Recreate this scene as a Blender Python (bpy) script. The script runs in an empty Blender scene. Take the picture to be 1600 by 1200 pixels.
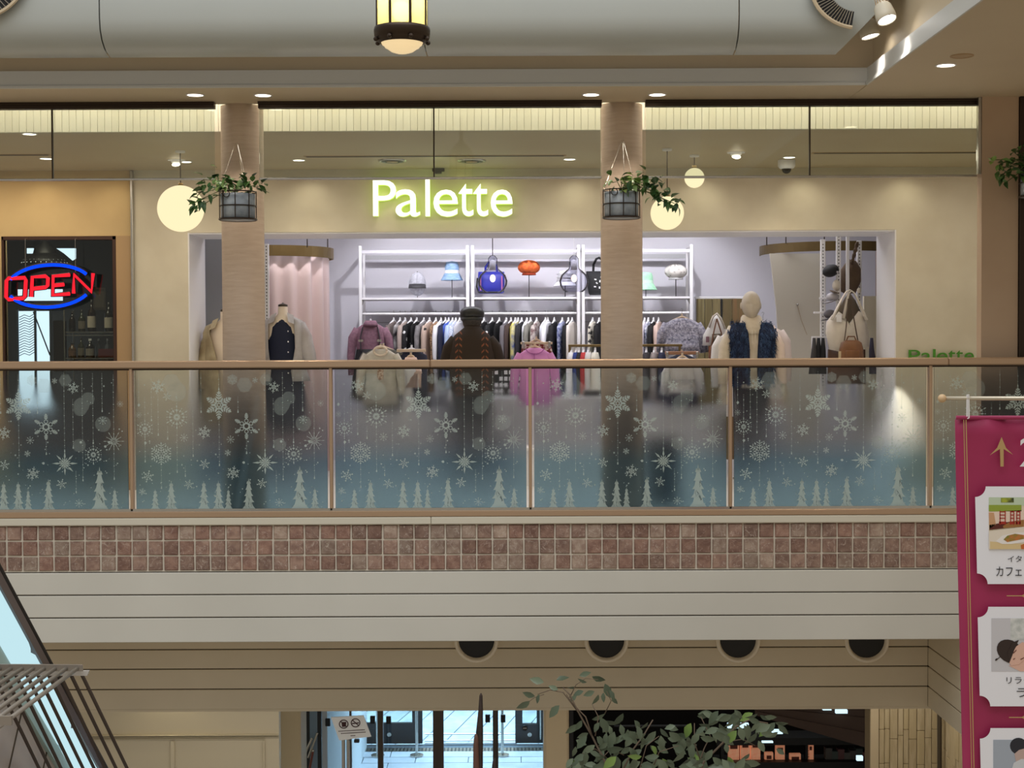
import bpy, math, random
from mathutils import Vector, Matrix, Euler
random.seed(7)
R = math.radians
S = bpy.context.scene
COL = S.collection
# ---------------------------------------------------------------- camera
F = 2270.0
cd = bpy.data.cameras.new('camera'); cam = bpy.data.objects.new('camera', cd); COL.objects.link(cam)
cd.sensor_width = 36; cd.lens = F / 1600 * 36; cd.clip_start = .05; cd.clip_end = 200
CAMZ = 1.3
cam.location = (0, 0, CAMZ)
MR = Matrix.Rotation(R(90 - math.degrees(math.atan(60 / F))), 3, 'X') @ Matrix.Rotation(R(-.24), 3, 'Z')
cam.rotation_euler = MR.to_euler()
S.camera = cam
# ---------------------------------------------------------------- light
W = bpy.data.worlds.new('world'); S.world = W; W.use_nodes = True
_nt = W.node_tree; _tc = _nt.nodes.new('ShaderNodeTexCoord'); _sp = _nt.nodes.new('ShaderNodeSeparateXYZ'); _mr = _nt.nodes.new('ShaderNodeMapRange'); _cr = _nt.nodes.new('ShaderNodeValToRGB')
_mr.inputs['From Min'].default_value = -1
_nt.links.new(_tc.outputs['Generated'], _sp.inputs[0]); _nt.links.new(_sp.outputs['Z'], _mr.inputs['Value']); _nt.links.new(_mr.outputs[0], _cr.inputs[0])
_cr.color_ramp.elements[0].position = .35; _cr.color_ramp.elements[0].color = (.84, .68, .48, 1)   # warm lit halls below
_cr.color_ramp.elements[1].position = .65; _cr.color_ramp.elements[1].color = (1.0, 1.0, .97, 1)  # daylit atrium above
_nt.links.new(_cr.outputs[0], _nt.nodes['Background'].inputs[0])
W.node_tree.nodes['Background'].inputs[1].default_value = .46
S.view_settings.view_transform = 'Standard'; S.view_settings.look = 'None'
S.view_settings.gamma = 1; S.view_settings.use_curve_mapping = False; S.view_settings.exposure = 0.0
S.cycles.use_denoising = True
S.cycles.max_bounces = 10; S.cycles.transparent_max_bounces = 16; S.cycles.transmission_bounces = 8
S.cycles.caustics_reflective = False; S.cycles.caustics_refractive = False
S.cycles.sample_clamp_indirect = 4.0

def area(name, loc, size, energy, col, rot=(0, 0, 0), spread=180):
    l = bpy.data.lights.new(name, 'AREA'); l.shape = 'RECTANGLE'; l.size, l.size_y = size
    l.energy = energy; l.color = col; l.spread = R(spread)
    o = bpy.data.objects.new(name, l); o.location = loc; o.rotation_euler = [R(a) for a in rot]; COL.objects.link(o); return o
def spot(name, loc, target, energy, col, angle=60, blend=.6, rad=.04):
    l = bpy.data.lights.new(name, 'SPOT'); l.energy = energy; l.color = col; l.spot_size = R(angle); l.spot_blend = blend; l.shadow_soft_size = rad
    o = bpy.data.objects.new(name, l); o.location = loc
    o.rotation_euler = (Vector(target) - Vector(loc)).to_track_quat('-Z', 'Y').to_euler(); COL.objects.link(o); return o
WARM = (1, .80, .52); NEUT = (1, .93, .86); COOL = (.95, .94, 1.0)
area('skylight', (0, 2.0, 8.5), (10, 9), 740, (.96, .97, 1.0))
area('cove_light', (0, 10.62, 3.46), (8.4, .12), 42, (1, .95, .84))
area('corridor_light', (0.4, 12.1, 2.86), (8.6, .7), 46, (1, .90, .74))
area('shop_light', (.3, 14.9, 3.0), (6.5, 1.2), 66, COOL)
for _x in (-1.15, -.1, .75, 1.75): spot('shop_spot', (_x, 15.2, 3.0), (_x + .05, 16.5, 1.7), 62, COOL, 78, .7, .015)
area('cafe_inner_fill', (-4.4, 13.7, 2.7), (.8, .3), 16, (1, .85, .65))  # added fill that brightens the bottles behind the cafe window
spot('shop_spot', (-2.0, 13.95, 2.98), (-2.2, 14.6, 1.9), 34, (1, .96, .95), 45, .6, .03)
spot('shop_spot', (2.6, 13.9, 2.98), (2.9, 14.2, 1.4), 24, (1, .96, .95), 55, .7, .03)
area('cafe_light', (-4.6, 12.6, 2.86), (1.6, .3), 10, (1, .84, .62))
area('vestibule_daylight', (-.6, 20.5, -1.6), (6, 3), 1100, (.50, .76, 1.0), (0, 0, 0))
area('ground_hall_fill', (.2, 12.0, -1.46), (7, .6), 26, (1, .91, .78))  # added fill, no fitting: lifts the ground level walls and columns

# ---------------------------------------------------------------- projection: picture point on the plane Y -> world
def P(px, py, Y, z=None):
    d = MR @ Vector(((px - 800) / F, (600 - py) / F, -1))
    return Vector((0, 0, CAMZ)) + d * (Y / d.y)
def X(px, Y, py=540): return P(px, py, Y).x
def Z(py, Y, px=800): return P(px, py, Y).z
def sc(px, Y): return px * Y / F

# ---------------------------------------------------------------- materials
def lin(c):
    o = []
    for v in c:
        v /= 255; o.append(v / 12.92 if v <= .04045 else ((v + .055) / 1.055) ** 2.4)
    return (*o, 1)
MATS = {}
def mat(name, c=(200, 200, 200), rough=.6, metal=0, c2=None, scale=8, stretch=(1, 1, 1), rnd=None, bump=0, emit=None, es=0, alpha=1, spec=.5, sheen=0, trans=0, detail=3, lo=.35, hi=.65, coat=0):
    if name in MATS: return MATS[name]
    m = bpy.data.materials.new(name); m.use_nodes = True; MATS[name] = m
    nt = m.node_tree; N = nt.nodes; L = nt.links; b = N['Principled BSDF']
    b.inputs['Roughness'].default_value = rough; b.inputs['Metallic'].default_value = metal
    b.inputs['Specular IOR Level'].default_value = spec; b.inputs['Alpha'].default_value = alpha
    b.inputs['Coat Weight'].default_value = coat
    if sheen: b.inputs['Sheen Weight'].default_value = sheen
    if trans: b.inputs['Transmission Weight'].default_value = trans
    b.inputs['Base Color'].default_value = lin(c)
    if emit: b.inputs['Emission Color'].default_value = lin(emit); b.inputs['Emission Strength'].default_value = es
    src = None
    if c2 or bump:
        tc = N.new('ShaderNodeTexCoord'); mp = N.new('ShaderNodeMapping'); mp.inputs['Scale'].default_value = stretch
        L.new(tc.outputs['Object'], mp.inputs[0])
        nz = N.new('ShaderNodeTexNoise'); nz.inputs['Scale'].default_value = scale; nz.inputs['Detail'].default_value = detail
        L.new(mp.outputs[0], nz.inputs['Vector'])
    if c2:
        cr = N.new('ShaderNodeValToRGB'); cr.color_ramp.elements[0].position = lo; cr.color_ramp.elements[1].position = hi
        cr.color_ramp.elements[0].color = lin(c); cr.color_ramp.elements[1].color = lin(c2)
        L.new(nz.outputs['Fac'], cr.inputs[0]); src = cr.outputs[0]
    if rnd:
        oi = N.new('ShaderNodeObjectInfo'); mx = N.new('ShaderNodeMix'); mx.data_type = 'RGBA'; mx.blend_type = 'MIX'
        L.new(oi.outputs['Random'], mx.inputs['Factor'])
        if src: L.new(src, mx.inputs['A'])
        else: mx.inputs['A'].default_value = lin(c)
        mx.inputs['B'].default_value = lin(rnd); src = mx.outputs['Result']
    if src: L.new(src, b.inputs['Base Color'])
    if bump:
        bp = N.new('ShaderNodeBump'); bp.inputs['Strength'].default_value = bump; bp.inputs['Distance'].default_value = .02
        L.new(nz.outputs['Fac'], bp.inputs['Height']); L.new(bp.outputs[0], b.inputs['Normal'])
    return m
def emis(name, c, s):
    if name in MATS: return MATS[name]
    m = bpy.data.materials.new(name); m.use_nodes = True; MATS[name] = m; nt = m.node_tree
    nt.nodes.clear(); o = nt.nodes.new('ShaderNodeOutputMaterial'); e = nt.nodes.new('ShaderNodeEmission')
    e.inputs[0].default_value = lin(c); e.inputs[1].default_value = s; nt.links.new(e.outputs[0], o.inputs[0]); return m
def clear_glass(name, tint=(235, 240, 238), refl=1.0, rough=.0, ior=1.5):
    m = bpy.data.materials.new(name); m.use_nodes = True; MATS[name] = m; nt = m.node_tree; N = nt.nodes; L = nt.links
    N.clear(); o = N.new('ShaderNodeOutputMaterial'); t = N.new('ShaderNodeBsdfTransparent'); g = N.new('ShaderNodeBsdfGlossy')
    g.inputs['Roughness'].default_value = rough; t.inputs[0].default_value = lin(tint)
    fr = N.new('ShaderNodeFresnel'); fr.inputs[0].default_value = ior; mx = N.new('ShaderNodeMixShader')
    mt = N.new('ShaderNodeMath'); mt.operation = 'MULTIPLY'; mt.inputs[1].default_value = refl
    L.new(fr.outputs[0], mt.inputs[0]); L.new(mt.outputs[0], mx.inputs[0]); L.new(t.outputs[0], mx.inputs[1]); L.new(g.outputs[0], mx.inputs[2]); L.new(mx.outputs[0], o.inputs[0])
    return m

# ---------------------------------------------------------------- mesh builder
class MB:
    def __init__(s): s.v = []; s.f = []; s.m = []; s.k = 0
    def add(s, vs, fs):
        n = len(s.v); s.v += [Vector(v) for v in vs]; s.f += [tuple(n + i for i in f) for f in fs]; s.m += [s.k] * len(fs); return s
    def box(s, a, b, rot=None, bev=0):
        a = Vector(a); b = Vector(b)
        lo = Vector([min(a[i], b[i]) for i in range(3)]); hi = Vector([max(a[i], b[i]) for i in range(3)])
        if bev:
            e = min(bev, min(hi - lo) * .45); vs = []
            # chamfered box: 24 verts
            for sx in (0, 1):
                for sy in (0, 1):
                    for sz in (0, 1):
                        c = [(lo, hi)[q][i] for i, q in enumerate((sx, sy, sz))]; d = [e * (1 - 2 * q) for q in (sx, sy, sz)]
                        vs += [(c[0], c[1] + d[1], c[2] + d[2]), (c[0] + d[0], c[1], c[2] + d[2]), (c[0] + d[0], c[1] + d[1], c[2])]
            I = lambda x, y, z, k: (x * 4 + y * 2 + z) * 3 + k
            fs = [(I(0,0,0,0), I(0,0,1,0), I(0,1,1,0), I(0,1,0,0)), (I(1,0,0,0), I(1,1,0,0), I(1,1,1,0), I(1,0,1,0)),
                  (I(0,0,0,1), I(1,0,0,1), I(1,0,1,1), I(0,0,1,1)), (I(0,1,0,1), I(0,1,1,1), I(1,1,1,1), I(1,1,0,1)),
                  (I(0,0,0,2), I(0,1,0,2), I(1,1,0,2), I(1,0,0,2)), (I(0,0,1,2), I(1,0,1,2), I(1,1,1,2), I(0,1,1,2))]
            for y in (0, 1):
                for z in (0, 1): fs += [(I(0,y,z,1), I(1,y,z,1), I(1,y,z,2), I(0,y,z,2))]
            for x in (0, 1):
                for z in (0, 1): fs += [(I(x,0,z,0), I(x,1,z,0), I(x,1,z,2), I(x,0,z,2))]
            for x in (0, 1):
                for y in (0, 1): fs += [(I(x,y,0,0), I(x,y,1,0), I(x,y,1,1), I(x,y,0,1))]
            for x in (0, 1):
                for y in (0, 1):
                    for z in (0, 1): fs += [(I(x,y,z,0), I(x,y,z,1), I(x,y,z,2))]
        else:
            vs = [(x, y, z) for x in (lo.x, hi.x) for y in (lo.y, hi.y) for z in (lo.z, hi.z)]
            fs = [(0, 1, 3, 2), (4, 6, 7, 5), (0, 4, 5, 1), (2, 3, 7, 6), (0, 2, 6, 4), (1, 5, 7, 3)]
        if rot is not None:
            c = (lo + hi) / 2; vs = [c + rot @ (Vector(v) - c) for v in vs]
        return s.add(vs, fs)
    def rings(s, rs, cap=True, closed=True):
        n = len(rs[0]); vs = [v for r in rs for v in r]; fs = []
        for i in range(len(rs) - 1):
            for j in range(n if closed else n - 1):
                k = (j + 1) % n; fs.append((i * n + j, i * n + k, (i + 1) * n + k, (i + 1) * n + j))
        if cap and closed: fs += [tuple(reversed(range(n))), tuple((len(rs) - 1) * n + j for j in range(n))]
        return s.add(vs, fs)
    def tube(s, path, r, n=8, cap=True, flat=1.0):
        path = [Vector(p) for p in path]; rr = r if isinstance(r, (list, tuple)) else [r] * len(path); rs = []
        up = None
        for i, p in enumerate(path):
            d = (path[min(i + 1, len(path) - 1)] - path[max(i - 1, 0)])
            d = d.normalized() if d.length > 1e-9 else Vector((0, 0, 1))
            if up is None: up = Vector((0, 0, 1)) if abs(d.z) < .9 else Vector((0, 1, 0))
            u = up - d * up.dot(d)
            if u.length < 1e-4: u = d.orthogonal()
            u.normalize(); w = d.cross(u); up = u
            rs.append([p + (u * math.cos(2 * math.pi * j / n) + w * math.sin(2 * math.pi * j / n) * flat) * rr[i] for j in range(n)])
        return s.rings(rs, cap)
    def lathe(s, prof, c, n=20, cap=False, axis='Z'):
        c = Vector(c); rs = []
        for r, h in prof:
            ring = []
            for j in range(n):
                a = 2 * math.pi * j / n
                v = Vector((math.cos(a) * r, math.sin(a) * r, h))
                if axis == 'Y': v = Vector((v.x, v.z, v.y))
                ring.append(c + v)
            rs.append(ring)
        return s.rings(rs, cap)
    def loft(s, secs, n=16, yaw=0, wob=0, freq=5, cap=True, org=None):
        # secs: (z, cx, cy, rx, ry)
        rs = []; M = Matrix.Rotation(yaw, 3, 'Z'); o = Vector(org) if org is not None else Vector((0, 0, 0))
        for i, (z, cx, cy, rx, ry) in enumerate(secs):
            ring = []
            for j in range(n):
                a = 2 * math.pi * j / n; w = 1 + wob * math.sin(freq * a + i * .5) * i / max(1, len(secs) - 1)
                ring.append(o + M @ Vector((cx + rx * w * math.cos(a), cy + ry * w * math.sin(a), z)))
            rs.append(ring)
        return s.rings(rs, cap)
    def sph(s, c, r, n=16, m=10, sx=1, sy=1, sz=1, fn=None, rot=None):
        c = Vector(c); rs = []
        for i in range(1, m):
            t = math.pi * i / m; rs.append([])
            for j in range(n):
                a = 2 * math.pi * j / n
                v = Vector((math.sin(t) * math.cos(a) * sx, math.sin(t) * math.sin(a) * sy, math.cos(t) * sz)) * r
                rs[-1].append(v)
        top = Vector((0, 0, sz * r)); bot = Vector((0, 0, -sz * r)); allv = [v for q in rs for v in q] + [top, bot]
        if fn: allv = [fn(v) for v in allv]
        if rot is not None: allv = [rot @ v for v in allv]
        allv = [c + v for v in allv]; fs = []
        for i in range(m - 2):
            for j in range(n): k = (j + 1) % n; fs.append((i * n + j, (i + 1) * n + j, (i + 1) * n + k, i * n + k))
        T = len(allv) - 2; B = T + 1
        for j in range(n): k = (j + 1) % n; fs += [(T, j, k), (B, (m - 2) * n + k, (m - 2) * n + j)]
        return s.add(allv, fs)
    def poly(s, pts): return s.add(pts, [tuple(range(len(pts)))])
    def slab(s, pts, d):
        n = len(pts); d = Vector(d); a = [Vector(p) for p in pts]
        fs = [tuple(range(n)), tuple(reversed(range(n, 2 * n)))] + [(i, n + i, n + (i + 1) % n, (i + 1) % n) for i in range(n)]
        return s.add(a + [p + d for p in a], fs)
    def mesh(s, name, mats, org, smooth):
        me = bpy.data.meshes.new(name); me.from_pydata([v - org for v in s.v], [], s.f); me.update()
        for m_ in (mats if isinstance(mats, (list, tuple)) else [mats]): me.materials.append(m_)
        if max(s.m, default=0) > 0: me.polygons.foreach_set('material_index', s.m)
        if smooth: me.polygons.foreach_set('use_smooth', [True] * len(s.f))
        return me
    def build(s, name, mats, parent=None, smooth=False, org=None):
        if org is None:
            if parent is not None: org = wloc(parent)
            else:
                xs = [v.x for v in s.v]; ys = [v.y for v in s.v]; zs = [v.z for v in s.v]
                org = Vector(((min(xs) + max(xs)) / 2, (min(ys) + max(ys)) / 2, min(zs)))
        o = bpy.data.objects.new(name, s.mesh(name, mats, Vector(org), smooth)); COL.objects.link(o)
        if parent is not None: o.parent = parent; o.location = Vector(org) - wloc(parent)
        else: o.location = org
        return o
def wloc(o):
    l = Vector((0, 0, 0))
    while o is not None: l += o.location; o = o.parent
    return l
def tag(o, label=None, cat=None, group=None, kind=None):
    if label: o['label'] = label
    if cat: o['category'] = cat
    if group: o['group'] = group
    if kind: o['kind'] = kind
    return o
def thing(name, label, cat, loc, group=None):
    o = bpy.data.objects.new(name, None); o.empty_display_size = .1; COL.objects.link(o); o.location = loc
    return tag(o, label, cat, group)
def struct(name, mb, m, label=None, smooth=False):
    return tag(mb.build(name, m, smooth=smooth), label, kind='structure')
def inst(name, me, parent, loc=(0, 0, 0), rot=(0, 0, 0), scl=(1, 1, 1)):
    o = bpy.data.objects.new(name, me); COL.objects.link(o); o.parent = parent; o.location = loc; o.rotation_euler = rot; o.scale = scl; return o
def text_mesh(txt, size, extrude=0):
    c = bpy.data.curves.new('t', 'FONT'); c.body = txt; c.size = size; c.extrude = extrude; c.resolution_u = 4
    o = bpy.data.objects.new('t', c); COL.objects.link(o)
    dg = bpy.context.evaluated_depsgraph_get(); dg.update()
    me = bpy.data.meshes.new_from_object(o.evaluated_get(dg)); bpy.data.objects.remove(o); bpy.data.curves.remove(c)
    return me
def text_fit(mb, txt, x0, x1, z0, z1, y, depth=0.0, bold=0):
    """lettering that stands in the XZ plane at y, fitted into a box"""
    me = text_mesh(txt, 1.0, .5 if depth else 0)
    vs = [v.co.copy() for v in me.vertices]
    ax = [v.x for v in vs]; ay = [v.y for v in vs]; w = max(ax) - min(ax); h = max(ay) - min(ay)
    out = [Vector((x0 + (v.x - min(ax)) / w * (x1 - x0), y - (v.z + .5) * depth, z0 + (v.y - min(ay)) / h * (z1 - z0))) for v in vs]
    mb.add(out, [tuple(p.vertices) for p in me.polygons]); bpy.data.meshes.remove(me)
    return w, h
# ================================================================ MATERIALS IN USE
M_cream = mat('cream_wall', (216, 208, 188), .7, c2=(208, 199, 178), scale=3, bump=.02)
M_cafe = mat('cafe_wall', (206, 180, 132), .7, c2=(199, 172, 126), scale=3)
M_trim = mat('tan_trim', (176, 146, 108), .5)
M_fascia = mat('fascia_paint', (214, 211, 200), .55, c2=(208, 205, 194), scale=1.2)
M_under = mat('underside_paint', (216, 202, 176), .6, c2=(210, 196, 170), scale=1.5)
M_groove = mat('dark_groove', (70, 60, 45), .9)
M_soffit = mat('soffit_paint', (205, 188, 158), .6, c2=(200, 182, 152), scale=1)
M_vault = mat('vault_paint', (184, 189, 185), .28, c2=(180, 185, 181), scale=1)
M_grey = mat('cornice_paint', (205, 205, 200), .5)
M_lav = mat('shop_wall', (206, 204, 212), .7)
M_white = mat('white_paint', (236, 235, 238), .45)
M_floor = mat('pale_floor', (232, 230, 228), .35, c2=(224, 222, 220), scale=2)
M_dark = mat('dark_bronze', (58, 46, 36), .4, .6)
M_black = mat('black_paint', (16, 15, 15), .5)
M_steel = mat('brushed_steel', (190, 186, 178), .25, .9)
M_rail = mat('bronze_rail', (186, 158, 130), .38, .55)
M_brass = mat('aged_brass', (132, 112, 74), .42, .75, c2=(122, 102, 66), scale=4)
M_grout = mat('grout', (214, 206, 190), .9)
M_pillar = mat('pillar_plaster', (190, 170, 150), .62, c2=(182, 161, 141), scale=3.2, stretch=(2, 2, 14), bump=.12, detail=6)
M_glass = clear_glass('clear_glass', (238, 242, 238), .9)
# ================================================================ UPPER STRUCTURE
YG, YS, YB = 10.3, 13.2, 16.6          # smoke glass, shop front, back wall of the shop
ZC, ZS = 2.90, 3.024                   # corridor ceiling, front soffit
YE = 9.71
XR = X(1355, YE, 130)
# front soffit (L shape: along the front and along the right)
m = MB(); m.box((-6, YE + .004, ZS), (XR, YG + .05, ZS + .06)); m.box((XR + .004, -2, ZS), (7, YG + .05, ZS + .06)); struct('ceiling', m, M_soffit)
# cornice: light upright band, shadow step and bead, both runs
zc1 = Z(108, YE)
m = MB(); m.box((-6, YE, ZS + .004), (XR + .03, YE + .05, zc1)); m.box((XR, -2, ZS + .004), (XR + .05, YE + .03, zc1)); struct('trim_1', m, M_grey)
m = MB(); m.box((-6, YE - .012, ZS - .004), (XR - .012, YE, ZS + .018), bev=.004); m.box((XR - .012, -2, ZS - .004), (XR, YE - .013, ZS + .018)); struct('trim_2', m, M_grey)
m = MB(); m.box((-6, YE + .05, zc1 - .02), (XR + .2, YE + .2, 4.4)); m.box((XR + .05, 2, zc1 - .02), (XR + .2, YE + .2, 4.4)); struct('wall_coffer', m, M_soffit)
m = MB(); m.box((-6, 9.0, 4.4), (XR + .2, YE + .2, 4.5)); struct('ceiling.001', m, M_soffit)
# suspended belly ceiling
prof = [(9.16, 1.815), (9.10, 1.822), (9.02, 1.845), (8.955, 1.885), (8.915, 1.935), (8.895, 2.0), (8.885, 2.1), (8.885, 2.4), (8.885, 2.9)]
xr0 = X(1305, 9.16, 88); xr1 = X(1395, 8.885, 0)
def xend(h): return xr0 + (xr1 - xr0) * (h - 1.815) / .30
cuts = [-5.2, X(172, 9.16, 90), X(668, 9.16, 90), X(1146, 9.16, 88), None]
xs_top = [-5.2, X(155, 8.885, 0), X(658, 8.885, 0), X(1155, 8.885, 0), None]
belly = thing('suspended_ceiling_panel', 'large pale grey curved ceiling shell over the atrium with thin joints', 'ceiling panel', (0, 9, 3.1))
for k in range(4):
    m = MB(); rows = []
    for (y, h) in prof:
        t = min(1, (h - 1.815) / .285); t = t ** .5
        a = cuts[k] + (xs_top[k] - cuts[k]) * t + (.004 if k else 0)
        b_ = xend(h) if cuts[k + 1] is None else cuts[k + 1] + (xs_top[k + 1] - cuts[k + 1]) * t - .004
        rows.append([Vector((a + (b_ - a) * q / 12, y, CAMZ + h)) for q in range(13)])
    back = [[v + Vector((0, .03 if i else .0, .03)) for v in r] for i, r in enumerate(rows)]
    vs = [v for r in rows for v in r]; n = 13
    m.add(vs, [(i * n + j, i * n + j + 1, (i + 1) * n + j + 1, (i + 1) * n + j) for i in range(len(rows) - 1) for j in range(12)])
    vb = [v for r in back for v in r]
    m.add(vb, [(i * n + j, (i + 1) * n + j, (i + 1) * n + j + 1, i * n + j + 1) for i in range(len(rows) - 1) for j in range(12)])
    o = m.build('shell_panel', M_vault, belly, smooth=True)
m = MB(); m.box((-5, 9.2, 4.0), (xr0, 9.26, 4.1)); m.build('hanger_bar', M_dark, belly)
m = MB(); N_ = 8
m.add([Vector((xend(h) - .002, y, CAMZ + h)) for y, h in prof] + [Vector((xend(h) - .002, 9.16, CAMZ + h)) for y, h in prof],
      [(i, i + 1, 9 + i + 1, 9 + i) for i in range(8)])
m.build('end_panel', M_vault, belly)
# air grilles on the shell
def grille(px0, px1, py1, cx, cy, rad, label, ang0, ang1):
    g = thing('air_grille', label, 'vent', P(cx, cy, 8.8))
    m = MB(); pts = []
    for i in range(19):
        a = R(ang0 + (ang1 - ang0) * i / 18); pts.append((cx + rad * math.cos(a), cy - rad * math.sin(a) * .9))
    inner = [(cx + (x - cx) * .62, cy + (y - cy) * .62) for x, y in pts]
    y = 8.86
    vs = [P(a, b, y) for a, b in pts] + [P(a, b, y) for a, b in inner]
    n = len(pts); d = Vector((0, -.02, 0))
    m.add(vs + [v + d for v in vs], [(i, i + 1, n + i + 1, n + i) for i in range(n - 1)] + [(2 * n + i, 3 * n + i, 3 * n + i + 1, 2 * n + i + 1) for i in range(n - 1)])
    m.build('dark_opening', M_black, g)
    m = MB(); m.tube([v + d * 1.6 for v in vs[:n]], .012, 6); m.build('rim', M_soffit, g)
    for i in range(1, 18):
        m = MB(); m.tube([vs[i] + d * 1.5, vs[n + i] + d * 1.5], .0035, 5); m.build('slat', M_steel, g)
grille(0, 0, 0, 1340, -22, 75, 'round slatted air grille in the curved ceiling near the spotlights', 185, 262)
grille(0, 0, 0, -44, -50, 92, 'round slatted air grille at the top left corner', -75, 10)

# pillars
def pillar(x0, x1, label):
    cx = (X(x0, 10.5, 300) + X(x1, 10.5, 300)) / 2; r = sc((x1 - x0) / 2, 10.35)
    m = MB(); m.lathe([(r, 0), (r, .02), (r, 1.5), (r, ZS)], (cx, 10.5, 0), 40)
    o = m.build('pillar', M_pillar, smooth=True); o['kind'] = 'structure'; tag(o, label); return cx, r
pc1, pr = pillar(346, 412.5, 'round plastered pillar left of the shop sign')
pc2, _ = pillar(938, 1004, 'round plastered pillar right of the shop sign')
# right pilaster and dark shutter frame
xp0, xp1 = X(1533, YG - .1), X(1590, YG - .1)
m = MB(); m.box((xp0, YG - .1, 0), (xp1, YG + .0, ZS)); struct('wall_right', m, mat('pilaster', (190, 166, 140), .6, c2=(184, 158, 132), scale=2, bump=.03))
m = MB(); m.box((xp1 + .004, YG - .12, 0), (xp1 + .05, YG + .1, ZS), bev=.006); m.box((xp1 + .075, YG - .12, 0), (xp1 + .1, YG + .1, ZS)); struct('trim_3', m, M_dark)
m = MB(); m.box((xp1 + .1, YG, 0), (6.5, YG + .12, ZS)); struct('wall_right.001', m, M_cream)
# smoke glass screens between the pillars
zt, zb = Z(168, YG), Z(277, YG)
def screen(x0, x1, joint, label):
    g = thing('glass_smoke_screen', label, 'glass screen', ((x0 + x1) / 2, YG, zb))
    m = MB(); m.box((x0, YG - .03, zt), (x1, YG + .03, ZS - .001)); m.box((x0, YG - .045, ZS - .02), (x1, YG - .03, ZS - .001)); m.build('head_frame', M_dark, g)
    xs = [x0] + ([joint] if joint else []) + [x1]
    for a, b in zip(xs, xs[1:]):
        m = MB(); m.box((a + .003, YG - .004, zb), (b - .003, YG + .004, zt)); m.build('glass_pane', M_glass, g)
    m = MB(); m.box((x0, YG - .012, zb - .012), (x1, YG + .012, zb + .004), bev=.003); m.build('bottom_rail', M_steel, g)
    if joint: m = MB(); m.box((joint - .005, YG - .01, zb), (joint + .005, YG + .01, zt)); m.build('joint_strip', M_dark, g)
screen(X(-60, YG), pc1 - pr - .003, X(82, YG, 220), 'hanging glass smoke screen above the café wall at left')
screen(pc1 + pr + .003, pc2 - pr - .003, X(678, YG, 220), 'hanging glass smoke screen between the two round pillars')
screen(pc2 + pr + .003, xp0 - .004, X(1265, YG, 220), 'hanging glass smoke screen at right of both pillars')
m = MB(); m.box((xp0 - .022, YG - .09, zb), (xp0 - .002, YG - .05, ZS - .002)); m.build('edge_channel', M_steel); tag(COL.objects[-1], 'steel edge channel of the glass against the right pilaster', 'channel')

# cove with upright planks
Y1 = 10.86
m = MB(); m.box((-6, Y1 + .012, ZC), (6, Y1 + .06, 3.75)); m.box((-6, YG + .05, 3.7), (6, Y1, 3.75)); m.box((-6, YG + .06, ZS), (6, YG + .08, 3.75))
cove = struct('wall_cove', m, mat('cove_back', (196, 186, 160), .8))
M_plank = mat('cove_plank', (238, 233, 218), .6, rnd=(231, 225, 208))
pw = sc(11.05, Y1); x = X(-8, Y1, 190); mm = MB(); mm.box((-pw / 2 + .001, -.012, 0), (pw / 2 - .001, .012, .8), bev=.0015)
pm = mm.mesh('plank', M_plank, Vector((0, 0, 0)), False); co = wloc(cove)
while x < X(1545, Y1):
    inst('plank', pm, cove, Vector((x, Y1, ZC)) - co); x += pw
m = MB(); m.box((-6, YG + .10, 3.5), (6, YG + .16, 3.53)); o = m.build('cove_strip_light', emis('cove_led', (255, 242, 218), 5)); tag(o, 'long warm light strip tucked above the glass screens', 'light')
# corridor ceiling
m = MB(); m.box((-6, Y1 + .06, ZC), (6, 13.35, ZC + .06)); struct('ceiling.002', m, mat('corridor_ceiling', (196, 180, 150), .55, c2=(190, 172, 142), scale=1))
# floors
m = MB(); m.box((-6, 10.13, -.35), (6.5, 17, 0)); struct('floor', m, M_floor)
# shop front wall with opening ; café wall
YF = YS + .66
ox0, ox1, oz = X(295, YS), X(1400, YS), Z(361.5, YS)
xj = X(211, YS)
m = MB(); m.box((xj, YS, 0), (ox0, YF, 3.0)); m.box((ox1, YS, 0), (xp1 + 2.4, YF, 3.0)); m.box((ox0, YS, oz), (ox1, YF, 3.0)); struct('wall_front', m, M_cream)
# white reveals
m = MB(); m.box((ox0, YS + .002, 0), (ox0 + .012, YF + .01, oz)); m.box((ox1 - .012, YS + .002, 0), (ox1, YF + .01, oz)); m.box((ox0, YS + .01, oz - .012), (ox1, YF, oz)); struct('trim_4', m, M_white)
# steel strip between shops
m = MB(); m.box((X(206.5, YS), YS - .03, 0), (xj, YS + .02, ZC), bev=.006); o = m.build('upright_channel', M_steel); tag(o, 'tall steel channel between the café wall and the cream shop wall', 'channel')
# café wall with window
wx0, wx1, wz1, wz0 = X(4, YS), X(183, YS), Z(366, YS), .04
m = MB(); m.box((-6, YS + .01, wz1), (xj - .02, YS + .15, ZC)); m.box((-6, YS + .01, 0), (wx0, YS + .15, wz1)); m.box((wx0, YS + .01, 0), (wx1, YS + .15, wz0)); struct('wall_left', m, M_cafe)
m = MB(); m.box((wx1, YS - .004, 0), (xj - .02, YS + .15, wz1)); struct('trim_5', m, M_trim)
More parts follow.
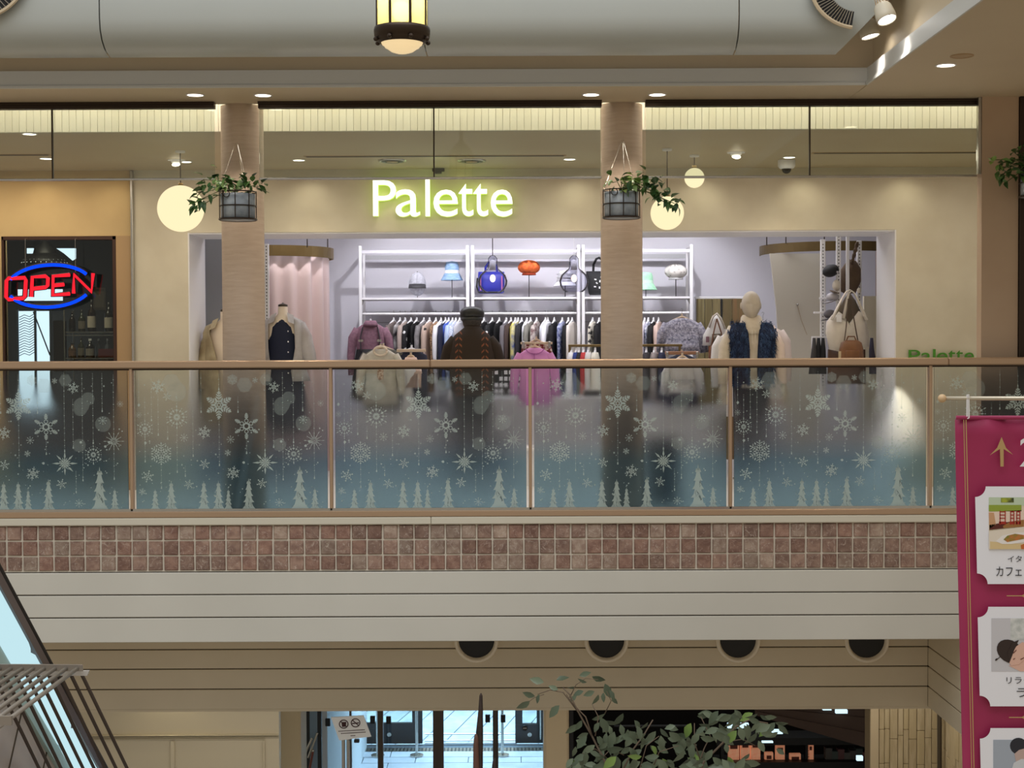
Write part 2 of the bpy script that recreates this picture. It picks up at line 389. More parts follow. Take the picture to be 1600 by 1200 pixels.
# café interior
m = MB(); m.box((-6, YB + .3, 0), (-3.5, YB + .4, 3)); m.box((-6, YS + .15, 2.95), (-3.5, YB + .3, 3.0)); m.box((-3.56, YS + .15, 0), (-3.5, YB + .3, 3)); m.box((-6.05, YS, 0), (-6, YB + .3, 3)); struct('wall_cafe', m, mat('cafe_inside', (52, 50, 46), .8))
win = thing('window_1', None, None, ((wx0 + wx1) / 2, YS, wz0)); win['kind'] = 'structure'
m = MB(); f = .035
for a in ((wx0, wz0, wx0 + f * .6, wz1), (wx1 - f, wz0, wx1, wz1), (wx0, wz1 - f, wx1, wz1), (wx0, wz0, wx1, wz0 + f)): m.box((a[0], YS, a[1]), (a[2], YS + .06, a[3]), bev=.004)
m.build('window_frame', mat('window_wood', (62, 36, 24), .5), win)
m = MB(); m.box((wx0 + f * .5, YS + .028, wz0 + f), (wx1 - f, YS + .034, wz1 - f)); m.build('window_pane', clear_glass('cafe_glass', (215, 222, 220), .8), win)
# shop interior shell
m = MB(); m.box((-3.49, YB, 0), (5.6, YB + .1, 3.1)); struct('wall_back', m, M_lav)
m = MB(); m.box((-3.49, YF, 0), (-3.45, YB, 3.1)); m.box((5.5, YF, 0), (5.6, YB, 3.1)); struct('wall_side', m, M_lav)
m = MB(); m.box((-3.49, YF, 3.04), (5.6, YB, 3.1)); struct('ceiling.003', m, M_white)
# beige partition seen through the right of the opening
m = MB(); m.box((X(1350, 14.6), 14.6, 0), (X(1420, 14.6), 14.66, Z(465, 14.6))); struct('wall_partition', m, M_cream)
m = MB(); m.box((X(1088, 16.4), 16.5, Z(468, 16.4)), (X(1172, 16.4), 16.56, Z(464, 16.4)), bev=.004); struct('trim_6', m, M_white)
# light panels low on the shop front: grey reveal board beyond left reveal
m = MB(); m.box((X(322, 14.2), 14.2, 0), (X(352, 14.2), 14.26, 2.42)); struct('wall_partition.001', m, mat('grey_board', (160, 164, 176), .6))

# ================================================================ SLAB EDGE
Y0 = 10.0
zt0, zt1 = Z(818, Y0), Z(890, Y0)
edge = struct('wall_slab', MB().box((-6, Y0 - .002, zt1 - .004), (6.5, Y0 + .12, zt0 + .004)), M_grout)
pt = sc(24.55, Y0); ph = (zt0 - zt1) / 3
tv = []
for k in range(6):
    mm = MB(); j = lambda: random.uniform(-.0022, .0022)
    hw, hh = pt / 2 - .0052, ph / 2 - .0052; e = .006
    o4 = [(-hw + j(), 0, -hh + j()), (hw + j(), 0, -hh + j()), (hw + j(), 0, hh + j()), (-hw + j(), 0, hh + j())]
    i4 = [(-hw + e, -.012, -hh + e), (hw - e, -.012, -hh + e), (hw - e, -.012, hh - e), (-hw + e, -.012, hh - e)]
    mm.add(o4 + i4, [(4, 5, 6, 7)] + [(a, (a + 1) % 4, 4 + (a + 1) % 4, 4 + a) for a in range(4)])
    tv.append(mm)
def tile_mat(name, c1, c2, cv):
    m = mat(name, c1, .55, c2=c2, scale=22, detail=5, bump=.35)
    nt = m.node_tree; N = nt.nodes; L = nt.links; b = N['Principled BSDF']
    oi = N.new('ShaderNodeObjectInfo'); tc = N.new('ShaderNodeTexCoord'); ad = N.new('ShaderNodeVectorMath'); ad.operation = 'ADD'
    mu = N.new('ShaderNodeVectorMath'); mu.operation = 'SCALE'; mu.inputs[3].default_value = 3.7
    L.new(oi.outputs['Location'], mu.inputs[0]); L.new(tc.outputs['Object'], ad.inputs[0]); L.new(mu.outputs[0], ad.inputs[1])
    for n in N:
        if n.bl_idname == 'ShaderNodeMapping': L.new(ad.outputs[0], n.inputs[0])
    v = N.new('ShaderNodeTexNoise'); v.inputs['Scale'].default_value = 14; v.inputs['Detail'].default_value = 3; v.inputs['Distortion'].default_value = 1.5; L.new(ad.outputs[0], v.inputs['Vector'])
    cr = N.new('ShaderNodeValToRGB'); cr.color_ramp.elements[0].position = .485; cr.color_ramp.elements[0].color = (0, 0, 0, 1); cr.color_ramp.elements[1].position = .5; cr.color_ramp.elements[1].color = (.55, .55, .55, 1)
    e2 = cr.color_ramp.elements.new(.515); e2.color = (0, 0, 0, 1); L.new(v.outputs['Fac'], cr.inputs[0])
    src = b.inputs['Base Color'].links[0].from_socket
    hs = N.new('ShaderNodeHueSaturation'); mr = N.new('ShaderNodeMapRange'); mr.inputs['To Min'].default_value = .78; mr.inputs['To Max'].default_value = 1.2
    L.new(oi.outputs['Random'], mr.inputs['Value']); L.new(mr.outputs[0], hs.inputs['Value']); L.new(src, hs.inputs['Color'])
    mx = N.new('ShaderNodeMix'); mx.data_type = 'RGBA'; L.new(cr.outputs[0], mx.inputs['Factor']); L.new(hs.outputs[0], mx.inputs['A']); mx.inputs['B'].default_value = lin(cv); L.new(mx.outputs['Result'], b.inputs['Base Color'])
    return m
TM = [tile_mat('tile_brown', (158, 130, 114), (130, 102, 90), (215, 200, 186)), tile_mat('tile_red', (152, 120, 104), (124, 92, 80), (200, 178, 164)), tile_mat('tile_grey', (168, 148, 132), (142, 118, 104), (215, 205, 192))]
tm = [[q.mesh('tile', t, Vector((0, 0, 0)), False) for q in tv] for t in TM]
eo = wloc(edge); x = X(11 - 24.55, Y0, 855) - pt / 2
while x < X(1860, Y0):
    for r in range(3):
        inst('tile', random.choice(tm[random.choices((0, 1, 2), (5, 3, 2))[0]]), edge, Vector((x, Y0 - .002, zt0 - ph * (r + .5))) - eo)
    x += pt
# ledge above tiles
zl = Z(806.5, Y0)
M_stone = mat('ledge_stone', (214, 208, 190), .5)
for a, b_ in ((-6, X(672, Y0)), (X(672, Y0) + .002, 6.5)):
    struct('trim_7', MB().box((a, Y0 - .03, zt0), (b_, Y0 + .2, zl), bev=.005), M_stone)
# fascia boards
zf0, zf1 = Z(892, Y0), Z(1000.5, Y0)
fas = struct('wall_fascia', MB().box((-6, Y0 - .005, zf1 + .003), (6.5, Y0 + .18, zf0)), M_groove)
zz = [zf0, Z(926.5, Y0), Z(962, Y0), zf1]
for i in range(3):
    o = MB().box((-6, Y0 - .025, zz[i + 1] + (.004 if i < 2 else 0)), (6.5, Y0, zz[i] - (.004 if i else 0)), bev=.004).build('board', M_fascia, fas)
MB().box((-6, Y0 - .02, zf1), (6.5, Y0 + .9, zf1 + .05)).build('underside', M_under, fas)
# recessed band below
Y2 = 10.9
xc = X(1450, Y2, 1040)
rec = struct('wall_recess', MB().box((-6, Y2 + .02, Z(1106, Y2)), (xc + .3, Y2 + .1, zf1 + .05)), M_groove)
zz = [zf1 + .04, Z(1013, Y2), Z(1043.5, Y2), Z(1075, Y2), Z(1107, Y2)]
for i in range(4):
    MB().box((-6, Y2, zz[i + 1] + .004), (xc, Y2 + .02, zz[i] - .004), bev=.003).build('board', M_under, rec)
    MB().box((xc, 8.6, zz[i + 1] + .004), (xc + .02, Y2, zz[i] - .004), bev=.003).build('board', M_under, rec)
MB().box((xc + .02, 8.6, zz[4]), (xc + .1, Y2, zz[0])).build('backing', M_groove, rec)
MB().box((-6, Y2 + .02, Z(1107, Y2) - .02), (xc + .1, 15.5, Z(1107, Y2))).build('soffit_board', M_under, rec)
for px, lab in ((744.5, 'leftmost'), (947.5, 'second from left'), (1153, 'third from left'), (1354, 'rightmost')):
    c = P(px, 1000, Y2); c.y = Y2 - .02
    g = thing('round_air_nozzle', f'round white-rimmed dark air nozzle under the balcony, {lab}', 'vent', c, 'air nozzles under the balcony')
    r = sc(35, Y2)
    m = MB(); m.lathe([(r * .80, .02), (r * .86, -.018), (r * .95, -.025), (r, .0), (r, .025)], c, 36, axis='Y'); m.build('rim', mat('nozzle_rim', (244, 232, 210), .4), g, smooth=True)
    m = MB(); m.lathe([(r * .85, .02), (r * .6, .018), (.001, .017)], c, 36, axis='Y'); m.build('opening', M_black, g)

# ================================================================ RAILING
railing = thing('glass_balcony_railing', 'long bronze-topped balcony railing with frosted glass panels printed with snowflakes', 'railing', (0, Y0, zl))
posts = [X(p, Y0, 690) for p in (-107, 206, 517.5, 828.5, 1141, 1453, 1766)]
ztop, zhb = P(800, 561.5, Y0).z, P(800, 573.5, Y0).z
for a, b_ in ((-5, X(672, Y0)), (X(672, Y0) + .001, posts[5] + .12), (posts[5] + .121, 5)):
    MB().box((a, Y0 - .035, zhb), (b_, Y0 + .035, ztop), bev=.008).build('handrail', M_rail, railing)
MB().box((-5, Y0 - .012, zhb - .012), (5, Y0 + .012, zhb)).build('top_channel', M_dark, railing)
zbr = P(800, 796.5, Y0).z
MB().box((-5, Y0 - .03, zl + .002), (5, Y0 + .03, zbr), bev=.006).build('bottom_rail', M_rail, railing)
MB().box((-5, Y0 - .02, zbr), (5, Y0 - .012, zbr + .018)).build('glazing_bead', M_steel, railing)
for p in posts:
    MB().box((p - .011, Y0 - .02, zbr), (p + .011, Y0 + .03, zhb), bev=.004).build('post', M_rail, railing)
def frost():
    m = bpy.data.materials.new('frosted_film_glass'); m.use_nodes = True; nt = m.node_tree; N = nt.nodes; L = nt.links; N.clear()
    out = N.new('ShaderNodeOutputMaterial'); tc = N.new('ShaderNodeTexCoord'); sp = N.new('ShaderNodeSeparateXYZ'); L.new(tc.outputs['Generated'], sp.inputs[0])
    def ramp(pts):
        r = N.new('ShaderNodeValToRGB'); e = r.color_ramp.elements
        e[0].position = pts[0][0]; e[0].color = pts[0][1]; e[1].position = pts[-1][0]; e[1].color = pts[-1][1]
        for p, c in pts[1:-1]: q = e.new(p); q.color = c
        L.new(sp.outputs['Z'], r.inputs[0]); return r.outputs[0]
    g = lambda v: (v, v, v, 1)
    rough = ramp([(0, g(.24)), (.45, g(.22)), (.62, g(.17)), (.78, g(.09)), (.9, g(.04)), (1, g(.0))])
    dif = ramp([(0, g(.36)), (.35, g(.34)), (.5, g(.28)), (.7, g(.20)), (.85, g(.14)), (1, g(.05))])
    tint = ramp([(0, lin((150, 188, 208))), (.34, lin((154, 190, 208))), (.5, lin((196, 202, 208))), (1, lin((228, 232, 230)))])
    dcol = ramp([(0, lin((104, 146, 166))), (.34, lin((106, 142, 160))), (.5, lin((138, 142, 146))), (1, lin((140, 142, 140)))])
    rf = N.new('ShaderNodeBsdfRefraction'); rf.inputs['IOR'].default_value = 1.9; L.new(rough, rf.inputs['Roughness']); L.new(tint, rf.inputs['Color'])
    df = N.new('ShaderNodeBsdfDiffuse'); L.new(dcol, df.inputs['Color'])
    tl = N.new('ShaderNodeBsdfTranslucent'); L.new(dcol, tl.inputs['Color'])
    m1 = N.new('ShaderNodeMixShader'); m1.inputs[0].default_value = .5; L.new(df.outputs[0], m1.inputs[1]); L.new(tl.outputs[0], m1.inputs[2])
    m2 = N.new('ShaderNodeMixShader'); L.new(dif, m2.inputs[0]); L.new(rf.outputs[0], m2.inputs[1]); L.new(m1.outputs[0], m2.inputs[2])
    gl = N.new('ShaderNodeBsdfGlossy'); gl.inputs['Roughness'].default_value = .04
    fr = N.new('ShaderNodeFresnel'); fr.inputs[0].default_value = 1.4
    m3 = N.new('ShaderNodeMixShader'); L.new(fr.outputs[0], m3.inputs[0]); L.new(m2.outputs[0], m3.inputs[1]); L.new(gl.outputs[0], m3.inputs[2]); L.new(m3.outputs[0], out.inputs[0])
    return m
M_frost = frost()
M_plain = bpy.data.materials.new('plain_glass_side'); M_plain.use_nodes = True; _n = M_plain.node_tree.nodes; _n.clear()
_r = _n.new('ShaderNodeBsdfRefraction'); _r.inputs['IOR'].default_value = 1.9; _r.inputs['Roughness'].default_value = 0; _o = _n.new('ShaderNodeOutputMaterial'); M_plain.node_tree.links.new(_r.outputs[0], _o.inputs[0])
def decal_mat():
    m = bpy.data.materials.new('frosted_print'); m.use_nodes = True; nt = m.node_tree; N = nt.nodes; L = nt.links; N.clear()
    out = N.new('ShaderNodeOutputMaterial'); d = N.new('ShaderNodeBsdfDiffuse'); d.inputs[0].default_value = lin((196, 210, 202))
    t = N.new('ShaderNodeBsdfTransparent'); mx = N.new('ShaderNodeMixShader'); mx.inputs[0].default_value = .62
    L.new(t.outputs[0], mx.inputs[1]); L.new(d.outputs[0], mx.inputs[2]); L.new(mx.outputs[0], out.inputs[0]); return m
M_dec = decal_mat()
M_bok = decal_mat()
M_bok.name = 'pale_bokeh_print'; M_bok.node_tree.nodes['Mix Shader'].inputs[0].default_value = .16
# snowflake outlines in unit radius
def kite(m, a, r0, r1, w, mid=.5):
    ca, sa = math.cos(a), math.sin(a); rm = r0 + (r1 - r0) * mid
    pts = [(r0, 0), (rm, w), (r1, 0), (rm, -w)]
    m.poly([(x * ca - y * sa, 0, x * sa + y * ca) for x, y in reversed(pts)])
def bar(m, a, r0, r1, w, off=(0, 0)):
    ca, sa = math.cos(a), math.sin(a)
    m.poly([(off[0] + x * ca - y * sa, 0, off[1] + x * sa + y * ca) for x, y in ((r0, -w), (r1, -w), (r1, w), (r0, w))])
def dot(m, x, z, r, n=8): m.poly([(x + r * math.cos(2 * math.pi * i / n), 0, z + r * math.sin(2 * math.pi * i / n)) for i in range(n)])
def ring(m, x, z, r0, r1, n=18):
    vs = [(x + r * math.cos(2 * math.pi * i / n), 0, z + r * math.sin(2 * math.pi * i / n)) for r in (r0, r1) for i in range(n)]
    m.add(vs, [(i, (i + 1) % n, n + (i + 1) % n, n + i) for i in range(n)])
def leafat(m, x, z, a, l, w):
    ca, sa = math.cos(a), math.sin(a)
    m.poly([(x + u * ca - v * sa, 0, z + u * sa + v * ca) for u, v in ((0, 0), (l * .35, w), (l * .75, w * .8), (l, 0), (l * .75, -w * .8), (l * .35, -w))])
def flake(kind):
    m = MB()
    if kind == 'A':
        ring(m, 0, 0, .09, .15)
        for i in range(6):
            a = R(90 + 60 * i); ca, sa = math.cos(a), math.sin(a)
            bar(m, a, .15, .9, .025)
            for rr, l, w in ((.2, .2, .05), (.42, .3, .055), (.60, .28, .05), (.78, .2, .045)):
                for s_ in (-1, 1): leafat(m, ca * rr, sa * rr, a + s_ * R(48), l, w)
            leafat(m, ca * .82, sa * .82, a, .2, .07)
            leafat(m, math.cos(a + R(30)) * .2, math.sin(a + R(30)) * .2, a + R(30), .4, .08)
    elif kind == 'B':
        ring(m, 0, 0, .16, .26)
        for i in range(6):
            a = R(90 + 60 * i); ca, sa = math.cos(a), math.sin(a)
            ring(m, ca * .4, sa * .4, .11, .16, 12); bar(m, a, .5, 1, .03)
            for rr, l in ((.56, .24), (.7, .22), (.84, .14)):
                for s_ in (-1, 1): leafat(m, ca * rr, sa * rr, a + s_ * R(38), l, .035)
    elif kind == 'C':
        for i in range(8):
            a = R(45 * i); kite(m, a, .0, .46, .07); kite(m, a, .34 if i % 2 else .3, 1.0 if i % 4 == 0 else .92, .075, .4)
            kite(m, a + R(22.5), .2, .5, .04)
    elif kind == 'D':
        for i in range(12):
            a = R(30 * i); ca, sa = math.cos(a), math.sin(a)
            kite(m, a, .06, .36, .05); kite(m, a, .42, .74, .09 if i % 2 else .07); dot(m, ca * .84, sa * .84, .05)
            if i % 2: kite(m, a, .8, 1.05, .06)
            b = a + R(15); dot(m, math.cos(b) * .62, math.sin(b) * .62, .04); dot(m, math.cos(b) * .86, math.sin(b) * .86, .028)
    elif kind == 'E':
        for i in range(6):
            a = R(90 + 60 * i); ca, sa = math.cos(a), math.sin(a); bar(m, a, .08, .8, .025); kite(m, a, .78, 1, .07)
            for rr in (.25, .45, .65):
                for s_ in (-1, 1): kitel = (rr * .45); leafat(m, ca * rr, sa * rr, a + s_ * R(60), kitel + .06, .035)
            b = a + R(30); kite(m, b, .3, .55, .06); kite(m, b, .62, .9, .07)
    elif kind == 'G':
        for i in range(12):
            a = R(30 * i); kite(m, a, .1, .32, .035); bar(m, a, .34, .68, .018)
            ca, sa = math.cos(a), math.sin(a); kite(m, a, .68, 1.05 if i % 2 == 0 else .85, .04); dot(m, ca * .45, sa * .45, .045)
        ring(m, 0, 0, .3, .34)
    elif kind == 'S':
        for i in range(6):
            a = R(20 + 60 * i); ca, sa = math.cos(a), math.sin(a); bar(m, a, .05, .95, .045)
            for s_ in (-1, 1): leafat(m, ca * .5, sa * .5, a + s_ * R(50), .34, .06); leafat(m, ca * .22, sa * .22, a + s_ * R(50), .22, .05)
    elif kind == 'T':
        for i in range(6):
            a = R(15 + 60 * i); ca, sa = math.cos(a), math.sin(a); bar(m, a, .1, .75, .05); dot(m, ca * .85, sa * .85, .13)
            for s_ in (-1, 1): leafat(m, ca * .4, sa * .4, a + s_ * R(55), .28, .05)
    else:
        for i in range(8):
            a = R(45 * i); ca, sa = math.cos(a), math.sin(a); bar(m, a, .05, .8, .04); dot(m, ca * .85, sa * .85, .12)
    return m.mesh('snowflake', M_dec, Vector((0, 0, 0)), False)
FK = {k: flake(k) for k in 'ABCDEGSTU'}
def tree_mesh(seed):
    rnd = random.Random(seed); m = MB(); pts = [(0, 1)]; n = 5; right = []
    for i in range(n):
        t0 = (i + 1) / n; z = 1 - t0
        w = .5 * (.18 + .82 * t0); right += [(w * .62, z + .10), (w, z + .015 if i < n - 1 else 0)]
        if i < n - 1: right.append((w * .55, z + .02))
    zig = [(0, 1), (.05, .86)] + right
    full = zig + [(-x, z) for x, z in reversed(zig[1:])]
    # fan pieces as strips between right and left outline
    for (a, b) in zip(zig[1:], zig[2:]): m.poly([(-a[0], 0, a[1]), (-b[0], 0, b[1]), (b[0], 0, b[1]), (a[0], 0, a[1])])
    m.poly([(0, 0, 1), (-.05, 0, .86), (.05, 0, .86)])
    m.k = 1
    for _ in range(9):
        z = rnd.uniform(.04, .6); x = rnd.uniform(-.3, .3) * (1 - z); bar(m, R(rnd.uniform(20, 160)), 0, .08, .009, (x, z)); bar(m, R(rnd.uniform(200, 340)), 0, .06, .008, (x + .05, z))
    for i, v in enumerate(m.v):
        pass
    k = [f for f, mi in zip(m.f, m.m) if mi == 1]
    for f in k:
        for i in f: m.v[i].y = -.001
    return m.mesh('fir_tree_print', [M_dec, mat('print_gap', (70, 84, 84), .8)], Vector((0, 0, 0)), False)
TR = [tree_mesh(i) for i in range(2)]
FL = [('A', 657, 340, 105), ('D', 340, 430, 88), ('D', 100, 520, 66), ('E', 220, 705, 88), ('B', 862, 500, 100), ('C', 1000, 775, 97), ('D', 1215, 710, 70), ('G', 1370, 610, 77),
      ('S', 200, 200, 58), ('S', 545, 545, 55), ('T', 545, 785, 40), ('S', 760, 850, 55), ('T', 118, 875, 48), ('T', 425, 937, 38), ('T', 973, 930, 40), ('U', 1103, 1075, 32), ('S', 75, 990, 30),
      ('U', 393, 585, 32), ('S', 720, 700, 28), ('U', 742, 600, 30), ('U', 1288, 455, 32), ('S', 1070, 208, 48), ('U', 55, 412, 22), ('S', 930, 155, 25), ('T', 268, 275, 32), ('E', 760, 150, 42), ('U', 1420, 330, 24)]
TL = [(172, 970, 36), (293, 908, 48), (538, 908, 46), (648, 908, 46), (722, 970, 32), (875, 890, 50), (1260, 800, 66), (1372, 965, 36)]
BL = [(55, 110, 350), (100, 280, 770), (150, 110, 460), (200, 260, 570), (340, 250, 850), (460, 350, 730), (523, 100, 400), (657, 110, 230), (657, 450, 800), (220, 790, 970), (862, 610, 710), (1000, 100, 690),
      (1065, 295, 665), (1135, 100, 910), (1215, 100, 630), (1285, 100, 390), (1370, 110, 900), (1083, 835, 1000), (270, 505, 600), (800, 280, 400), (400, 800, 880)]
def bead(u, v0, v1):
    m = MB(); z = 0; h = (v1 - v0) / 4.8 / 227; i = 0
    while z < h - .022:
        r = (.0022, .0022, .0022, .0042, .0022, .0022, .0032)[i % 7]
        if i % 7 == 6: m.poly([(0, 0, -z + r * 1.6), (-r, 0, -z), (0, 0, -z - r * 1.6), (r, 0, -z)])
        else: dot(m, 0, -z, r, 6)
        z += .0095 + r; i += 1
    m.poly([(0, 0, -h + .024), (-.0048, 0, -h + .006), (-.003, 0, -h), (.003, 0, -h), (.0048, 0, -h + .006)])
    return m.mesh('bead_string_print', M_dec, Vector((0, 0, 0)), False)
BM = [bead(*b) for b in BL]
rd = random.Random(3); md = MB()
for _ in range(150):
    u = rd.uniform(40, 1450); v = rd.choice([rd.uniform(110, 1100), rd.uniform(600, 1110)])
    x = u / 4.8 / 227; z = CAMZ - (560 + v / 4.8 - 540) / 227; r = rd.choice((.002, .003, .003, .005, .009 if v < 800 else .004))
    if rd.random() < .35:
        r = max(r, .006); md.poly([(x + (r if i % 2 == 0 else r * .35) * math.cos(R(i * 36 + 90)), 0, z + (r if i % 2 == 0 else r * .35) * math.sin(R(i * 36 + 90))) for i in range(10)])
    else: dot(md, x, z, r)
dots = md.mesh('star_and_dot_print', M_dec, Vector((0, 0, 0)), False)
mb_ = MB()
for u, v, r, n in ((300, 170, 70, 6), (340, 240, 75, 12), (1130, 340, 60, 14), (1180, 290, 50, 12), (1120, 370, 50, 14), (1290, 480, 60, 14), (850, 190, 60, 6), (1010, 150, 50, 6), (1110, 640, 50, 14)):
    dot(mb_, u / 4.8 / 227, CAMZ - (560 + v / 4.8 - 540) / 227, r / 4.8 / 227, n)
bok = mb_.mesh('soft_circle_print', M_bok, Vector((0, 0, 0)), False)
gm = None
for k in range(6):
    a, b_ = posts[k] + .027, posts[k + 1] - .027
    m = MB(); m.box((a, Y0, zbr + .004), (b_, Y0 + .01, zhb - .014)); m.m = [0 if all(abs(m.v[i].y - Y0) < 1e-5 for i in f_) else 1 for f_ in m.f]; pn = m.build('glass_panel', [M_frost, M_plain], railing)
    base = Vector((posts[k], Y0 - .0025, 0)); o = wloc(pn)
    def put(nm, me, u, v, s=1, dy=0, sx=None):
        w = Vector((posts[k] + u / 4.8 / 227, Y0 - .0025 - dy, CAMZ - (560 + v / 4.8 - 540) / 227))
        if not (a + .0 < w.x < b_) or w.x < -3.75 or (w.x > 3.2 and False): return
        q = inst(nm, me, pn, w - o, (0, 0, 0), (sx or s, 1, s)); return q
    for kd, u, v, r in FL: put('snowflake', FK[kd], u, v, r / 4.8 / 227, .0004)
    for i, (u, v, hw) in enumerate(TL): put('fir_tree_print', TR[i % 2], u, 1122, (1122 - v) / 4.8 / 227, .0008, sx=2 * hw / 4.8 / 227)
    for i, (u, v0, v1) in enumerate(BL): put('bead_string_print', BM[i], u, v0)
    q = inst('star_and_dot_print', dots, pn, base - o); q['kind'] = 'stuff'
    q = inst('soft_circle_print', bok, pn, base - o + Vector((0, .0006, 0))); q['kind'] = 'stuff'
# ================================================================ LIGHTS AND FITTINGS ON THE CEILINGS
E_dl = emis('downlight_glow', (255, 240, 215), 9)
def downlight(px, py, zc, label, r=.055, on=True, group='recessed downlights'):
    d = MR @ Vector(((px - 800) / F, (600 - py) / F, -1)); t = (zc - CAMZ) / d.z; c = d * t + Vector((0, 0, CAMZ))
    c.z = zc
    g = thing('recessed_downlight', label, 'downlight', c)
    m = MB(); m.lathe([(r * 1.15, 0), (r * 1.15, -.006), (r, -.006), (r * .96, -.001)], c, 24); m.build('trim_ring', M_white if on else M_trim, g, smooth=True)
    m = MB(); m.lathe([(r * .96, -.003), (.001, -.003)], c, 24); m.build('lamp_disc', E_dl if on else M_trim, g)
    return c
for px, py, lab in ((305, 148, 'lit round downlight in the front soffit just left of the left pillar'), (411, 148.5, 'lit round downlight in the front soffit just right of the left pillar'),
                    (923.5, 147.5, 'lit round downlight in the front soffit just left of the right pillar'), (1027, 147.5, 'lit round downlight in the front soffit just right of the right pillar')):
    c = downlight(px, py, ZS, lab); spot('soffit_spot', c - Vector((0, 0, .02)), (c.x + (.25 if px in (305, 923.5) else -.25), c.y + .35, 1.2), 17, (1, .88, .74), 62, .5)
c = downlight(1478, 101.5, ZS, 'lit round downlight in the right soffit beyond the spotlights'); spot('soffit_spot', c - Vector((0, 0, .02)), (c.x, c.y + .3, 0), 24, (1, .86, .68), 80, .8)
downlight(1503, 87, ZS, 'unlit beige speaker disc in the right soffit above the downlight', .06, on=False)
for px, py, lab, e in ((46, 209, 'small lit downlight in the corridor ceiling at far left, upper of two', 0), (72, 247.5, 'lit downlight in the corridor ceiling above the café wall', 8), (467, 250, 'lit downlight in the corridor ceiling left of the shop sign', 14),
                    (890, 248.5, 'lit downlight in the corridor ceiling right of the shop sign', 14), (1233, 245.5, 'lit downlight in the corridor ceiling behind the security camera', 14), (290, 252.5, 'lit downlight in the corridor ceiling above the big globe lamp', 8)):
    c = downlight(px, py, ZC, lab, .05)
    if e: spot('corridor_spot', c - Vector((0, 0, .02)), (c.x, YS, 1.6), e, (1, .86, .62), 70, .9)
# wall washing lamps close to the shop front
for px in (480, 620, 760, 900, 1100, 1260, 1420):
    x = X(px, 13.0, 300); spot('wall_washer', (x, 12.93, 2.86), (x, YS + .05, 2.2), 2.4, (1, .92, .66), 110, 1, .03)
for px in (60, 170):
    x = X(px, 13.0, 300); spot('wall_washer', (x, 12.93, 2.86), (x, YS + .05, 2.2), 1.6, (1, .84, .56), 110, 1, .03)
# one adjustable lamp throws a pool of light on the wall beside the opening
spot('accent_spot', (3.1, 11.6, 2.84), (X(1402, YS), YS, Z(652, YS)), 2200, (1, .97, .92), 7, .3, .02)
def ceil_pt(px, py, zc):
    d = MR @ Vector(((px - 800) / F, (600 - py) / F, -1)); c = d * ((zc - CAMZ) / d.z); return Vector((c.x, c.y, zc))
def eyeball(px, py, label):
    c = ceil_pt(px, py, ZC); g = thing('eyeball_spotlight', label, 'spotlight', c)
    rot = Matrix.Rotation(R(35), 3, 'X')
    m = MB(); m.lathe([(.075, 0), (.075, -.006), (.055, -.006)], c, 20); m.build('trim_ring', M_white, g)
    m = MB(); m.sph(c, .052, 16, 10, sz=.8); m.build('eyeball', M_white, g, smooth=True)
    m = MB(); m.add([c + Vector((0, -.025, -.03)) + rot @ Vector((.036 * math.cos(2 * math.pi * i / 16), .036 * math.sin(2 * math.pi * i / 16), -.012)) for i in range(16)], [tuple(range(16))]); m.build('lamp_disc', E_dl, g)
eyeball(276, 250, 'white adjustable spotlight in the corridor ceiling above the big globe lamp')
eyeball(1150, 238, 'white adjustable spotlight in the corridor ceiling right of the right pillar')
# slot diffusers
def slot(x0, x1, y, label):
    a, b = ceil_pt(x0, y, ZC), ceil_pt(x1, y, ZC)
    g = thing('slot_diffuser', label, 'vent', (a + b) / 2)
    MB().box((a.x, a.y - .035, ZC - .004), (b.x, a.y + .035, ZC)).build('frame', M_trim, g)
    MB().box((a.x + .02, a.y - .02, ZC - .006), (b.x - .02, a.y - .004, ZC - .002)).build('slot', M_black, g)
    MB().box((a.x + .02, a.y + .004, ZC - .006), (b.x - .02, a.y + .02, ZC - .002)).build('slot', M_black, g)
slot(475, 884, 244.5, 'long dark linear air slot in the corridor ceiling above the shop sign')
slot(1268, 1526, 239, 'long dark linear air slot in the corridor ceiling at far right')
slot(-40, 80, 242, 'dark linear air slot in the corridor ceiling above the café')
for px, lab in ((613, 'left'), (737, 'right')):
    c = ceil_pt(px, 250.5, ZC); g = thing('round_ceiling_diffuser', f'round metal ceiling diffuser, the {lab} one of two above the shop sign', 'vent', c)
    MB().lathe([(.125, 0), (.12, -.012), (.10, -.012)], c, 24).build('outer_ring', M_steel, g, smooth=True)
    MB().lathe([(.10, -.004), (.09, -.016), (.06, -.016)], c, 24).build('middle_ring', M_dark, g, smooth=True)
    MB().lathe([(.06, -.004), (.05, -.016), (.001, -.016)], c, 24).build('centre_disc', M_trim, g, smooth=True)
c = ceil_pt(685, 263, ZC); g = thing('exit_sign_box', 'small dark box hanging from the corridor ceiling above the shop sign', 'sensor', c)
MB().box(c + Vector((-.055, -.02, -.03)), c + Vector((.055, .02, 0)), bev=.004).build('housing', M_dark, g); MB().box(c + Vector((-.03, -.03, -.05)), c + Vector((.03, .0, -.03)), bev=.004).build('sensor_head', M_dark, g)
# dome camera
c = ceil_pt(1229, 250.5, ZC); g = thing('dome_camera', 'white dome security camera on the corridor ceiling right of the pillars', 'security camera', c)
MB().lathe([(.075, 0), (.075, -.05), (.06, -.07), (.045, -.075)], c, 24).build('housing', M_white, g, smooth=True)
MB().sph(c + Vector((0, 0, -.075)), .042, 18, 10).build('dome', mat('dome_plastic', (20, 16, 14), .12), g, smooth=True)
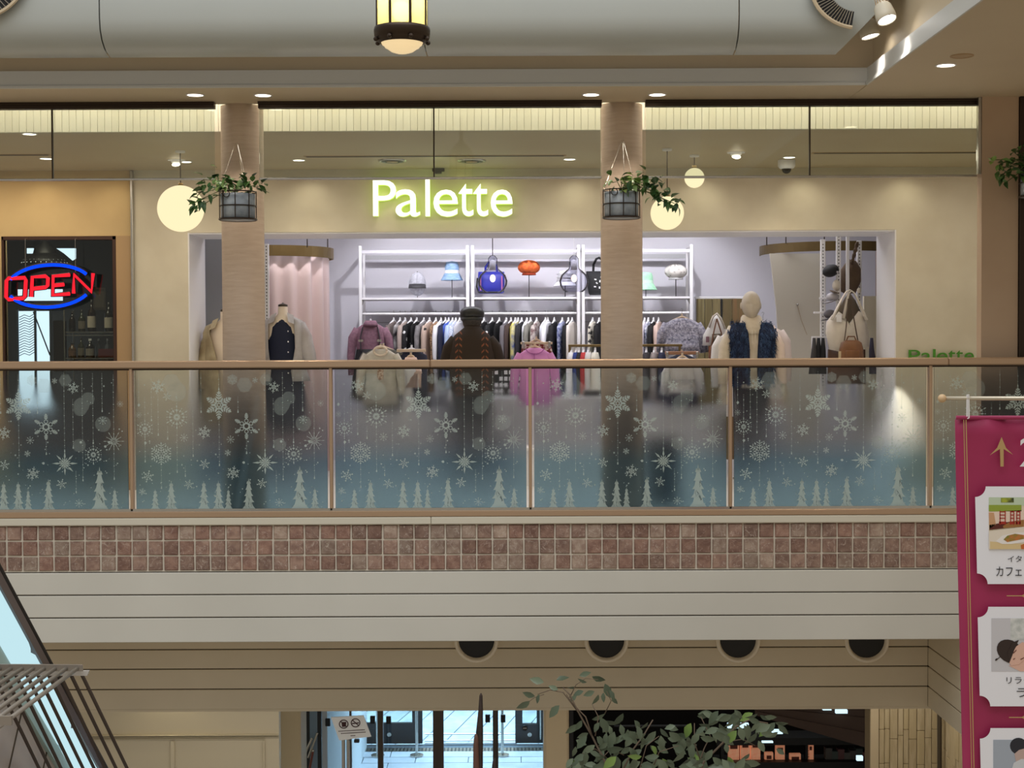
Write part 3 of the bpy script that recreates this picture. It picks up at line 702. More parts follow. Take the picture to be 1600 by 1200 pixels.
# globe pendants
def globe(px, py, rpx, Y, label, e):
    c = P(px, py, Y); r = sc(rpx, Y)
    g = thing('globe_pendant_lamp', label, 'lamp', c)
    MB().sph(c, r, 36, 24).build('glass_globe', emis('opal_glow', (255, 238, 190), 1.08), g, smooth=True)
    MB().tube([(c.x, c.y, c.z + r), (c.x, c.y, ZC)], .004, 6).build('cord', M_dark, g)
    MB().lathe([(.001, r + .02), (.02, r + .02), (.022, r - .004), (.001, r - .004)], c, 14).build('cap', M_brass, g, smooth=True)
    MB().lathe([(.04, 0), (.04, -.015), (.001, -.02)], (c.x, c.y, ZC), 16).build('ceiling_rose', M_white, g, smooth=True)
globe(282.5, 326, 36, 11.9, 'large glowing globe lamp hanging left of the left pillar', 5)
globe(1042.5, 333, 26, 11.9, 'middle-sized glowing globe lamp below the ivy at right of the right pillar', 3)
globe(1085, 278, 15.5, 12.3, 'smallest glowing globe lamp, crossed by the glass rail edge', 2)
# atrium lantern
cl = P(628, 20, 6.5); r = sc(43, 6.5)
g = thing('hanging_lantern', 'large bronze lantern with glowing amber glass panels hanging in the atrium', 'lantern', cl)
zr = P(628, 48, 6.5).z; zb2 = P(628, 68, 6.5).z; zbt = P(628, 84, 6.5).z; ztp = zr + .42
E_amb = bpy.data.materials.new('amber_glass'); E_amb.use_nodes = True; _n = E_amb.node_tree.nodes; _l = E_amb.node_tree.links; _n.clear()
_o = _n.new('ShaderNodeOutputMaterial'); _t = _n.new('ShaderNodeBsdfTranslucent'); _t.inputs[0].default_value = lin((240, 236, 200)); _d = _n.new('ShaderNodeBsdfDiffuse'); _d.inputs[0].default_value = lin((220, 218, 190)); _tr = _n.new('ShaderNodeBsdfTransparent'); _tr.inputs[0].default_value = lin((255, 246, 214))
_m1 = _n.new('ShaderNodeMixShader'); _m1.inputs[0].default_value = .72; _l.new(_d.outputs[0], _m1.inputs[1]); _l.new(_t.outputs[0], _m1.inputs[2]); _m2 = _n.new('ShaderNodeMixShader'); _m2.inputs[0].default_value = .3; _l.new(_m1.outputs[0], _m2.inputs[1]); _l.new(_tr.outputs[0], _m2.inputs[2]); _l.new(_m2.outputs[0], _o.inputs[0])
_pl = bpy.data.lights.new('lantern_light', 'POINT'); _pl.energy = 5; _pl.color = (1, .92, .66); _pl.shadow_soft_size = .05; _po = bpy.data.objects.new('lantern_light', _pl); _po.location = (cl.x, cl.y, zr + .2); COL.objects.link(_po)
for i in range(8):
    a0, a1 = R(22.5 + 45 * i), R(22.5 + 45 * (i + 1)); q = r * .93
    p0 = Vector((cl.x + q * math.cos(a0), cl.y + q * math.sin(a0), zr)); p1 = Vector((cl.x + q * math.cos(a1), cl.y + q * math.sin(a1), zr))
    n_ = ((p0 + p1) / 2 - Vector((cl.x, cl.y, zr))).normalized() * .004; up = Vector((0, 0, ztp - zr))
    MB().slab([p0, p1, p1 + up, p0 + up], n_).build('glass_panel', E_amb, g)
    MB().tube([p0 * 1, p0 + up], .007, 6).build('upright', M_dark, g)
MB().lathe([(r * .90, zr - cl.z + .012), (r * 1.0, zr - cl.z + .012), (r * 1.02, zr - cl.z), (r * 1.0, zr - cl.z - .03), (r * .94, zr - cl.z - .034), (r * .96, zr - cl.z - .042), (r * .78, zb2 - cl.z)], cl, 32).build('lower_ring', M_dark, g, smooth=True)
MB().lathe([(r * .76, zb2 - cl.z + .005), (r * .72, zb2 - cl.z - .006), (r * .66, zb2 - cl.z - .01), (r * .62, zb2 - cl.z - .018), (r * .54, zb2 - cl.z - .023), (r * .40, zbt - cl.z + .01), (r * .2, zbt - cl.z + .002), (.001, zbt - cl.z)], cl, 32).build('bottom_bowl', mat('bowl_glass', (245, 225, 175), .4, emit=(255, 226, 176), es=.6), g, smooth=True)
MB().lathe([(r * 1.02, ztp - cl.z), (r * 1.02, ztp - cl.z + .03), (r * .5, ztp - cl.z + .12), (.02, ztp - cl.z + .16), (.008, ztp - cl.z + .6), (.008, 3.0)], cl, 24).build('top_cap', M_dark, g, smooth=True)
MB().sph((cl.x + .0, cl.y - .0, zr + .085), .045, 16, 10).build('bulb', emis('bulb_glow', (255, 240, 180), 14), g, smooth=True)
MB().sph((cl.x, cl.y, zr + .085), .001, 4, 3)
for i in range(8):
    a = R(22.5 + 45 * i); MB().sph((cl.x + r * .99 * math.cos(a), cl.y + r * .99 * math.sin(a), zr - .045), .011, 8, 6).build('stud', M_dark, g)
# two spotlights in the coffer at the right
def canspot(px, py, Y, rpx, tilt, label, e):
    c = P(px, py, Y); r = sc(rpx, Y); g = thing('can_spotlight', label, 'spotlight', c)
    rot = Matrix.Rotation(R(tilt), 3, 'X') @ Matrix.Rotation(R(-12), 3, 'Y')
    def L(prof, n=24):
        m = MB(); m.lathe(prof, (0, 0, 0), n); m.v = [c + rot @ v for v in m.v]; return m
    L([(.001, .13), (r * .5, .13), (r * .95, .09), (r * 1.08, .03), (r * 1.08, -.0), (r * .98, -.004), (r * .96, .01)]).build('housing', mat('lamp_housing', (214, 206, 186), .4), g, smooth=True)
    L([(r * .96, .006), (.001, .006)]).build('lens', emis('spot_glow', (255, 250, 245), 14), g)
    for k in range(7):
        a = R(200 + k * 23); m = MB(); m.tube([(r * .9 * math.cos(a), r * .9 * math.sin(a), .05), (r * .5 * math.cos(a), r * .5 * math.sin(a), .2)], .003, 5); m.v = [c + rot @ v for v in m.v]; m.build('cooling_fin', M_trim, g)
    MB().tube([c + Vector((0, .02, .12)), c + Vector((0, .02, 1.2))], .009, 8).build('stem', M_dark, g)
    spot('can_lamp', c + rot @ Vector((0, 0, -.03)), c + rot @ Vector((.12, .35, -1)), e, NEUT, 60, .7)
canspot(1386, 31, 8.75, 14.5, -22, 'round white spotlight with bright face, upper of two in the ceiling recess', 14)
canspot(1360, 57, 9.3, 14, -6, 'round white spotlight, lower of two in the ceiling recess', 14)
for tx, ty, tz in ((XR, 8.8, 3.2), (XR, 9.35, 3.2)): spot('recess_spot', (XR - .16, ty - .02, 3.62), (XR + .01, ty, 3.05), 2.2, NEUT, 40, .8, .02)

# ================================================================ SIGNS
# main sign: seven lit letters standing off the wall
g = thing('illuminated_shop_sign', 'glowing white lettering reading Palette above the shop opening', 'sign', P(692, 340, 13.1))
M_let = emis('letter_glow', (255, 255, 240), 1.5); M_hal = mat('letter_return', (190, 215, 110), .4, emit=(190, 220, 90), es=.8)
yl = YS
ex = [('P', 584, 620, 283, 338.5), ('a', 619, 657, 297, 339.5), ('l', 665.5, 672.5, 281, 339), ('e', 678, 716, 297.5, 339.5), ('t', 717, 740, 288, 339), ('t', 740, 763, 288, 339), ('e', 767, 801, 297.5, 339.5)]
for ch, a, b_, t, bt in ex:
    x0, x1, z1, z0 = P(a, bt, yl).x, P(b_, bt, yl).x, P((a + b_) / 2, t, yl).z, P((a + b_) / 2, bt, yl).z
    m = MB(); text_fit(m, ch, x0, x1, z0, z1, yl, .07); m.k = 0
    # front cap glows, returns shine green on the wall
    ymin = min(v.y for v in m.v)
    idx = []
    for f in m.f:
        idx.append(0 if all(abs(m.v[i].y - ymin) < 1e-4 for i in f) else 1)
    m.m = idx; m.build('letter', [M_let, M_hal], g)
spot('sign_wash', (X(690, 12.7), 12.2, 2.85), (X(690, YS), YS, 2.5), 5, (.80, 1, .35), 100, 1, .02)  # green wash added on the wall around the letters, no fitting
g = thing('small_wall_sign', 'green lettering reading Palette low on the wall right of the opening', 'sign', P(1470, 562, YS - .01))
for ch, a, b_, t in (('P', 1419, 1437, 547), ('a', 1439, 1454, 551.5), ('l', 1457, 1461, 546), ('e', 1463, 1480, 551.5), ('t', 1481, 1492, 548), ('t', 1493, 1504, 548), ('e', 1506, 1521, 551.5)):
    m = MB(); text_fit(m, ch, X(a, YS), X(b_, YS), Z(566, YS, 1470), Z(t - .5, YS, 1470), YS - .012, .01); m.build('letter', mat('green_letter', (72, 140, 40), .5), g)
# OPEN neon sign
g = thing('neon_open_sign', 'red and blue neon sign reading OPEN in the café window', 'neon sign', P(78, 482, 13.1))
M_red = emis('neon_red', (255, 36, 50), 1.25); M_blu = emis('neon_blue', (10, 70, 255), 1.25); M_hous = mat('neon_housing', (26, 8, 30), .5)
yo = 13.1
def strokes(name, lists, r, mt, rb):
    for pts in lists:
        MB().tube([P(x, y, yo) for x, y in pts], sc(r, yo), 8).build(name, mt, g, smooth=True)
        MB().tube([P(x, y, yo + .03) for x, y in pts], sc(rb, yo), 6).build('housing', M_hous, g)
strokes('letter_o', [[(13, 435), (39, 434), (40.5, 438), (39, 463), (36, 466), (13, 468), (9.5, 464), (10, 439), (13, 435), (39, 434)]], 2.9, M_red, 4.5)
strokes('letter_p', [[(49, 464), (50.5, 433), (71, 431.5), (75, 435), (74.5, 446), (71, 449), (52, 451)]], 2.9, M_red, 4.5)
strokes('letter_e', [[(109, 429.5), (83, 431.5), (82.5, 461), (109, 459)], [(83, 446), (100, 444.5)]], 2.9, M_red, 4.5)
strokes('letter_n', [[(115, 458.5), (115.5, 429), (143, 456), (145.5, 427)]], 2.9, M_red, 4.5)
arc = [(77 + 66 * math.cos(R(a)), 447 - 33 * math.sin(R(a)) * 1 - (math.cos(R(a))) * 3) for a in range(157, 21, -8)]
strokes('blue_arc', [arc, [(77 + 66 * math.cos(R(a)), 447 - 33 * math.sin(R(a)) - math.cos(R(a)) * 3) for a in range(203, 339, 8)]], 2.6, M_blu, 4.6)

for px in (40, 118): MB().tube([P(px, 425, yo), Vector((P(px, 425, yo).x, yo + .0, wz1 - .03)), Vector((P(px, 425, yo).x, YS + .01, wz1 - .015))], .002, 5).build('hanging_wire', M_steel, g)
# ================================================================ CAFE INTERIOR
yb = 16.4
g = thing('bright_café_window'.replace('é', 'e'), 'bright daylit window seen through the café window behind the neon sign', 'window', P(54, 570, yb))
MB().box(P(28, 640, yb), P(80, 486, yb + .02)).build('window_light', emis('daylight_pane', (225, 240, 255), 2.2), g)
MB().box(P(28, 470, yb), P(98, 452, yb + .02)).build('window_light', emis('daylight_pane', (225, 240, 255), 2.2), g)
for a in (28, 56, 80): MB().box(P(a - 1.2, 640, yb - .03), P(a + 1.2, 484, yb - .01)).build('mullion', mat('blue_grey_frame', (120, 140, 160), .5), g)
MB().tube([P(52, 487, yb - .04), P(78, 555, yb - .04)], .008, 5).build('cord', M_dark, g)
for k in range(16):
    y = 492 + k * 4; MB().tube([P(30, y + 4, yb - .02), P(38, y, yb - .02), P(46, y + 3, yb - .02), P(54, y - 2, yb - .02)], .004, 4).build('leaf_vein_pattern', mat('blue_grey_frame'), g)
g = thing('bright_cafe_skylight_strip', 'short bright window strip high in the café behind the lamp', 'window', P(75, 402, yb))
MB().box(P(42, 396, yb), P(53, 388, yb + .02)).build('window_light', emis('daylight_pane', (225, 240, 255), 2.2), g)
MB().slab([P(88, 388, yb), P(118, 388, yb), P(118, 404, yb), P(113, 407, yb), P(100, 396, yb)], (0, .02, 0)).build('window_light', emis('daylight_pane', (225, 240, 255), 2.2), g)
c = P(70, 372, 14.4); g = thing('perforated_pendant_lamp', 'dark perforated metal bell lamp hanging behind the neon sign', 'lamp', c)
s_ = 14.4 / F
MB().lathe([(.002, .0), (4 * s_, -.0), (7 * s_, -8 * s_), (16 * s_, -16 * s_), (18 * s_, -24 * s_)], c, 24).build('cap', M_black, g, smooth=True)
MB().lathe([(18 * s_, -24 * s_), (32 * s_, -33 * s_), (36 * s_, -40 * s_), (34 * s_, -41 * s_)], c, 28).build('shade', M_black, g, smooth=True)
MB().tube([c, c + Vector((0, 0, .5))], .006, 6).build('rod', M_black, g)
m = MB()
for row, (rr, zz_) in enumerate(((22, -28), (27, -31), (32, -35), (34.5, -39))):
    for k in range(14):
        a = R(180 + (k + .5 * (row % 2)) * 13); m.sph(c + Vector((rr * s_ * 1.01 * math.cos(a), rr * s_ * 1.01 * math.sin(a), zz_ * s_)), .0052, 6, 4)
o = m.build('light_holes', emis('hole_glow', (255, 250, 240), 2.0), g); o['kind'] = 'stuff'
# wire shelf with bottles
ysf = 14.3
g = thing('wire_shelf_rack', 'chrome wire shelf rack with bottles inside the café window', 'shelf', P(140, 566, ysf))
for px in (100, 180):
    for dy in (0, .3): MB().tube([Vector((P(px, 500, ysf).x, ysf + dy, .3)), P(px, 484, ysf) + Vector((0, dy, 0))], .008, 8).build('post', M_steel, g)
for py in (519, 560):
    for dy in (0, .3):
        MB().tube([P(100, py, ysf) + Vector((0, dy, 0)), P(180, py, ysf) + Vector((0, dy, 0))], .004, 6).build('rim_wire', M_steel, g)
        MB().tube([P(100, py + 5, ysf) + Vector((0, dy, 0)), P(180, py + 5, ysf) + Vector((0, dy, 0))], .004, 6).build('rim_wire', M_steel, g)
    MB().tube([P(100 + 5 * i, py + (5 if i % 2 else 0), ysf) for i in range(17)], .0025, 5).build('zigzag_wire', M_steel, g)
    m = MB()
    for i in range(20): q = P(102 + 4 * i, py, ysf); m.box(q + Vector((-.002, 0, -.002)), q + Vector((.002, .3, .002)))
    o = m.build('shelf_wires', M_steel, g); o['kind'] = 'stuff'
def bottle(px, pb, h, w, colr, lab, label, dy=.12, cap=(30, 30, 30)):
    c = P(px, pb, ysf + dy); hh = h * s_; ww = w * s_
    g = thing('bottle', label, 'bottle', c, 'bottles on the café rack'.replace('é', 'e'))
    MB().lathe([(.001, 0), (ww, 0), (ww, hh * .55), (ww * .85, hh * .64), (ww * .35, hh * .74), (ww * .32, hh * .93), (.001, hh * .93)], c, 16).build('glass_body', mat('bottle_%s' % str(colr), colr, .15), g, smooth=True)
    MB().lathe([(ww * .38, hh * .88), (ww * .38, hh), (.001, hh)], c, 12).build('cap', mat('cap_%s' % str(cap), cap, .4), g, smooth=True)
    if lab: MB().lathe([(ww * 1.02, hh * .12), (ww * 1.02, hh * .48)], c, 16).build('paper_label', mat('label_%s' % str(lab), lab, .7), g, smooth=True)
bottle(113, 518, 32, 5, (30, 24, 22), None, 'dark bottle without label at the left end of the upper rack shelf')
bottle(128, 518, 34, 5.5, (44, 50, 34), (120, 112, 100), 'green bottle with grey label on the upper rack shelf')
bottle(143.5, 518, 50, 6.5, (30, 18, 14), (205, 195, 180), 'tall brown bottle with large cream label on the upper rack shelf')
bottle(170.5, 518, 46, 7, (18, 18, 16), (190, 182, 168), 'dark bottle with pale label at the right end of the upper rack shelf')
bottle(113, 559, 24, 6, (120, 90, 60), (150, 110, 80), 'short amber jar at the left end of the lower rack shelf')
bottle(127, 559, 32, 5, (60, 66, 50), (150, 140, 120), 'greenish bottle second on the lower rack shelf')
bottle(141, 559, 30, 6.5, (30, 26, 24), (190, 180, 165), 'dark round bottle with white cap third on the lower rack shelf', cap=(235, 235, 230))
bottle(154, 559, 30, 4, (90, 100, 110), None, 'clear slim bottle with grey cap on the lower rack shelf', dy=.2, cap=(160, 165, 170))
bottle(168, 559, 30, 4, (110, 116, 124), None, 'clear slim bottle behind the red carton on the lower rack shelf', dy=.2, cap=(150, 155, 160))
c = P(166, 558.5, ysf + .05); o = MB().box(c + Vector((-.08, 0, 0)), c + Vector((.08, .08, .085)), bev=.003).build('carton', mat('dark_red_card', (96, 22, 28), .6)); tag(o, 'dark red carton at the right end of the lower rack shelf', 'box')
c = P(92, 519, ysf + .4); o = MB().box(c + Vector((-.06, 0, -.4)), c + Vector((.05, .1, .12)), bev=.01).build('dark_machine', M_black); tag(o, 'dark machine standing beside the bright café window'.replace('é', 'e'), 'machine')
c = P(155, 470, 15.4); g = thing('wall_note_frame', 'grey framed picture on the dark café back wall'.replace('é', 'e'), 'picture', c)
MB().box(c + Vector((-.07, 0, -.1)), c + Vector((.07, .02, .14)), bev=.004).build('frame', mat('grey_frame', (90, 86, 80), .5), g); MB().box(c + Vector((-.05, -.004, -.07)), c + Vector((.05, 0, .1))).build('print', mat('dull_print', (120, 112, 100), .7), g)

# ================================================================ HANGING IVY POTS
def leaf_me(name, l, w, m_, fold=.25, curl=.3):
    m = MB(); st = [(0, 0), (.18, .6), (.42, 1), (.7, .72), (.88, .3), (1, 0)]
    c_ = []
    for t, ww in st: c_.append((t * l, ww * w / 2, -curl * l * t * t))
    vs = []
    for x, y, z in c_: vs += [(x, 0, z)]
    for x, y, z in c_[1:-1]: vs += [(x, y, z + fold * y)]
    for x, y, z in c_[1:-1]: vs += [(x, -y, z + fold * y)]
    f = [(0, 1, 6), (1, 2, 7, 6), (2, 3, 8, 7), (3, 4, 9, 8), (4, 5, 9), (0, 10, 1), (1, 10, 11, 2), (2, 11, 12, 3), (3, 12, 13, 4), (4, 13, 5)]
    m.add(vs, f); return m.mesh(name, m_, Vector((0, 0, 0)), True)
M_leafg = mat('ivy_leaf', (92, 128, 66), .4, rnd=(40, 78, 40)); M_leafy = mat('ivy_leaf_pale', (168, 190, 110), .4, rnd=(100, 140, 70))
LM = [leaf_me('leaf', 1, .62, M_leafg), leaf_me('leaf', 1, .5, M_leafg, .4, .5), leaf_me('leaf', 1, .6, M_leafy)]
M_zinc = mat('galvanised_zinc', (176, 184, 190), .45, .1, c2=(126, 136, 146), scale=9, detail=5)
def ivy_pot(px, ptop, pbot, wpx, Y, clusters, label, seed, hook):
    rnd = random.Random(seed); c0 = P(px, pbot, Y); zt_ = P(px, ptop, Y).z; r = sc(wpx / 2, Y); h = zt_ - c0.z
    g = thing('hanging_ivy_pot', label, 'plant', c0)
    MB().lathe([(.001, 0), (r * .93, 0), (r * .95, h * .9), (r * .9, h * .9), (r * .88, h * .8), (.001, h * .8)], c0, 28).build('zinc_pot', M_zinc, g, smooth=True)
    for k, q in enumerate((0.02, .48, .97)):
        m = MB(); m.tube([c0 + Vector((r * math.cos(2 * math.pi * i / 28), r * math.sin(2 * math.pi * i / 28), h * q)) for i in range(29)], .004 if k else .007, 6); m.build('cage_hoop', M_dark, g)
    for k in range(8):
        a = R(45 * k + 92); v = Vector((r * math.cos(a), r * math.sin(a), 0)); MB().tube([c0 + v, c0 + v + Vector((0, 0, h))], .0035, 6).build('cage_bar', M_dark, g)
    m = MB(); q = c0 + Vector((-r * .45, -r * .95, h * .86)); m.tube([q + Vector((.022 * math.cos(2 * math.pi * i / 16), 0, .022 * math.sin(2 * math.pi * i / 16))) for i in range(17)], .003, 6); m.build('ring_handle', M_dark, g)
    MB().lathe([(r * .88, h * .82), (.001, h * .9)], c0, 20).build('soil', mat('soil', (50, 40, 30), .9), g)
    top = Vector((c0.x, Y, ZS)) if hook is None else hook
    kn = Vector((top.x, top.y, top.z - .25))
    for k in range(3):
        a = R(120 * k + 75); MB().tube([kn, c0 + Vector((r * math.cos(a), r * math.sin(a), h))], .0015, 5).build('wire', M_steel, g)
    MB().tube([top, kn], .0015, 5).build('wire', M_steel, g); MB().lathe([(.02, 0), (.012, -.02), (.003, -.03)], top, 10).build('ceiling_hook', M_dark, g)
    go = wloc(g); n = 0; vines = []
    for (x, y, rad, cnt, kind, dy) in clusters:
        cc = P(x, y, Y + dy)
        start = c0 + Vector((0, 0, h)); mid = (start + cc) / 2 + Vector((0, 0, .03)); MB().tube([start, mid, cc], .003, 5).build('vine', mat('vine_stem', (96, 104, 60), .6), g)
        for i in range(cnt):
            d = Vector((rnd.gauss(0, .5), rnd.gauss(0, .45), rnd.gauss(0, .5))) * sc(rad, Y)
            p = cc + d; s = sc(rnd.uniform(12, 20), Y)
            yaw = math.atan2(d.y - .4 * r, d.x + rnd.uniform(-.02, .02)) + rnd.uniform(-.8, .8)
            inst('leaf', LM[kind if rnd.random() < .75 else rnd.randrange(2)], g, p - go, (rnd.uniform(-.6, .6), rnd.uniform(-.9, .9), yaw), (s, s, s))
ivy_pot(372, 299, 344, 57, 9.98, [(330, 288, 16, 10, 0, 0), (350, 285, 18, 16, 0, -.03), (372, 283, 18, 18, 0, 0), (392, 288, 14, 14, 0, -.03), (403, 293, 12, 9, 0, 0), (322, 300, 10, 7, 1, -.05), (313, 312, 9, 7, 1, -.05), (308, 326, 7, 5, 1, -.06), (318, 280, 8, 3, 0, 0), (345, 292, 9, 5, 2, -.12)],
        'ivy in a caged zinc pot hanging before the left pillar, trailing to the left', 11, ceil_pt(369, 163, ZS) * 1)
ivy_pot(971, 296, 341, 57, 9.98, [(958, 285, 10, 5, 0, 0), (972, 284, 15, 20, 2, -.08), (985, 288, 12, 10, 2, -.1), (1003, 285, 14, 14, 0, 0), (1018, 292, 14, 14, 1, -.03), (1030, 302, 11, 12, 1, -.05), (1043, 314, 9, 8, 1, -.05), (1054, 318, 8, 7, 1, -.06), (1010, 275, 8, 4, 0, 0), (1028, 280, 6, 4, 1, 0)],
        'ivy in a caged zinc pot hanging before the right pillar, trailing to the right', 12, ceil_pt(973, 160, ZS) * 1)
ivy_pot(1622, 262, 308, 57, 9.98, [(1590, 255, 16, 22, 1, 0), (1575, 262, 14, 16, 1, -.03), (1595, 240, 12, 12, 1, 0), (1566, 272, 9, 8, 1, -.05), (1560, 255, 9, 6, 2, -.05), (1550, 250, 7, 4, 2, -.06), (1572, 285, 7, 4, 1, 0), (1600, 275, 12, 10, 1, 0)],
        'ivy pot hanging at the right picture edge before the pilaster', 13, None)
# ================================================================ SHOP INTERIOR
YR = 16.05
def fab(name, c=None, c2=None, scale=30, **k): return mat(name, c, .85, c2=c2, scale=scale, **k)
M_hang = mat('hanger_wood', (214, 190, 162), .5); M_hook = mat('hook_steel', (150, 150, 152), .3, .8)
rack = thing('clothes_shelving', 'white steel wall shelving with hanging rails along the back of the shop', 'shelving', (X(820, YR), YR, 0))
ux = [X(p, YR, 460) for p in (563, 730.5, 738.5, 904, 911.5, 1080.5)]
zt_ = Z(383, YR)
for x in ux:
    MB().box((x - .017, YR, 0), (x + .017, YR + .035, zt_), bev=.004).build('upright', M_white, rack)
    MB().box((x - .012, YR + .40, 0), (x + .012, YR + .43, zt_ - .03)).build('rear_upright', M_white, rack)
    MB().box((x - .012, YR + .03, zt_ - .05), (x + .012, YR + .42, zt_ - .02)).build('side_beam', M_white, rack)
for a, b_ in ((ux[0], ux[1]), (ux[2], ux[3]), (ux[4], ux[5])):
    a += .018; b_ -= .018
    zs = Z(466, YR)
    MB().box((a, YR, zs - .012), (b_, YR + .40, zs + .012), bev=.003).build('shelf_board', M_white, rack)
    MB().box((a, YR + .0, zt_ - .085), (b_, YR + .02, zt_ - .05)).build('top_beam', mat('lav_steel', (206, 204, 212), .5), rack)
    MB().box((a, YR + .40, zt_ - .13), (b_, YR + .42, zt_ - .08)).build('top_beam', mat('grey_steel', (165, 165, 168), .5), rack)
    MB().tube([(a, YR + .08, Z(489.5, YR)), (b_, YR + .08, Z(489.5, YR))], .014, 8).build('hanging_rail', M_white, rack)
    MB().box((a, YR + .41, Z(503, YR)), (b_, YR + .42, Z(501.5, YR))).build('rear_rail', mat('grey_steel'), rack)
    for q in (a, b_): MB().slab([(q - .004, YR + .02, zs - .012), (q - .004, YR + .25, zs - .012), (q - .004, YR + .02, zs - .07)], (.008, 0, 0)).build('bracket', M_steel, rack)
def garment(px, py, Y, colr, label, yaw=80, L=.75, w=.20, sleeve=True, cat='garment', group='clothes on the wall rail', name='hanging_garment', flare=1.1, hook=.10, hang=None, wave=.05, th=1.0):
    c = P(px, py, Y); M = Matrix.Rotation(R(yaw), 3, 'Z')
    g = thing(name, label, cat, c, group)
    q = lambda u, t, z: c + M @ Vector((u, t, z))
    m = MB(); m.tube([q(0, 0, -hook - .01), q(0, 0, -.02), q(.012, 0, .008), q(.0, 0, .016), q(-.012, 0, .004)], .0028, 6); m.build('hook', M_hook, g)
    m = MB(); m.tube([q(-w * .85, 0, -hook - .072), q(-w * .5, 0, -hook - .04), q(-.02, 0, -hook - .01), q(0, 0, -hook - .004), q(.02, 0, -hook - .01), q(w * .5, 0, -hook - .04), q(w * .85, 0, -hook - .072)], [.006, .009, .012, .013, .012, .009, .006], 8); m.tube([q(0, 0, -hook - .01), q(0, 0, -hook + .03)], [.013, .009], 8); m.build('hanger', hang or M_white, g)
    z0 = -hook - .02
    secs = [(z0, 0, 0, .055, .030), (z0 - .02, 0, 0, w * .62, .036 * th), (z0 - .055, 0, 0, w * .97, .042 * th), (z0 - .12, 0, 0, w * 1.02, .05 * th), (z0 - .3, 0, 0, w * .95, .052 * th), (z0 - L * .6, 0, 0, w * .98, .055 * th), (z0 - L, 0, 0, w * flare, .062 * th)]
    th = th
    m = MB(); m.loft(secs, 20, R(yaw), wave, 7, org=c); m.build('garment_body', colr, g, smooth=True)
    if sleeve:
        for s_ in (-1, 1):
            m = MB(); m.tube([q(s_ * w * .86, 0, z0 - .06), q(s_ * (w + .03), -.01, z0 - .16), q(s_ * (w + .05), -.015, z0 - .36), q(s_ * (w + .045), -.02, z0 - min(L - .1, .56))], [.045, .05, .042, .034], 10, flat=.6); m.build('sleeve', colr, g, smooth=True)
    return g, q, z0
C = lambda n, *a, **k: fab('cloth_' + n, *a, **k)
rowc = [(615, C('taupe', (120, 108, 104)), 'taupe jacket, first from the left upright', .8), (625, C('blackwhite', (28, 26, 30), (190, 186, 186), 9), 'black and white trimmed jacket next to the taupe one', .8),
 (633, C('mushroom', (176, 160, 152)), 'mushroom coloured knit top left of the two black dresses', .75), (642, C('black_white_print', (18, 18, 22), (215, 215, 215), 12, lo=.62, hi=.64), 'black dress with white print left of the plain black one', .95), (651, C('black', (14, 13, 16)), 'plain black dress left of the grey cardigan', .95),
 (662, C('grey', (140, 136, 138), (110, 108, 110), 20), 'grey cardigan between black dress and beige jacket', .8), (671, C('beige_black', (188, 166, 152), (40, 34, 34), 7, lo=.58, hi=.6), 'beige jacket with black edging', .85), (681, C('leopard', (196, 160, 126), (92, 66, 48), 60), 'camel leopard-patterned blouse', .85),
 (689, C('white', (232, 232, 238)), 'long white shirt right of the leopard blouse', .9), (696, C('navy', (26, 32, 58)), 'navy top next to the bright blue one', .7), (701, C('blue', (66, 92, 178)), 'bright blue blouse behind the shopper', .7),
 (707, C('pale_blue', (176, 194, 224)), 'pale blue shirt behind the shopper', .8), (712, C('blue_stripe', (110, 128, 170), (226, 230, 238), 26, stretch=(6, 6, .2)), 'blue striped shirt behind the shopper', .8), (718, C('light_grey', (198, 198, 206)), 'light grey shirt just left of the shopper’s cap'.replace('’', ''), .8)]
rowd = [(756, C('black'), 'black dress right behind the shopper at right', .9), (769, C('black_white_print'), 'printed black blouse just right of the shopper cap', .9), (780, C('black'), 'black coat first in the open row right of the shopper', .95), (791, C('slate', (112, 108, 112)), 'slate grey coat in the open row right of the shopper', .95),
 (798.5, C('brown', (70, 54, 50)), 'dark brown coat left of the yellow dress', .95), (805, C('yellow', (222, 206, 84), (236, 226, 130), 14), 'yellow dress on the wall rail', 1.0), (809.5, C('yellow_blue', (216, 206, 130), (60, 80, 140), 10), 'yellow and blue patterned dress beside the plain yellow one', .95),
 (815, C('charcoal', (40, 40, 44)), 'short charcoal top on a round hanger', .6), (823, C('white'), 'white blouse above the pink jacket, left of the olive-grey one', .85), (829, C('olive_grey', (128, 126, 118)), 'olive-grey jacket above the pink jacket', .85), (838.5, C('floral', (205, 196, 190), (110, 84, 84), 26), 'pale floral blouse above the pink jacket', .8),
 (852, C('silver', (204, 206, 216)), 'silver white shirt right of the floral blouse', .9), (856, C('white'), 'white shirt half hidden by the silver one', .9), (866, C('black_lace', (16, 15, 20)), 'black lace dress left of the blue floral dress', .85), (878.5, C('blue_floral', (86, 98, 160), (200, 206, 230), 34), 'blue floral dress on the wall rail', .85),
 (888, C('black'), 'black and cream jacket by the white upright, dark half', .7), (894, C('cream', (214, 206, 198)), 'cream cardigan by the white upright', .8), (926, C('cream_floral', (228, 222, 206), (60, 58, 60), 16, lo=.55, hi=.58), 'cream dress with black branch print left of the right pillar', 1.0), (936, C('black'), 'black top touching the right pillar edge', .9)]
rowe = [(1007, C('lilac', (226, 220, 230)), 'pale lilac blouse just right of the right pillar', .95), (1013, C('white_dot', (230, 230, 236), (120, 124, 150), 40), 'white dotted blouse right of the right pillar', .95), (1021, C('black'), 'black dress between dotted blouse and pinkish cardigan', .95), (1029, C('rose_beige', (206, 180, 168)), 'rose-beige cardigan left of the fluffy top', 1.0)]
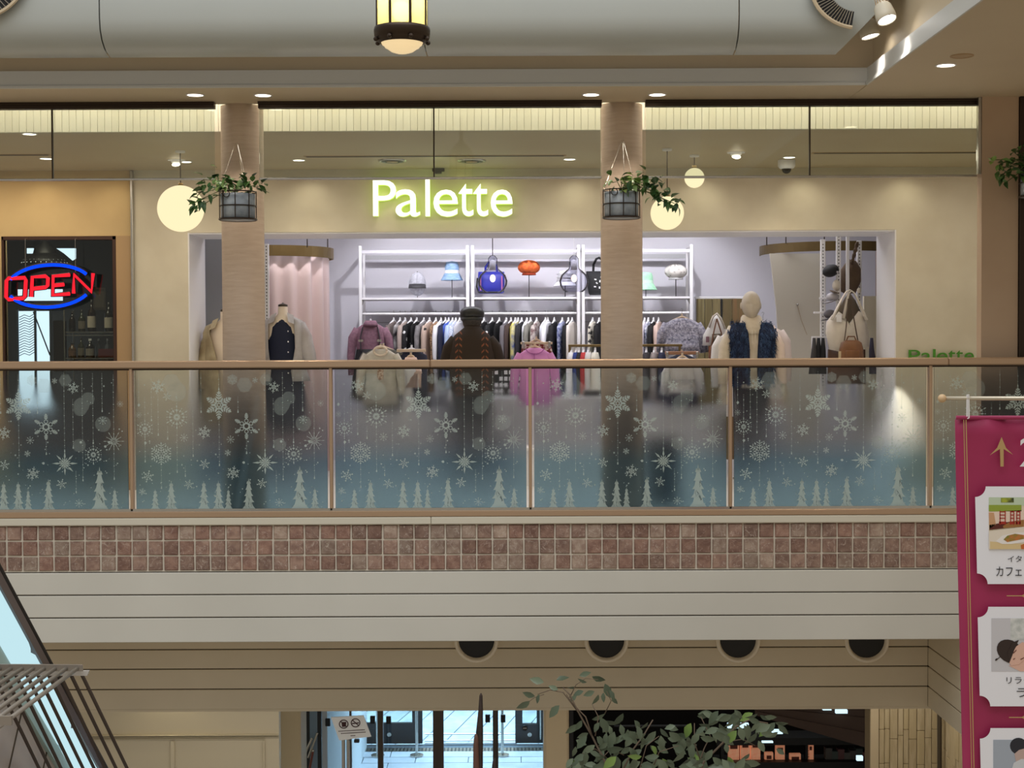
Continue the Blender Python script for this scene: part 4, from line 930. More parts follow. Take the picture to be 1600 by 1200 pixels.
for k, (px, cm, lab, L) in enumerate(rowc + rowd + rowe):
    pyy = 489 - .0
    garment(px, 487.5, YR + .08, cm, 'hanging ' + lab, yaw=72 + (k * 37 % 5), th=.66, L=L * .92, sleeve=k % 3 != 1, hook=.09, w=.20)
# hats, bags on the shelf
zsh = Z(466, YR) + .012
def stand(g, x, y, z1):
    MB().tube([(x, y, zsh), (x, y, z1)], .005, 6).build('stand_rod', M_black, g); MB().lathe([(.001, .008), (.035, .006), (.04, 0), (.001, 0)], (x, y, zsh), 14).build('stand_base', M_black, g)
def hat(px, py0, py1, kind, mt, label, wpx, dy=.2):
    y = YR + dy; t = P(px, py0, y); b = P(px, py1, y); h = t.z - b.z; r = sc(wpx / 2, y); c = Vector((t.x, y, b.z))
    g = thing('hat_on_stand', label, 'hat', (c.x, y, zsh), 'hats on the shop shelf'); stand(g, c.x, y, b.z + h * .4)
    if kind == 'bucket':
        MB().lathe([(r, 0), (r * .98, .004), (r * .70, h * .33), (r * .64, h * .38), (r * .62, h * .75), (r * .5, h * .95), (.001, h)], c, 28).build('hat_body', mt[0], g, smooth=True)
        MB().lathe([(r * .665, h * .36), (r * .655, h * .52)], c, 28).build('ribbon', mt[1], g, smooth=True)
    elif kind == 'cap':
        m = MB(); m.sph(c + Vector((0, 0, h * .28)), r * .95, 24, 14, sz=h * .72 / (r * .95)); m.build('crown', mt[0], g, smooth=True)
        m = MB(); rs = []
        for k in range(13):
            a = R(180 + 15 * k); rs.append([c + Vector((r * .92 * math.cos(a), r * .9 * math.sin(a), h * .30)), c + Vector((r * .98 * math.cos(a), -r * .15 + r * 1.25 * math.sin(a), h * .04 + .01 * math.cos(a) ** 2)), c + Vector((r * .98 * math.cos(a), -r * .15 + r * 1.25 * math.sin(a), h * .0)), c + Vector((r * .92 * math.cos(a), r * .9 * math.sin(a), h * .2))])
        m.rings(rs); m.build('brim', mt[1], g, smooth=True)
        MB().sph(c + Vector((0, 0, h)), .008, 8, 6).build('button', mt[1], g)
        for k in range(6):
            a = R(30 + 60 * k); MB().tube([c + Vector((r * .955 * math.cos(a) * math.sin(R(t_)), r * .955 * math.sin(a) * math.sin(R(t_)), h * .28 + h * .725 * math.cos(R(t_)))) for t_ in (2, 25, 50, 75, 90)], .0018, 4).build('seam', mat('seam_grey', (150, 150, 155), .7), g)
    elif kind == 'beret':
        def fn(v):
            a = math.atan2(v.y, v.x); k = 1 + .05 * math.sin(8 * a) * (1 if v.z > -h else 0); return Vector((v.x * k, v.y * k, v.z + (.012 * math.cos(8 * a) if v.z > 0 else 0)))
        MB().sph(c + Vector((0, 0, h * .5)), r, 32, 14, sz=h * .5 / r, fn=fn).build('puffed_crown', mt[0], g, smooth=True)
        MB().lathe([(r * .62, h * .08), (r * .66, -.004), (r * .6, -.006)], c, 24).build('band', mt[1], g, smooth=True)
    elif kind == 'tiered':
        MB().lathe([(r, 0), (r * .95, .006), (r * .74, h * .22), (r * .66, h * .28), (r * .72, h * .32), (r * .60, h * .48), (r * .68, h * .52), (r * .54, h * .7), (r * .60, h * .74), (r * .45, h * .92), (.001, h)], c, 28).build('hat_body', mt[0], g, smooth=True)
        for q in (.3, .5, .72): MB().lathe([(r * .72, h * q), (r * .70, h * q + .006)], c, 24).build('trim', mt[1], g, smooth=True)
hat(652, 425, 451, 'cap', (mat('cap_cloth', (202, 202, 212), .8, c2=(180, 180, 192), scale=40), mat('cap_brim', (62, 60, 64), .6)), 'light grey cap with dark brim on a stand, leftmost on the shelf', 28)
hat(706, 408, 438, 'bucket', (mat('denim_blue', (150, 180, 212), .9, c2=(118, 150, 190), scale=24, stretch=(1, 1, 5)), M_white), 'light blue bucket hat with white ribbon on a stand', 35)
hat(826.5, 408, 429, 'beret', (mat('orange_cloth', (226, 112, 46), .7, c2=(186, 72, 28), scale=26, bump=.2), mat('orange_band', (170, 60, 24), .8)), 'orange puffed beret on a thin black stand', 34)
hat(883, 422, 447, 'tiered', (mat('stripe_hat', (226, 226, 232), .8), mat('grey_steel')), 'white tiered bucket hat on a stand behind the right glass bulb', 38)
hat(1009, 425, 453, 'bucket', (mat('mint_cloth', (172, 222, 190), .85, c2=(150, 205, 170), scale=20), mat('mint_band', (196, 232, 208), .8)), 'mint green bucket hat half hidden by the right pillar', 36)
hat(1056, 414, 436, 'beret', (mat('white_rose_cloth', (226, 222, 216), .8, c2=(150, 140, 132), scale=24, lo=.56, hi=.66, bump=.2), M_white), 'white floral beret on a stand at the right end of the shelf', 35)
def tote(px0, px1, py0, py1, Y, mt, hm, label, depth=.10, hh=.16, taper=.9, name='tote_bag', cat='bag', group=None, round_=0, handles=2):
    a, b_ = P(px0, py1, Y), P(px1, py1, Y); z0 = a.z; h = P(px0, py0, Y).z - z0; cx = (a.x + b_.x) / 2; w = (b_.x - a.x) / 2
    g = thing(name, label, cat, (cx, Y, z0), group)
    def rr(z, k, dk): return [Vector((cx + w * k * math.copysign(abs(math.cos(t)) ** .45, math.cos(t)), Y + depth / 2 * dk * math.copysign(abs(math.sin(t)) ** .6, math.sin(t)), z)) for t in [2 * math.pi * i / 24 for i in range(24)]]
    MB().rings([rr(z0, taper * .93, .8), rr(z0 + .015, taper, 1), rr(z0 + h * .3, (taper + 1) / 2 + round_, 1), rr(z0 + h * .8, 1, .8), rr(z0 + h, 1 - round_ * 2, .5)]).build('bag_body', mt, g, smooth=True)
    for k in range(handles):
        y = Y + (-.02 if k == 0 else .03); MB().tube([(cx - w * .45, y, z0 + h * .9), (cx - w * .42, y, z0 + h + hh * .5), (cx - w * .2, y, z0 + h + hh * .92), (cx, y, z0 + h + hh), (cx + w * .2, y, z0 + h + hh * .92), (cx + w * .42, y, z0 + h + hh * .5), (cx + w * .45, y, z0 + h * .9)], .008, 8, flat=1.6).build('handle', hm, g, smooth=True)
    return g, cx, z0, w, h
M_bagblue = mat('royal_blue_leather', (52, 58, 176), .45)
g, cx, z0, w, h = tote(747, 788.5, 425, 458.5, YR + .2, M_bagblue, M_bagblue, 'royal blue boston bag on the shelf behind the left glass bulb', .16, .11, .96, 'boston_bag', round_=.01)
MB().tube([(cx - w * 1.02, YR + .12, z0 + h * .7), (cx - w * 1.08, YR + .1, z0 + h * .3), (cx - w * .95, YR + .1, z0 + .01), (cx + w * .6, YR + .09, z0 + .008), (cx + w * .95, YR + .1, z0 + .03)], .010, 8).build('shoulder_strap', M_black, g, smooth=True)
for s_ in (-1, 1): MB().box((cx + s_ * w * .8 - .008, YR + .108, z0 + .03), (cx + s_ * w * .8 + .008, YR + .112, z0 + h * .8)).build('trim_strip', mat('pink_strap', (206, 120, 160), .6), g)
M_blk = mat('black_canvas', (20, 20, 24), .7)
g, cx, z0, w, h = tote(916, 956, 424, 461, YR + .2, M_blk, M_blk, 'black tote bag with white marks, cut by the right pillar', .14, .15, .8)
for dx, dz in ((-.05, .09), (-.03, .13), (-.045, .17), (.0, .08), (.005, .15), (.02, .2), (.04, .11)):
    MB().box((cx + dx - .006, YR + .125, z0 + dz - .012), (cx + dx + .008, YR + .130, z0 + dz + .012), rot=Matrix.Rotation(dx * 30, 3, 'Y')).build('white_mark', M_white, g)
# glass bulb pendants
for px, Y, lab in ((770, 15.2, 'clear glass bulb pendant hanging before the blue bag'), (897, 15.3, 'clear glass bulb pendant hanging before the tiered hat')):
    c = P(px, 456, Y); s_ = Y / F; g = thing('glass_pendant_lamp', lab, 'lamp', c)
    prof = [(14, 0), (18, 3), (22, 10), (23, 17), (20, 26), (14, 32), (8.5, 36), (7.5, 40), (7.2, 52), (4, 56), (1, 57)]
    MB().lathe([(a * s_, b_ * s_) for a, b_ in prof], c, 32).build('glass_shade', (MATS.get('pendant_glass') or clear_glass('pendant_glass', (228, 228, 236), 1.0, .15, 1.14)), g, smooth=True)
    MB().lathe([(1 * s_, 34 * s_), (5 * s_, 34 * s_), (5 * s_, 48 * s_), (1 * s_, 50 * s_)], c, 16).build('socket', mat('bright_socket', (235, 235, 240), .3), g, smooth=True)
    MB().sph(c + Vector((0, 0, 21 * s_)), 4.2 * s_, 14, 10, sz=1.4).build('bulb', emis('filament_glow', (255, 225, 200), 4), g, smooth=True)
    MB().tube([c + Vector((0, 0, 56 * s_)), Vector((c.x, c.y, 3.03))], .005 if px < 800 else .003, 6).build('cord', M_black if px < 800 else M_white, g)
# ---- brass rings with curtains
def ring_band(cx, cy, r, a0, a1, zt2, zb2_, mt, g, name='brass_band', thick=.012):
    m = MB(); rs = []
    for i in range(37):
        a = R(a0 + (a1 - a0) * i / 36); ca, sa = math.cos(a), math.sin(a)
        rs.append([Vector((cx + q * ca, cy + q * sa, z)) for q, z in ((r, zb2_), (r, zt2), (r - thick, zt2), (r - thick, zb2_))])
    m.rings(rs); m.build(name, mt, g, smooth=False)
def curtain(cx, cy, r, a0, a1, zt2, mt, g, waves, amp=.035, zb2_=.02):
    m = MB(); top = []; bot = []; n = int(waves * 10)
    for i in range(n + 1):
        t = i / n; a = R(a0 + (a1 - a0) * t); w = math.sin(t * waves * 2 * math.pi) + .35 * math.sin(t * waves * 4.7 + 1)
        for lst, am, z in ((top, amp * .7, zt2), (bot, amp, zb2_)):
            q = r + w * am; lst.append(Vector((cx + q * math.cos(a), cy + q * math.sin(a), z)))
    rs = [top, [a.lerp(b_, .1) for a, b_ in zip(top, bot)], bot]; vs = [v for q in rs for v in q]; k = n + 1
    m.add(vs, [(i * k + j, i * k + j + 1, (i + 1) * k + j + 1, (i + 1) * k + j) for i in range(2) for j in range(n)])
    o = m.build('curtain', mt, g, smooth=True); sm = o.modifiers.new('thick', 'SOLIDIFY'); sm.thickness = .004
M_pink = mat('pink_curtain', (232, 208, 208), .75, sheen=.3)
cx, cy = X(432, 14.9), 14.98; rr_ = X(519, 14.98) - cx
g = thing('curtained_fitting_room', 'pink curtain hanging from a curved brass band at left of the shop', 'fitting room', (cx, cy, 0))
ztb, zbb = Z(381, 14.4), Z(398, 14.4)
ring_band(cx, cy, rr_ + .02, -200, 95, ztb, zbb, M_brass, g)
curtain(cx, cy, rr_ - .05, -130, 30, zbb + .01, M_pink, g, 8)
for px, yy in ((480, 14.5), (512, 14.85)): MB().tube([(X(px, yy, 375), yy, ztb - .02), (X(px, yy, 375), yy, 3.03)], .006, 6).build('hanging_rod', M_dark, g)
M_gcur = mat('grey_curtain', (150, 138, 138), .8); M_wht = mat('warm_board', (206, 200, 186), .7)
cx2, cy2 = X(1302, 15.3), 15.45; r2 = cx2 - X(1188, 15.45)
g = thing('fitting_room_with_board', 'curved dark brass band with a cream slanted board beneath at right of the shop', 'fitting room', (cx2, cy2, 0))
ztb, zbb = Z(379, 14.75), Z(394, 14.75)
ring_band(cx2, cy2, r2, -190, 0, ztb, zbb, mat('dark_brass', (104, 86, 52), .5, .6), g)
yb_ = 15.0
MB().slab([P(1203, 396, yb_), P(1290, 396, yb_), Vector((P(1290, 560, yb_).x, yb_, .02)), Vector((P(1228, 560, yb_).x, yb_, .02)), P(1213, 480, yb_)], (0, .03, 0)).build('cream_board', M_wht, g)
c = P(1246, 476, yb_ - .01); MB().sph(c, .012, 10, 8).build('peg', M_steel, g); MB().tube([c, P(1252, 500, yb_ - .012), P(1261, 523, yb_ - .004)], .002, 5).build('cord', M_trim, g)
curtain(cx2, cy2, r2 - .08, -60, -12, zbb, mat('rose_grey_curtain', (150, 128, 122), .8), g, 3)
for px, yy in ((1198, 15.2), (1228, 14.95), (1288, 14.8)): MB().tube([(X(px, yy, 370), yy, ztb - .01), (X(px, yy, 370), yy, 3.03)], .006, 6).build('hanging_rod', M_dark, g)
# perforated post behind left mannequin
def perfpost(px, py0, Y, label, z0=0.0, pyb=None, wpx=7):
    x = P(px, py0, Y).x; z1 = P(px, py0, Y).z; z0 = z0 if pyb is None else P(px, pyb, Y).z; w = sc(wpx / 2, Y)
    g = thing('perforated_post', label, 'post', (x, Y, z0)); MB().box((x - w, Y, z0), (x + w, Y + .03, z1), bev=.003).build('post_body', M_white, g)
    m = MB(); z = z0 + .03
    while z < z1 - .03: m.box((x - .0045, Y - .002, z), (x + .0045, Y + .001, z + .012)); z += .032
    o = m.build('slots', M_black, g); o['kind'] = 'stuff'; return g
perfpost(416, 381, 14.2, 'white perforated post beside the left pillar at the pink curtain')
perfpost(1286, 374, 14.25, 'white perforated post left of the black beret')
perfpost(1310.5, 366, 14.1, 'white perforated post before the brown felt bag')
perfpost(1343, 376, 14.3, 'white perforated post right of the brown felt bag')
m = MB(); a = P(1325, 366, 14.12); m.box((a.x - .014, 14.12, 0), (a.x + .014, 14.15, a.z)); o = m.build('plain_post', M_white); tag(o, 'plain white post just right of the perforated one with bags', 'post')
g = thing('display_arms', 'white steel display arms on the right rack posts', 'rack arm', P(1286, 530, 14.2))
for a, b_, y in ((1281, 1306, 466), (1272, 1292, 488.5), (1269, 1292, 527)): MB().box(P(a, y + 1.5, 14.2), P(b_, y - 1.5, 14.24), bev=.003).build('arm', M_white, g)
MB().box(P(1269, 545, 14.2), P(1273, 527, 14.24)).build('arm', M_white, g)
# bags and hats on the right rack
M_ivory = mat('ivory_leather', (226, 218, 204), .55, c2=(212, 202, 188), scale=6, bump=.2)
Yb = 13.95
g = thing('slouchy_tote_bag', 'big ivory slouchy tote bag hanging on the right display rack', 'bag', P(1323, 546, Yb))
def bagpoly(pts, mt, name, y, d=.09, par=None):
    c = Vector((sum(p[0] for p in pts) / len(pts), sum(p[1] for p in pts) / len(pts), 0))
    f = [P(x, yy, y) for x, yy in pts]; mid = [P(c.x + (x - c.x) * .55, c.y + (yy - c.y) * .55, y) + Vector((0, -d * .5, 0)) for x, yy in pts]; bk = [v + Vector((0, d * .5, 0)) for v in f]
    m = MB(); m.rings([bk, f, mid]); return m.build(name, mt, par, smooth=True)
bagpoly([(1297, 546), (1292, 520), (1293, 503), (1302, 492), (1311, 487), (1318, 492), (1327, 506), (1336, 494), (1342, 486), (1352, 492), (1357, 520), (1358, 542), (1335, 547), (1312, 549)], M_ivory, 'bag_body', Yb, .12, g)
bagpoly([(1306, 495), (1318, 470), (1327, 456), (1337, 470), (1348, 495), (1328, 515)], mat('bag_inside', (96, 84, 70), .8), 'bag_inside', Yb + .03, .03, g)
for pts in ([(1300, 500), (1307, 484), (1316, 466), (1322, 456), (1328, 453)], [(1354, 500), (1347, 484), (1340, 468), (1334, 457), (1328, 453)], [(1318, 498), (1322, 476), (1326, 458), (1330, 455)]):
    MB().tube([P(x, y, Yb - .06) for x, y in pts], [.04, .034, .026, .02, .018][:len(pts)], 8, flat=.35).build('strap', M_ivory, g, smooth=True)
MB().box(P(1307, 503, Yb - .085), P(1315, 491, Yb - .08)).build('price_tag', M_white, g)
bagpoly([(1299, 497), (1306, 486), (1316, 470), (1312, 484), (1305, 494)], mat('olive_lining', (122, 112, 84), .8), 'lining', Yb - .07, .02, g)
M_tan = mat('brown_leather', (132, 90, 58), .4, c2=(112, 74, 46), scale=8, bump=.15)
Yk = 13.78
g = thing('small_brown_backpack', 'small tan-brown leather backpack hanging low in front of the ivory tote', 'bag', P(1330, 562, Yk))
c = P(1330, 562, Yk)
def rrect(z, w, d): return [Vector((c.x + w * math.copysign(abs(math.cos(t)) ** .5, math.cos(t)), Yk + d * math.copysign(abs(math.sin(t)) ** .6, math.sin(t)), z)) for t in [2 * math.pi * i / 24 for i in range(24)]]
zb_ = c.z - .07
MB().rings([rrect(zb_, .10, .05), rrect(zb_ + .02, .115, .06), rrect(c.z + .10, .112, .06), rrect(c.z + .16, .095, .055), rrect(c.z + .185, .06, .04)]).build('bag_body', M_tan, g, smooth=True)
MB().box((c.x - .07, Yk - .078, zb_ + .02), (c.x + .07, Yk - .055, c.z + .09), bev=.012).build('front_pocket', M_tan, g)
MB().tube([(c.x - .05, Yk, c.z + .17), (c.x - .03, Yk, c.z + .22), (c.x + .03, Yk, c.z + .22), (c.x + .05, Yk, c.z + .17)], .007, 8).build('top_handle', M_tan, g)
for s_ in (-1, 1): MB().tube([(c.x + s_ * .07, Yk, c.z + .14), (c.x + s_ * .045, Yk + .02, c.z + .30), (c.x + s_ * .01, Yk + .08, c.z + .58)], .006, 6).build('shoulder_strap', mat('dark_strap', (80, 60, 44), .5), g)
MB().box((c.x - .13, Yk - .04, c.z - .02), (c.x - .075, Yk - .035, c.z + .08)).build('hang_tag', mat('kraft_tag', (190, 172, 140), .8), g)
M_kraft = mat('dark_brown_leather', (92, 62, 42), .45)
g = bagpoly([(1295, 546), (1352, 546), (1353, 600), (1294, 600)], M_kraft, 'brown_satchel', 14.08, .1); tag(g, 'dark brown satchel behind and below the ivory tote', 'bag')
M_felt = mat('brown_felt', (104, 84, 66), .85, c2=(88, 70, 54), scale=10)
g = thing('brown_felt_bag', 'brown felt bag with braided handle hanging high on the right rack', 'bag', P(1328, 458, 14.22))
bagpoly([(1310, 452), (1309, 430), (1320, 414), (1327, 405), (1338, 408), (1345, 420), (1345, 440), (1337, 458), (1322, 459)], M_felt, 'bag_body', 14.22, .1, g)
for s_ in (-1, 1): MB().tube([P(1331 + s_ * (1.8 * math.sin(k * 1.3)) + k * .9, 412 - k * 3.4, 14.18 + s_ * .01 * math.cos(k * 1.3)) for k in range(11)], .011, 6).build('braided_handle', M_felt, g, smooth=True)
MB().sph(P(1342, 454, 14.14), .02, 10, 8, sz=1.4).build('shell_charm', M_ivory, g, smooth=True)
o = thing('black_beret', 'black beret hanging left of the brown felt bag', 'hat', P(1298, 425, 14.1))
MB().sph(P(1298, 423, 14.1), .085, 20, 12, sx=.95, sz=.72, rot=Matrix.Rotation(R(-18), 3, 'Y')).build('crown', M_blk, o, smooth=True); MB().sph(P(1308, 425, 14.03), .012, 8, 6).build('pin', M_steel, o)
g = thing('cream_cap', 'cream cap hanging below the black beret', 'hat', P(1305, 455, 14.1))
MB().sph(P(1307, 446, 14.1), .05, 16, 10, sx=.8, sz=1.1).build('crown', M_ivory, g, smooth=True); MB().sph(P(1303, 456, 14.05), .045, 14, 6, sz=.2, rot=Matrix.Rotation(R(20), 3, 'Y')).build('brim', mat('taupe_brim', (130, 116, 104), .8), g, smooth=True)
for px, py, lab, cc in ((1301, 464, 'light grey patterned cap on the white arm left of the ivory tote', (186, 182, 188)), (1297, 491, 'dark grey cap on the lower white arm left of the ivory tote', (104, 100, 106))):
    g = thing('grey_cap', lab, 'hat', P(px, py + 6, 14.12)); MB().sph(P(px, py, 14.12), .062, 18, 10, sx=1.0, sz=.72).build('crown', mat('capcloth%d' % px, cc, .85), g, smooth=True); MB().sph(P(px - 6, py + 8, 14.07), .055, 14, 6, sz=.16, rot=Matrix.Rotation(R(-14), 3, 'Y')).build('brim', mat('capbrim%d' % px, tuple(int(v * .8) for v in cc), .85), g, smooth=True)
for k, (px, cc, lab) in enumerate(((1272, (60, 58, 60), 'charcoal scarf hanging at the left end of the white display arm'), (1279, (24, 24, 28), 'black strap bag hanging on the white display arm'), (1286, (30, 30, 34), 'black and white scarf hanging beside the black strap bag'), (1362, (70, 66, 84), 'slate violet scarf hanging right of the ivory tote'))):
    c = P(px, 528, 14.1); m = MB(); m.loft([(c.z, 0, 0, .014, .02), (c.z - .12, .0, 0, .026, .03), (c.z - .35, (.02 if k == 3 else -.01), 0, .045, .04)], 12, org=(c.x, c.y, 0)); o = m.build('hanging_scarf', fab('scarf%d' % k, cc), smooth=True); tag(o, lab, 'scarf')
# totes hanging near the mirror
Yt = 15.2
g = thing('white_canvas_tote', 'white canvas tote hanging in front of the bamboo-toned mirror', 'bag', P(1117, 545, Yt))
bagpoly([(1098, 540), (1099, 524), (1107, 510), (1114, 494), (1121, 492), (1128, 506), (1137, 518), (1139, 540)], mat('white_canvas', (232, 228, 222), .8), 'bag_body', Yt, .08, g)
MB().tube([P(1108, 512, Yt - .04), P(1114, 495, Yt - .04), P(1120, 490, Yt - .04), P(1126, 497, Yt - .04), P(1133, 514, Yt - .04)], .012, 8).build('strap', M_ivory, g, smooth=True)
MB().box(P(1103, 535, Yt - .05), P(1108, 526, Yt - .045)).build('cloth_label', mat('mauve_label', (150, 110, 118), .7), g)
g = thing('bronze_strap_bag', 'dark bronze shoulder bag with long brown straps below the white tote', 'bag', P(1121, 552, Yt - .12))
bagpoly([(1113, 538), (1113, 522), (1128, 521), (1129, 538), (1121, 541)], mat('bronze_leather', (96, 82, 66), .3, .3), 'bag_body', Yt - .12, .08, g)
for a, b_ in ((1115, 1109), (1127, 1131)): MB().tube([P(1120, 498, Yt - .12), P(a, 520, Yt - .13), P(b_, 556, Yt - .13)], .008, 6).build('strap', mat('bag_strap_brown', (122, 84, 60), .5), g)
o = bagpoly([(1108, 562), (1108, 541), (1134, 541), (1135, 562)], mat('cognac_leather', (150, 92, 62), .4), 'cognac_bag', Yt - .02, .1); tag(o, 'cognac leather bag at the bottom of the hanging bags by the mirror', 'bag')
# mirror: its bamboo reflection is put into the colours of upright boards
g = thing('leaning_mirror', 'mirror beside the mannequin with its bamboo reflection painted as coloured boards', 'wall panel', (X(1130, 16.45), 16.45, 0))
zm = Z(468, 16.4)
for k, (a, b_) in enumerate(((1088, 1101), (1101, 1113), (1113, 1126), (1126, 1129), (1129, 1144), (1144, 1172))):
    MB().box((X(a, 16.45) + .003, 16.45, 0), (X(b_, 16.45) - .003, 16.48, zm)).build('board', M_black if k == 3 else mat('bamboo%d' % k, [(136, 124, 84), (120, 108, 70), (140, 126, 86), 0, (110, 92, 62), (128, 96, 62)][k], .5, c2=(104, 92, 58), scale=5, stretch=(14, 1, .4)), g)
# ---- front-facing clothes on stands
def frontal(px, py, Y, colr, label, **k):
    k.setdefault('yaw', 0); k.setdefault('group', 'clothes shown facing front'); return garment(px, py, Y, colr, label, **k)
M_mauve = fab('mauve_knit', (150, 112, 128), (132, 96, 112), 40)
g, q, z0 = frontal(579, 498, 15.7, M_mauve, 'mauve turtleneck with black pinafore straps hung facing front at left', L=.8, w=.162, hook=.03)
MB().loft([(z0 + .03, 0, 0, .055, .045), (z0 - .0, 0, -.01, .075, .055), (z0 - .03, 0, -.01, .085, .06)], 18, org=wloc(g)).build('turtleneck', M_mauve, g, smooth=True)
for s_ in (-1, 1): MB().tube([q(s_ * .08, -.05, z0 - .04), q(s_ * .105, -.066, z0 - .16), q(s_ * .10, -.066, z0 - .30)], .017, 6, flat=.4).build('pinafore_strap', mat('strap_grey', (70, 66, 70), .7), g); MB().box(q(s_ * .10 - .025, -.08, z0 - .2), q(s_ * .10 + .025, -.07, z0 - .175)).build('buckle', M_steel, g)
MB().loft([(z0 - .28, 0, -.005, .155, .068), (z0 - .5, 0, -.005, .19, .075), (z0 - .82, 0, -.005, .22, .09)], 18, org=wloc(g)).build('pinafore', M_blk, g, smooth=True)
M_cr = fab('cream_grey_cloth', (206, 200, 188), (186, 180, 170), 12)
g, q, z0 = frontal(595, 539, 14.3, M_cr, 'cream cropped jacket with round neck on a pale hanger at left front', L=.55, w=.155, hook=.02, hang=M_hang, flare=1.15)
ringp = [q(.065 * math.cos(R(a)), -.05 + .0 * a, z0 - .02 + .045 * math.sin(R(a))) for a in range(0, 361, 24)]
MB().tube(ringp, .012, 6).build('collar', mat('pale_collar', (224, 208, 190), .8), g, smooth=True)
MB().box(q(-.03, -.062, z0 - .3), q(.03, -.058, z0 - .16)).build('patterned_patch', mat('ditsy', (226, 208, 190), .8, c2=(150, 110, 90), scale=60), g)
g, q, z0 = frontal(599, 538, 15.0, fab('plaid_olive', (84, 82, 74), (120, 114, 100), 18), 'olive plaid jacket behind the cream jacket', L=.8, w=.2, hook=.02, hang=M_hang)
g, q, z0 = frontal(642, 552, 14.4, mat('pale_pink_cloth', (238, 206, 190), .8), 'pale pink top just above the handrail', L=.16, w=.10, hook=.02, sleeve=False, hang=M_hang)
g, q, z0 = frontal(643, 541, 15.0, fab('navy_skirt', (40, 42, 60)), 'navy skirt on a clip hanger behind the pale pink top', L=.6, w=.16, hook=.02, sleeve=False)
MB().box(q(-.15, -.05, z0 - .02), q(.15, -.03, z0 + .012), bev=.004).build('clip_bar', M_hang, g)
M_vio = mat('orchid_cloth', (214, 142, 208), .7, sheen=.2)
g, q, z0 = frontal(835.5, 533, 13.95, M_vio, 'orchid pink jacket on a big wooden hanger just behind the handrail', L=.55, w=.152, hook=.045, hang=M_hang, flare=1.1)
MB().box(q(-.012, -.07, z0 - .55), q(.0, -.055, z0 - .05)).build('placket', mat('orchid_dark', (186, 110, 180), .7), g)
MB().tube([q(.085 * math.cos(R(a)), -.052, z0 - .005 + .05 * math.sin(R(a))) for a in range(180, 361, 20)], .006, 6).build('neckline', mat('orchid_dark'), g)
g, q, z0 = frontal(838, 521, 14.6, fab('red_plaid', (120, 36, 44), (210, 190, 180), 26, lo=.5, hi=.6), 'red plaid skirt on a wooden clip hanger behind the orchid jacket', L=.45, w=.155, hook=.06, sleeve=False, hang=M_hang)
MB().box(q(-.16, -.04, z0 - .03), q(.16, -.025, z0 - .005), bev=.004).build('clip_bar', M_hang, g)
for s_ in (-1, 1): MB().box(q(s_ * .13 - .012, -.055, z0 - .07), q(s_ * .13 + .012, -.04, z0), bev=.004).build('clip', M_steel, g)
M_fluff = mat('feather_tweed', (196, 192, 204), .9, c2=(130, 128, 146), scale=42, detail=6, bump=.8)
g, q, z0 = frontal(1065.5, 484, 15.3, M_fluff, 'fluffy lilac-grey feather-knit top hung facing front', L=.36, w=.185, hook=.07, hang=M_hang)
m = MB(); rnd = random.Random(5)
for _ in range(420):
    a = rnd.uniform(-.19, .19); z = z0 - rnd.uniform(.04, .36); p = q(a, -.052 * math.sqrt(max(.05, 1 - (a / .2) ** 2)), z); d = Vector((rnd.uniform(-.018, .018), -.014, rnd.uniform(-.022, .004))); m.add([p + Vector((-.002, 0, 0)), p + Vector((.002, 0, 0)), p + d], [(0, 1, 2)])
o = m.build('fringe', mat('fringe_pale', (222, 220, 230), .9), g); o['kind'] = 'stuff'
g, q, z0 = frontal(1065, 548, 14.6, fab('dark_denim', (46, 50, 66), (60, 66, 86), 30), 'dark denim trousers on a wooden clip hanger under the fluffy top', L=.75, w=.17, hook=.02, sleeve=False, hang=M_hang)
MB().box(q(-.17, -.05, z0 - .0), q(.17, -.03, z0 + .035), bev=.005).build('clip_bar', mat('mid_wood', (160, 116, 88), .5), g)
for s_ in (-1, 1): MB().box(q(s_ * .15 - .012, -.06, z0 - .03), q(s_ * .15 + .012, -.045, z0 + .03), bev=.003).build('clip', M_steel, g)
g, q, z0 = frontal(1066, 553, 14.35, mat('grey_white_top', (206, 204, 206), .8), 'pale grey top with wooden hanger half hidden by the handrail below the fluffy top', L=.35, w=.13, hook=.02, hang=M_hang)
# brass rail with small clothes
g = thing('low_clothes_rail', 'low brass clothes rail crossing behind the right pillar', 'clothes rail', (X(975, 15.05), 15.05, 0))
zr_ = Z(540.5, 15.05)
MB().box((X(888, 15.05), 15.04, zr_ - .014), (X(1066, 15.05), 15.06, zr_ + .012), bev=.004).build('rail', M_brass, g)
for px in (890, 1062): MB().box((X(px, 15.05) - .012, 15.03, 0), (X(px, 15.05) + .012, 15.07, zr_)).build('leg', M_brass, g)
for k, (px, cc, lab) in enumerate(((893, (235, 235, 238), 'white'), (900, (40, 60, 130), 'royal blue'), (905, (30, 30, 40), 'black'), (912, (190, 60, 60), 'red'), (919, (225, 222, 220), 'off-white'), (930, (232, 228, 214), 'ivory branch-printed'), (1010, (60, 56, 60), 'charcoal'), (1022, (150, 140, 138), 'taupe'), (1034, (40, 44, 70), 'deep navy'))):
    garment(px, 543, 15.05, fab('small%d' % k, cc), f'{lab} small top on the low brass rail', yaw=78, L=.5, w=.13, sleeve=False, hook=.03, group='tops on the low brass rail')
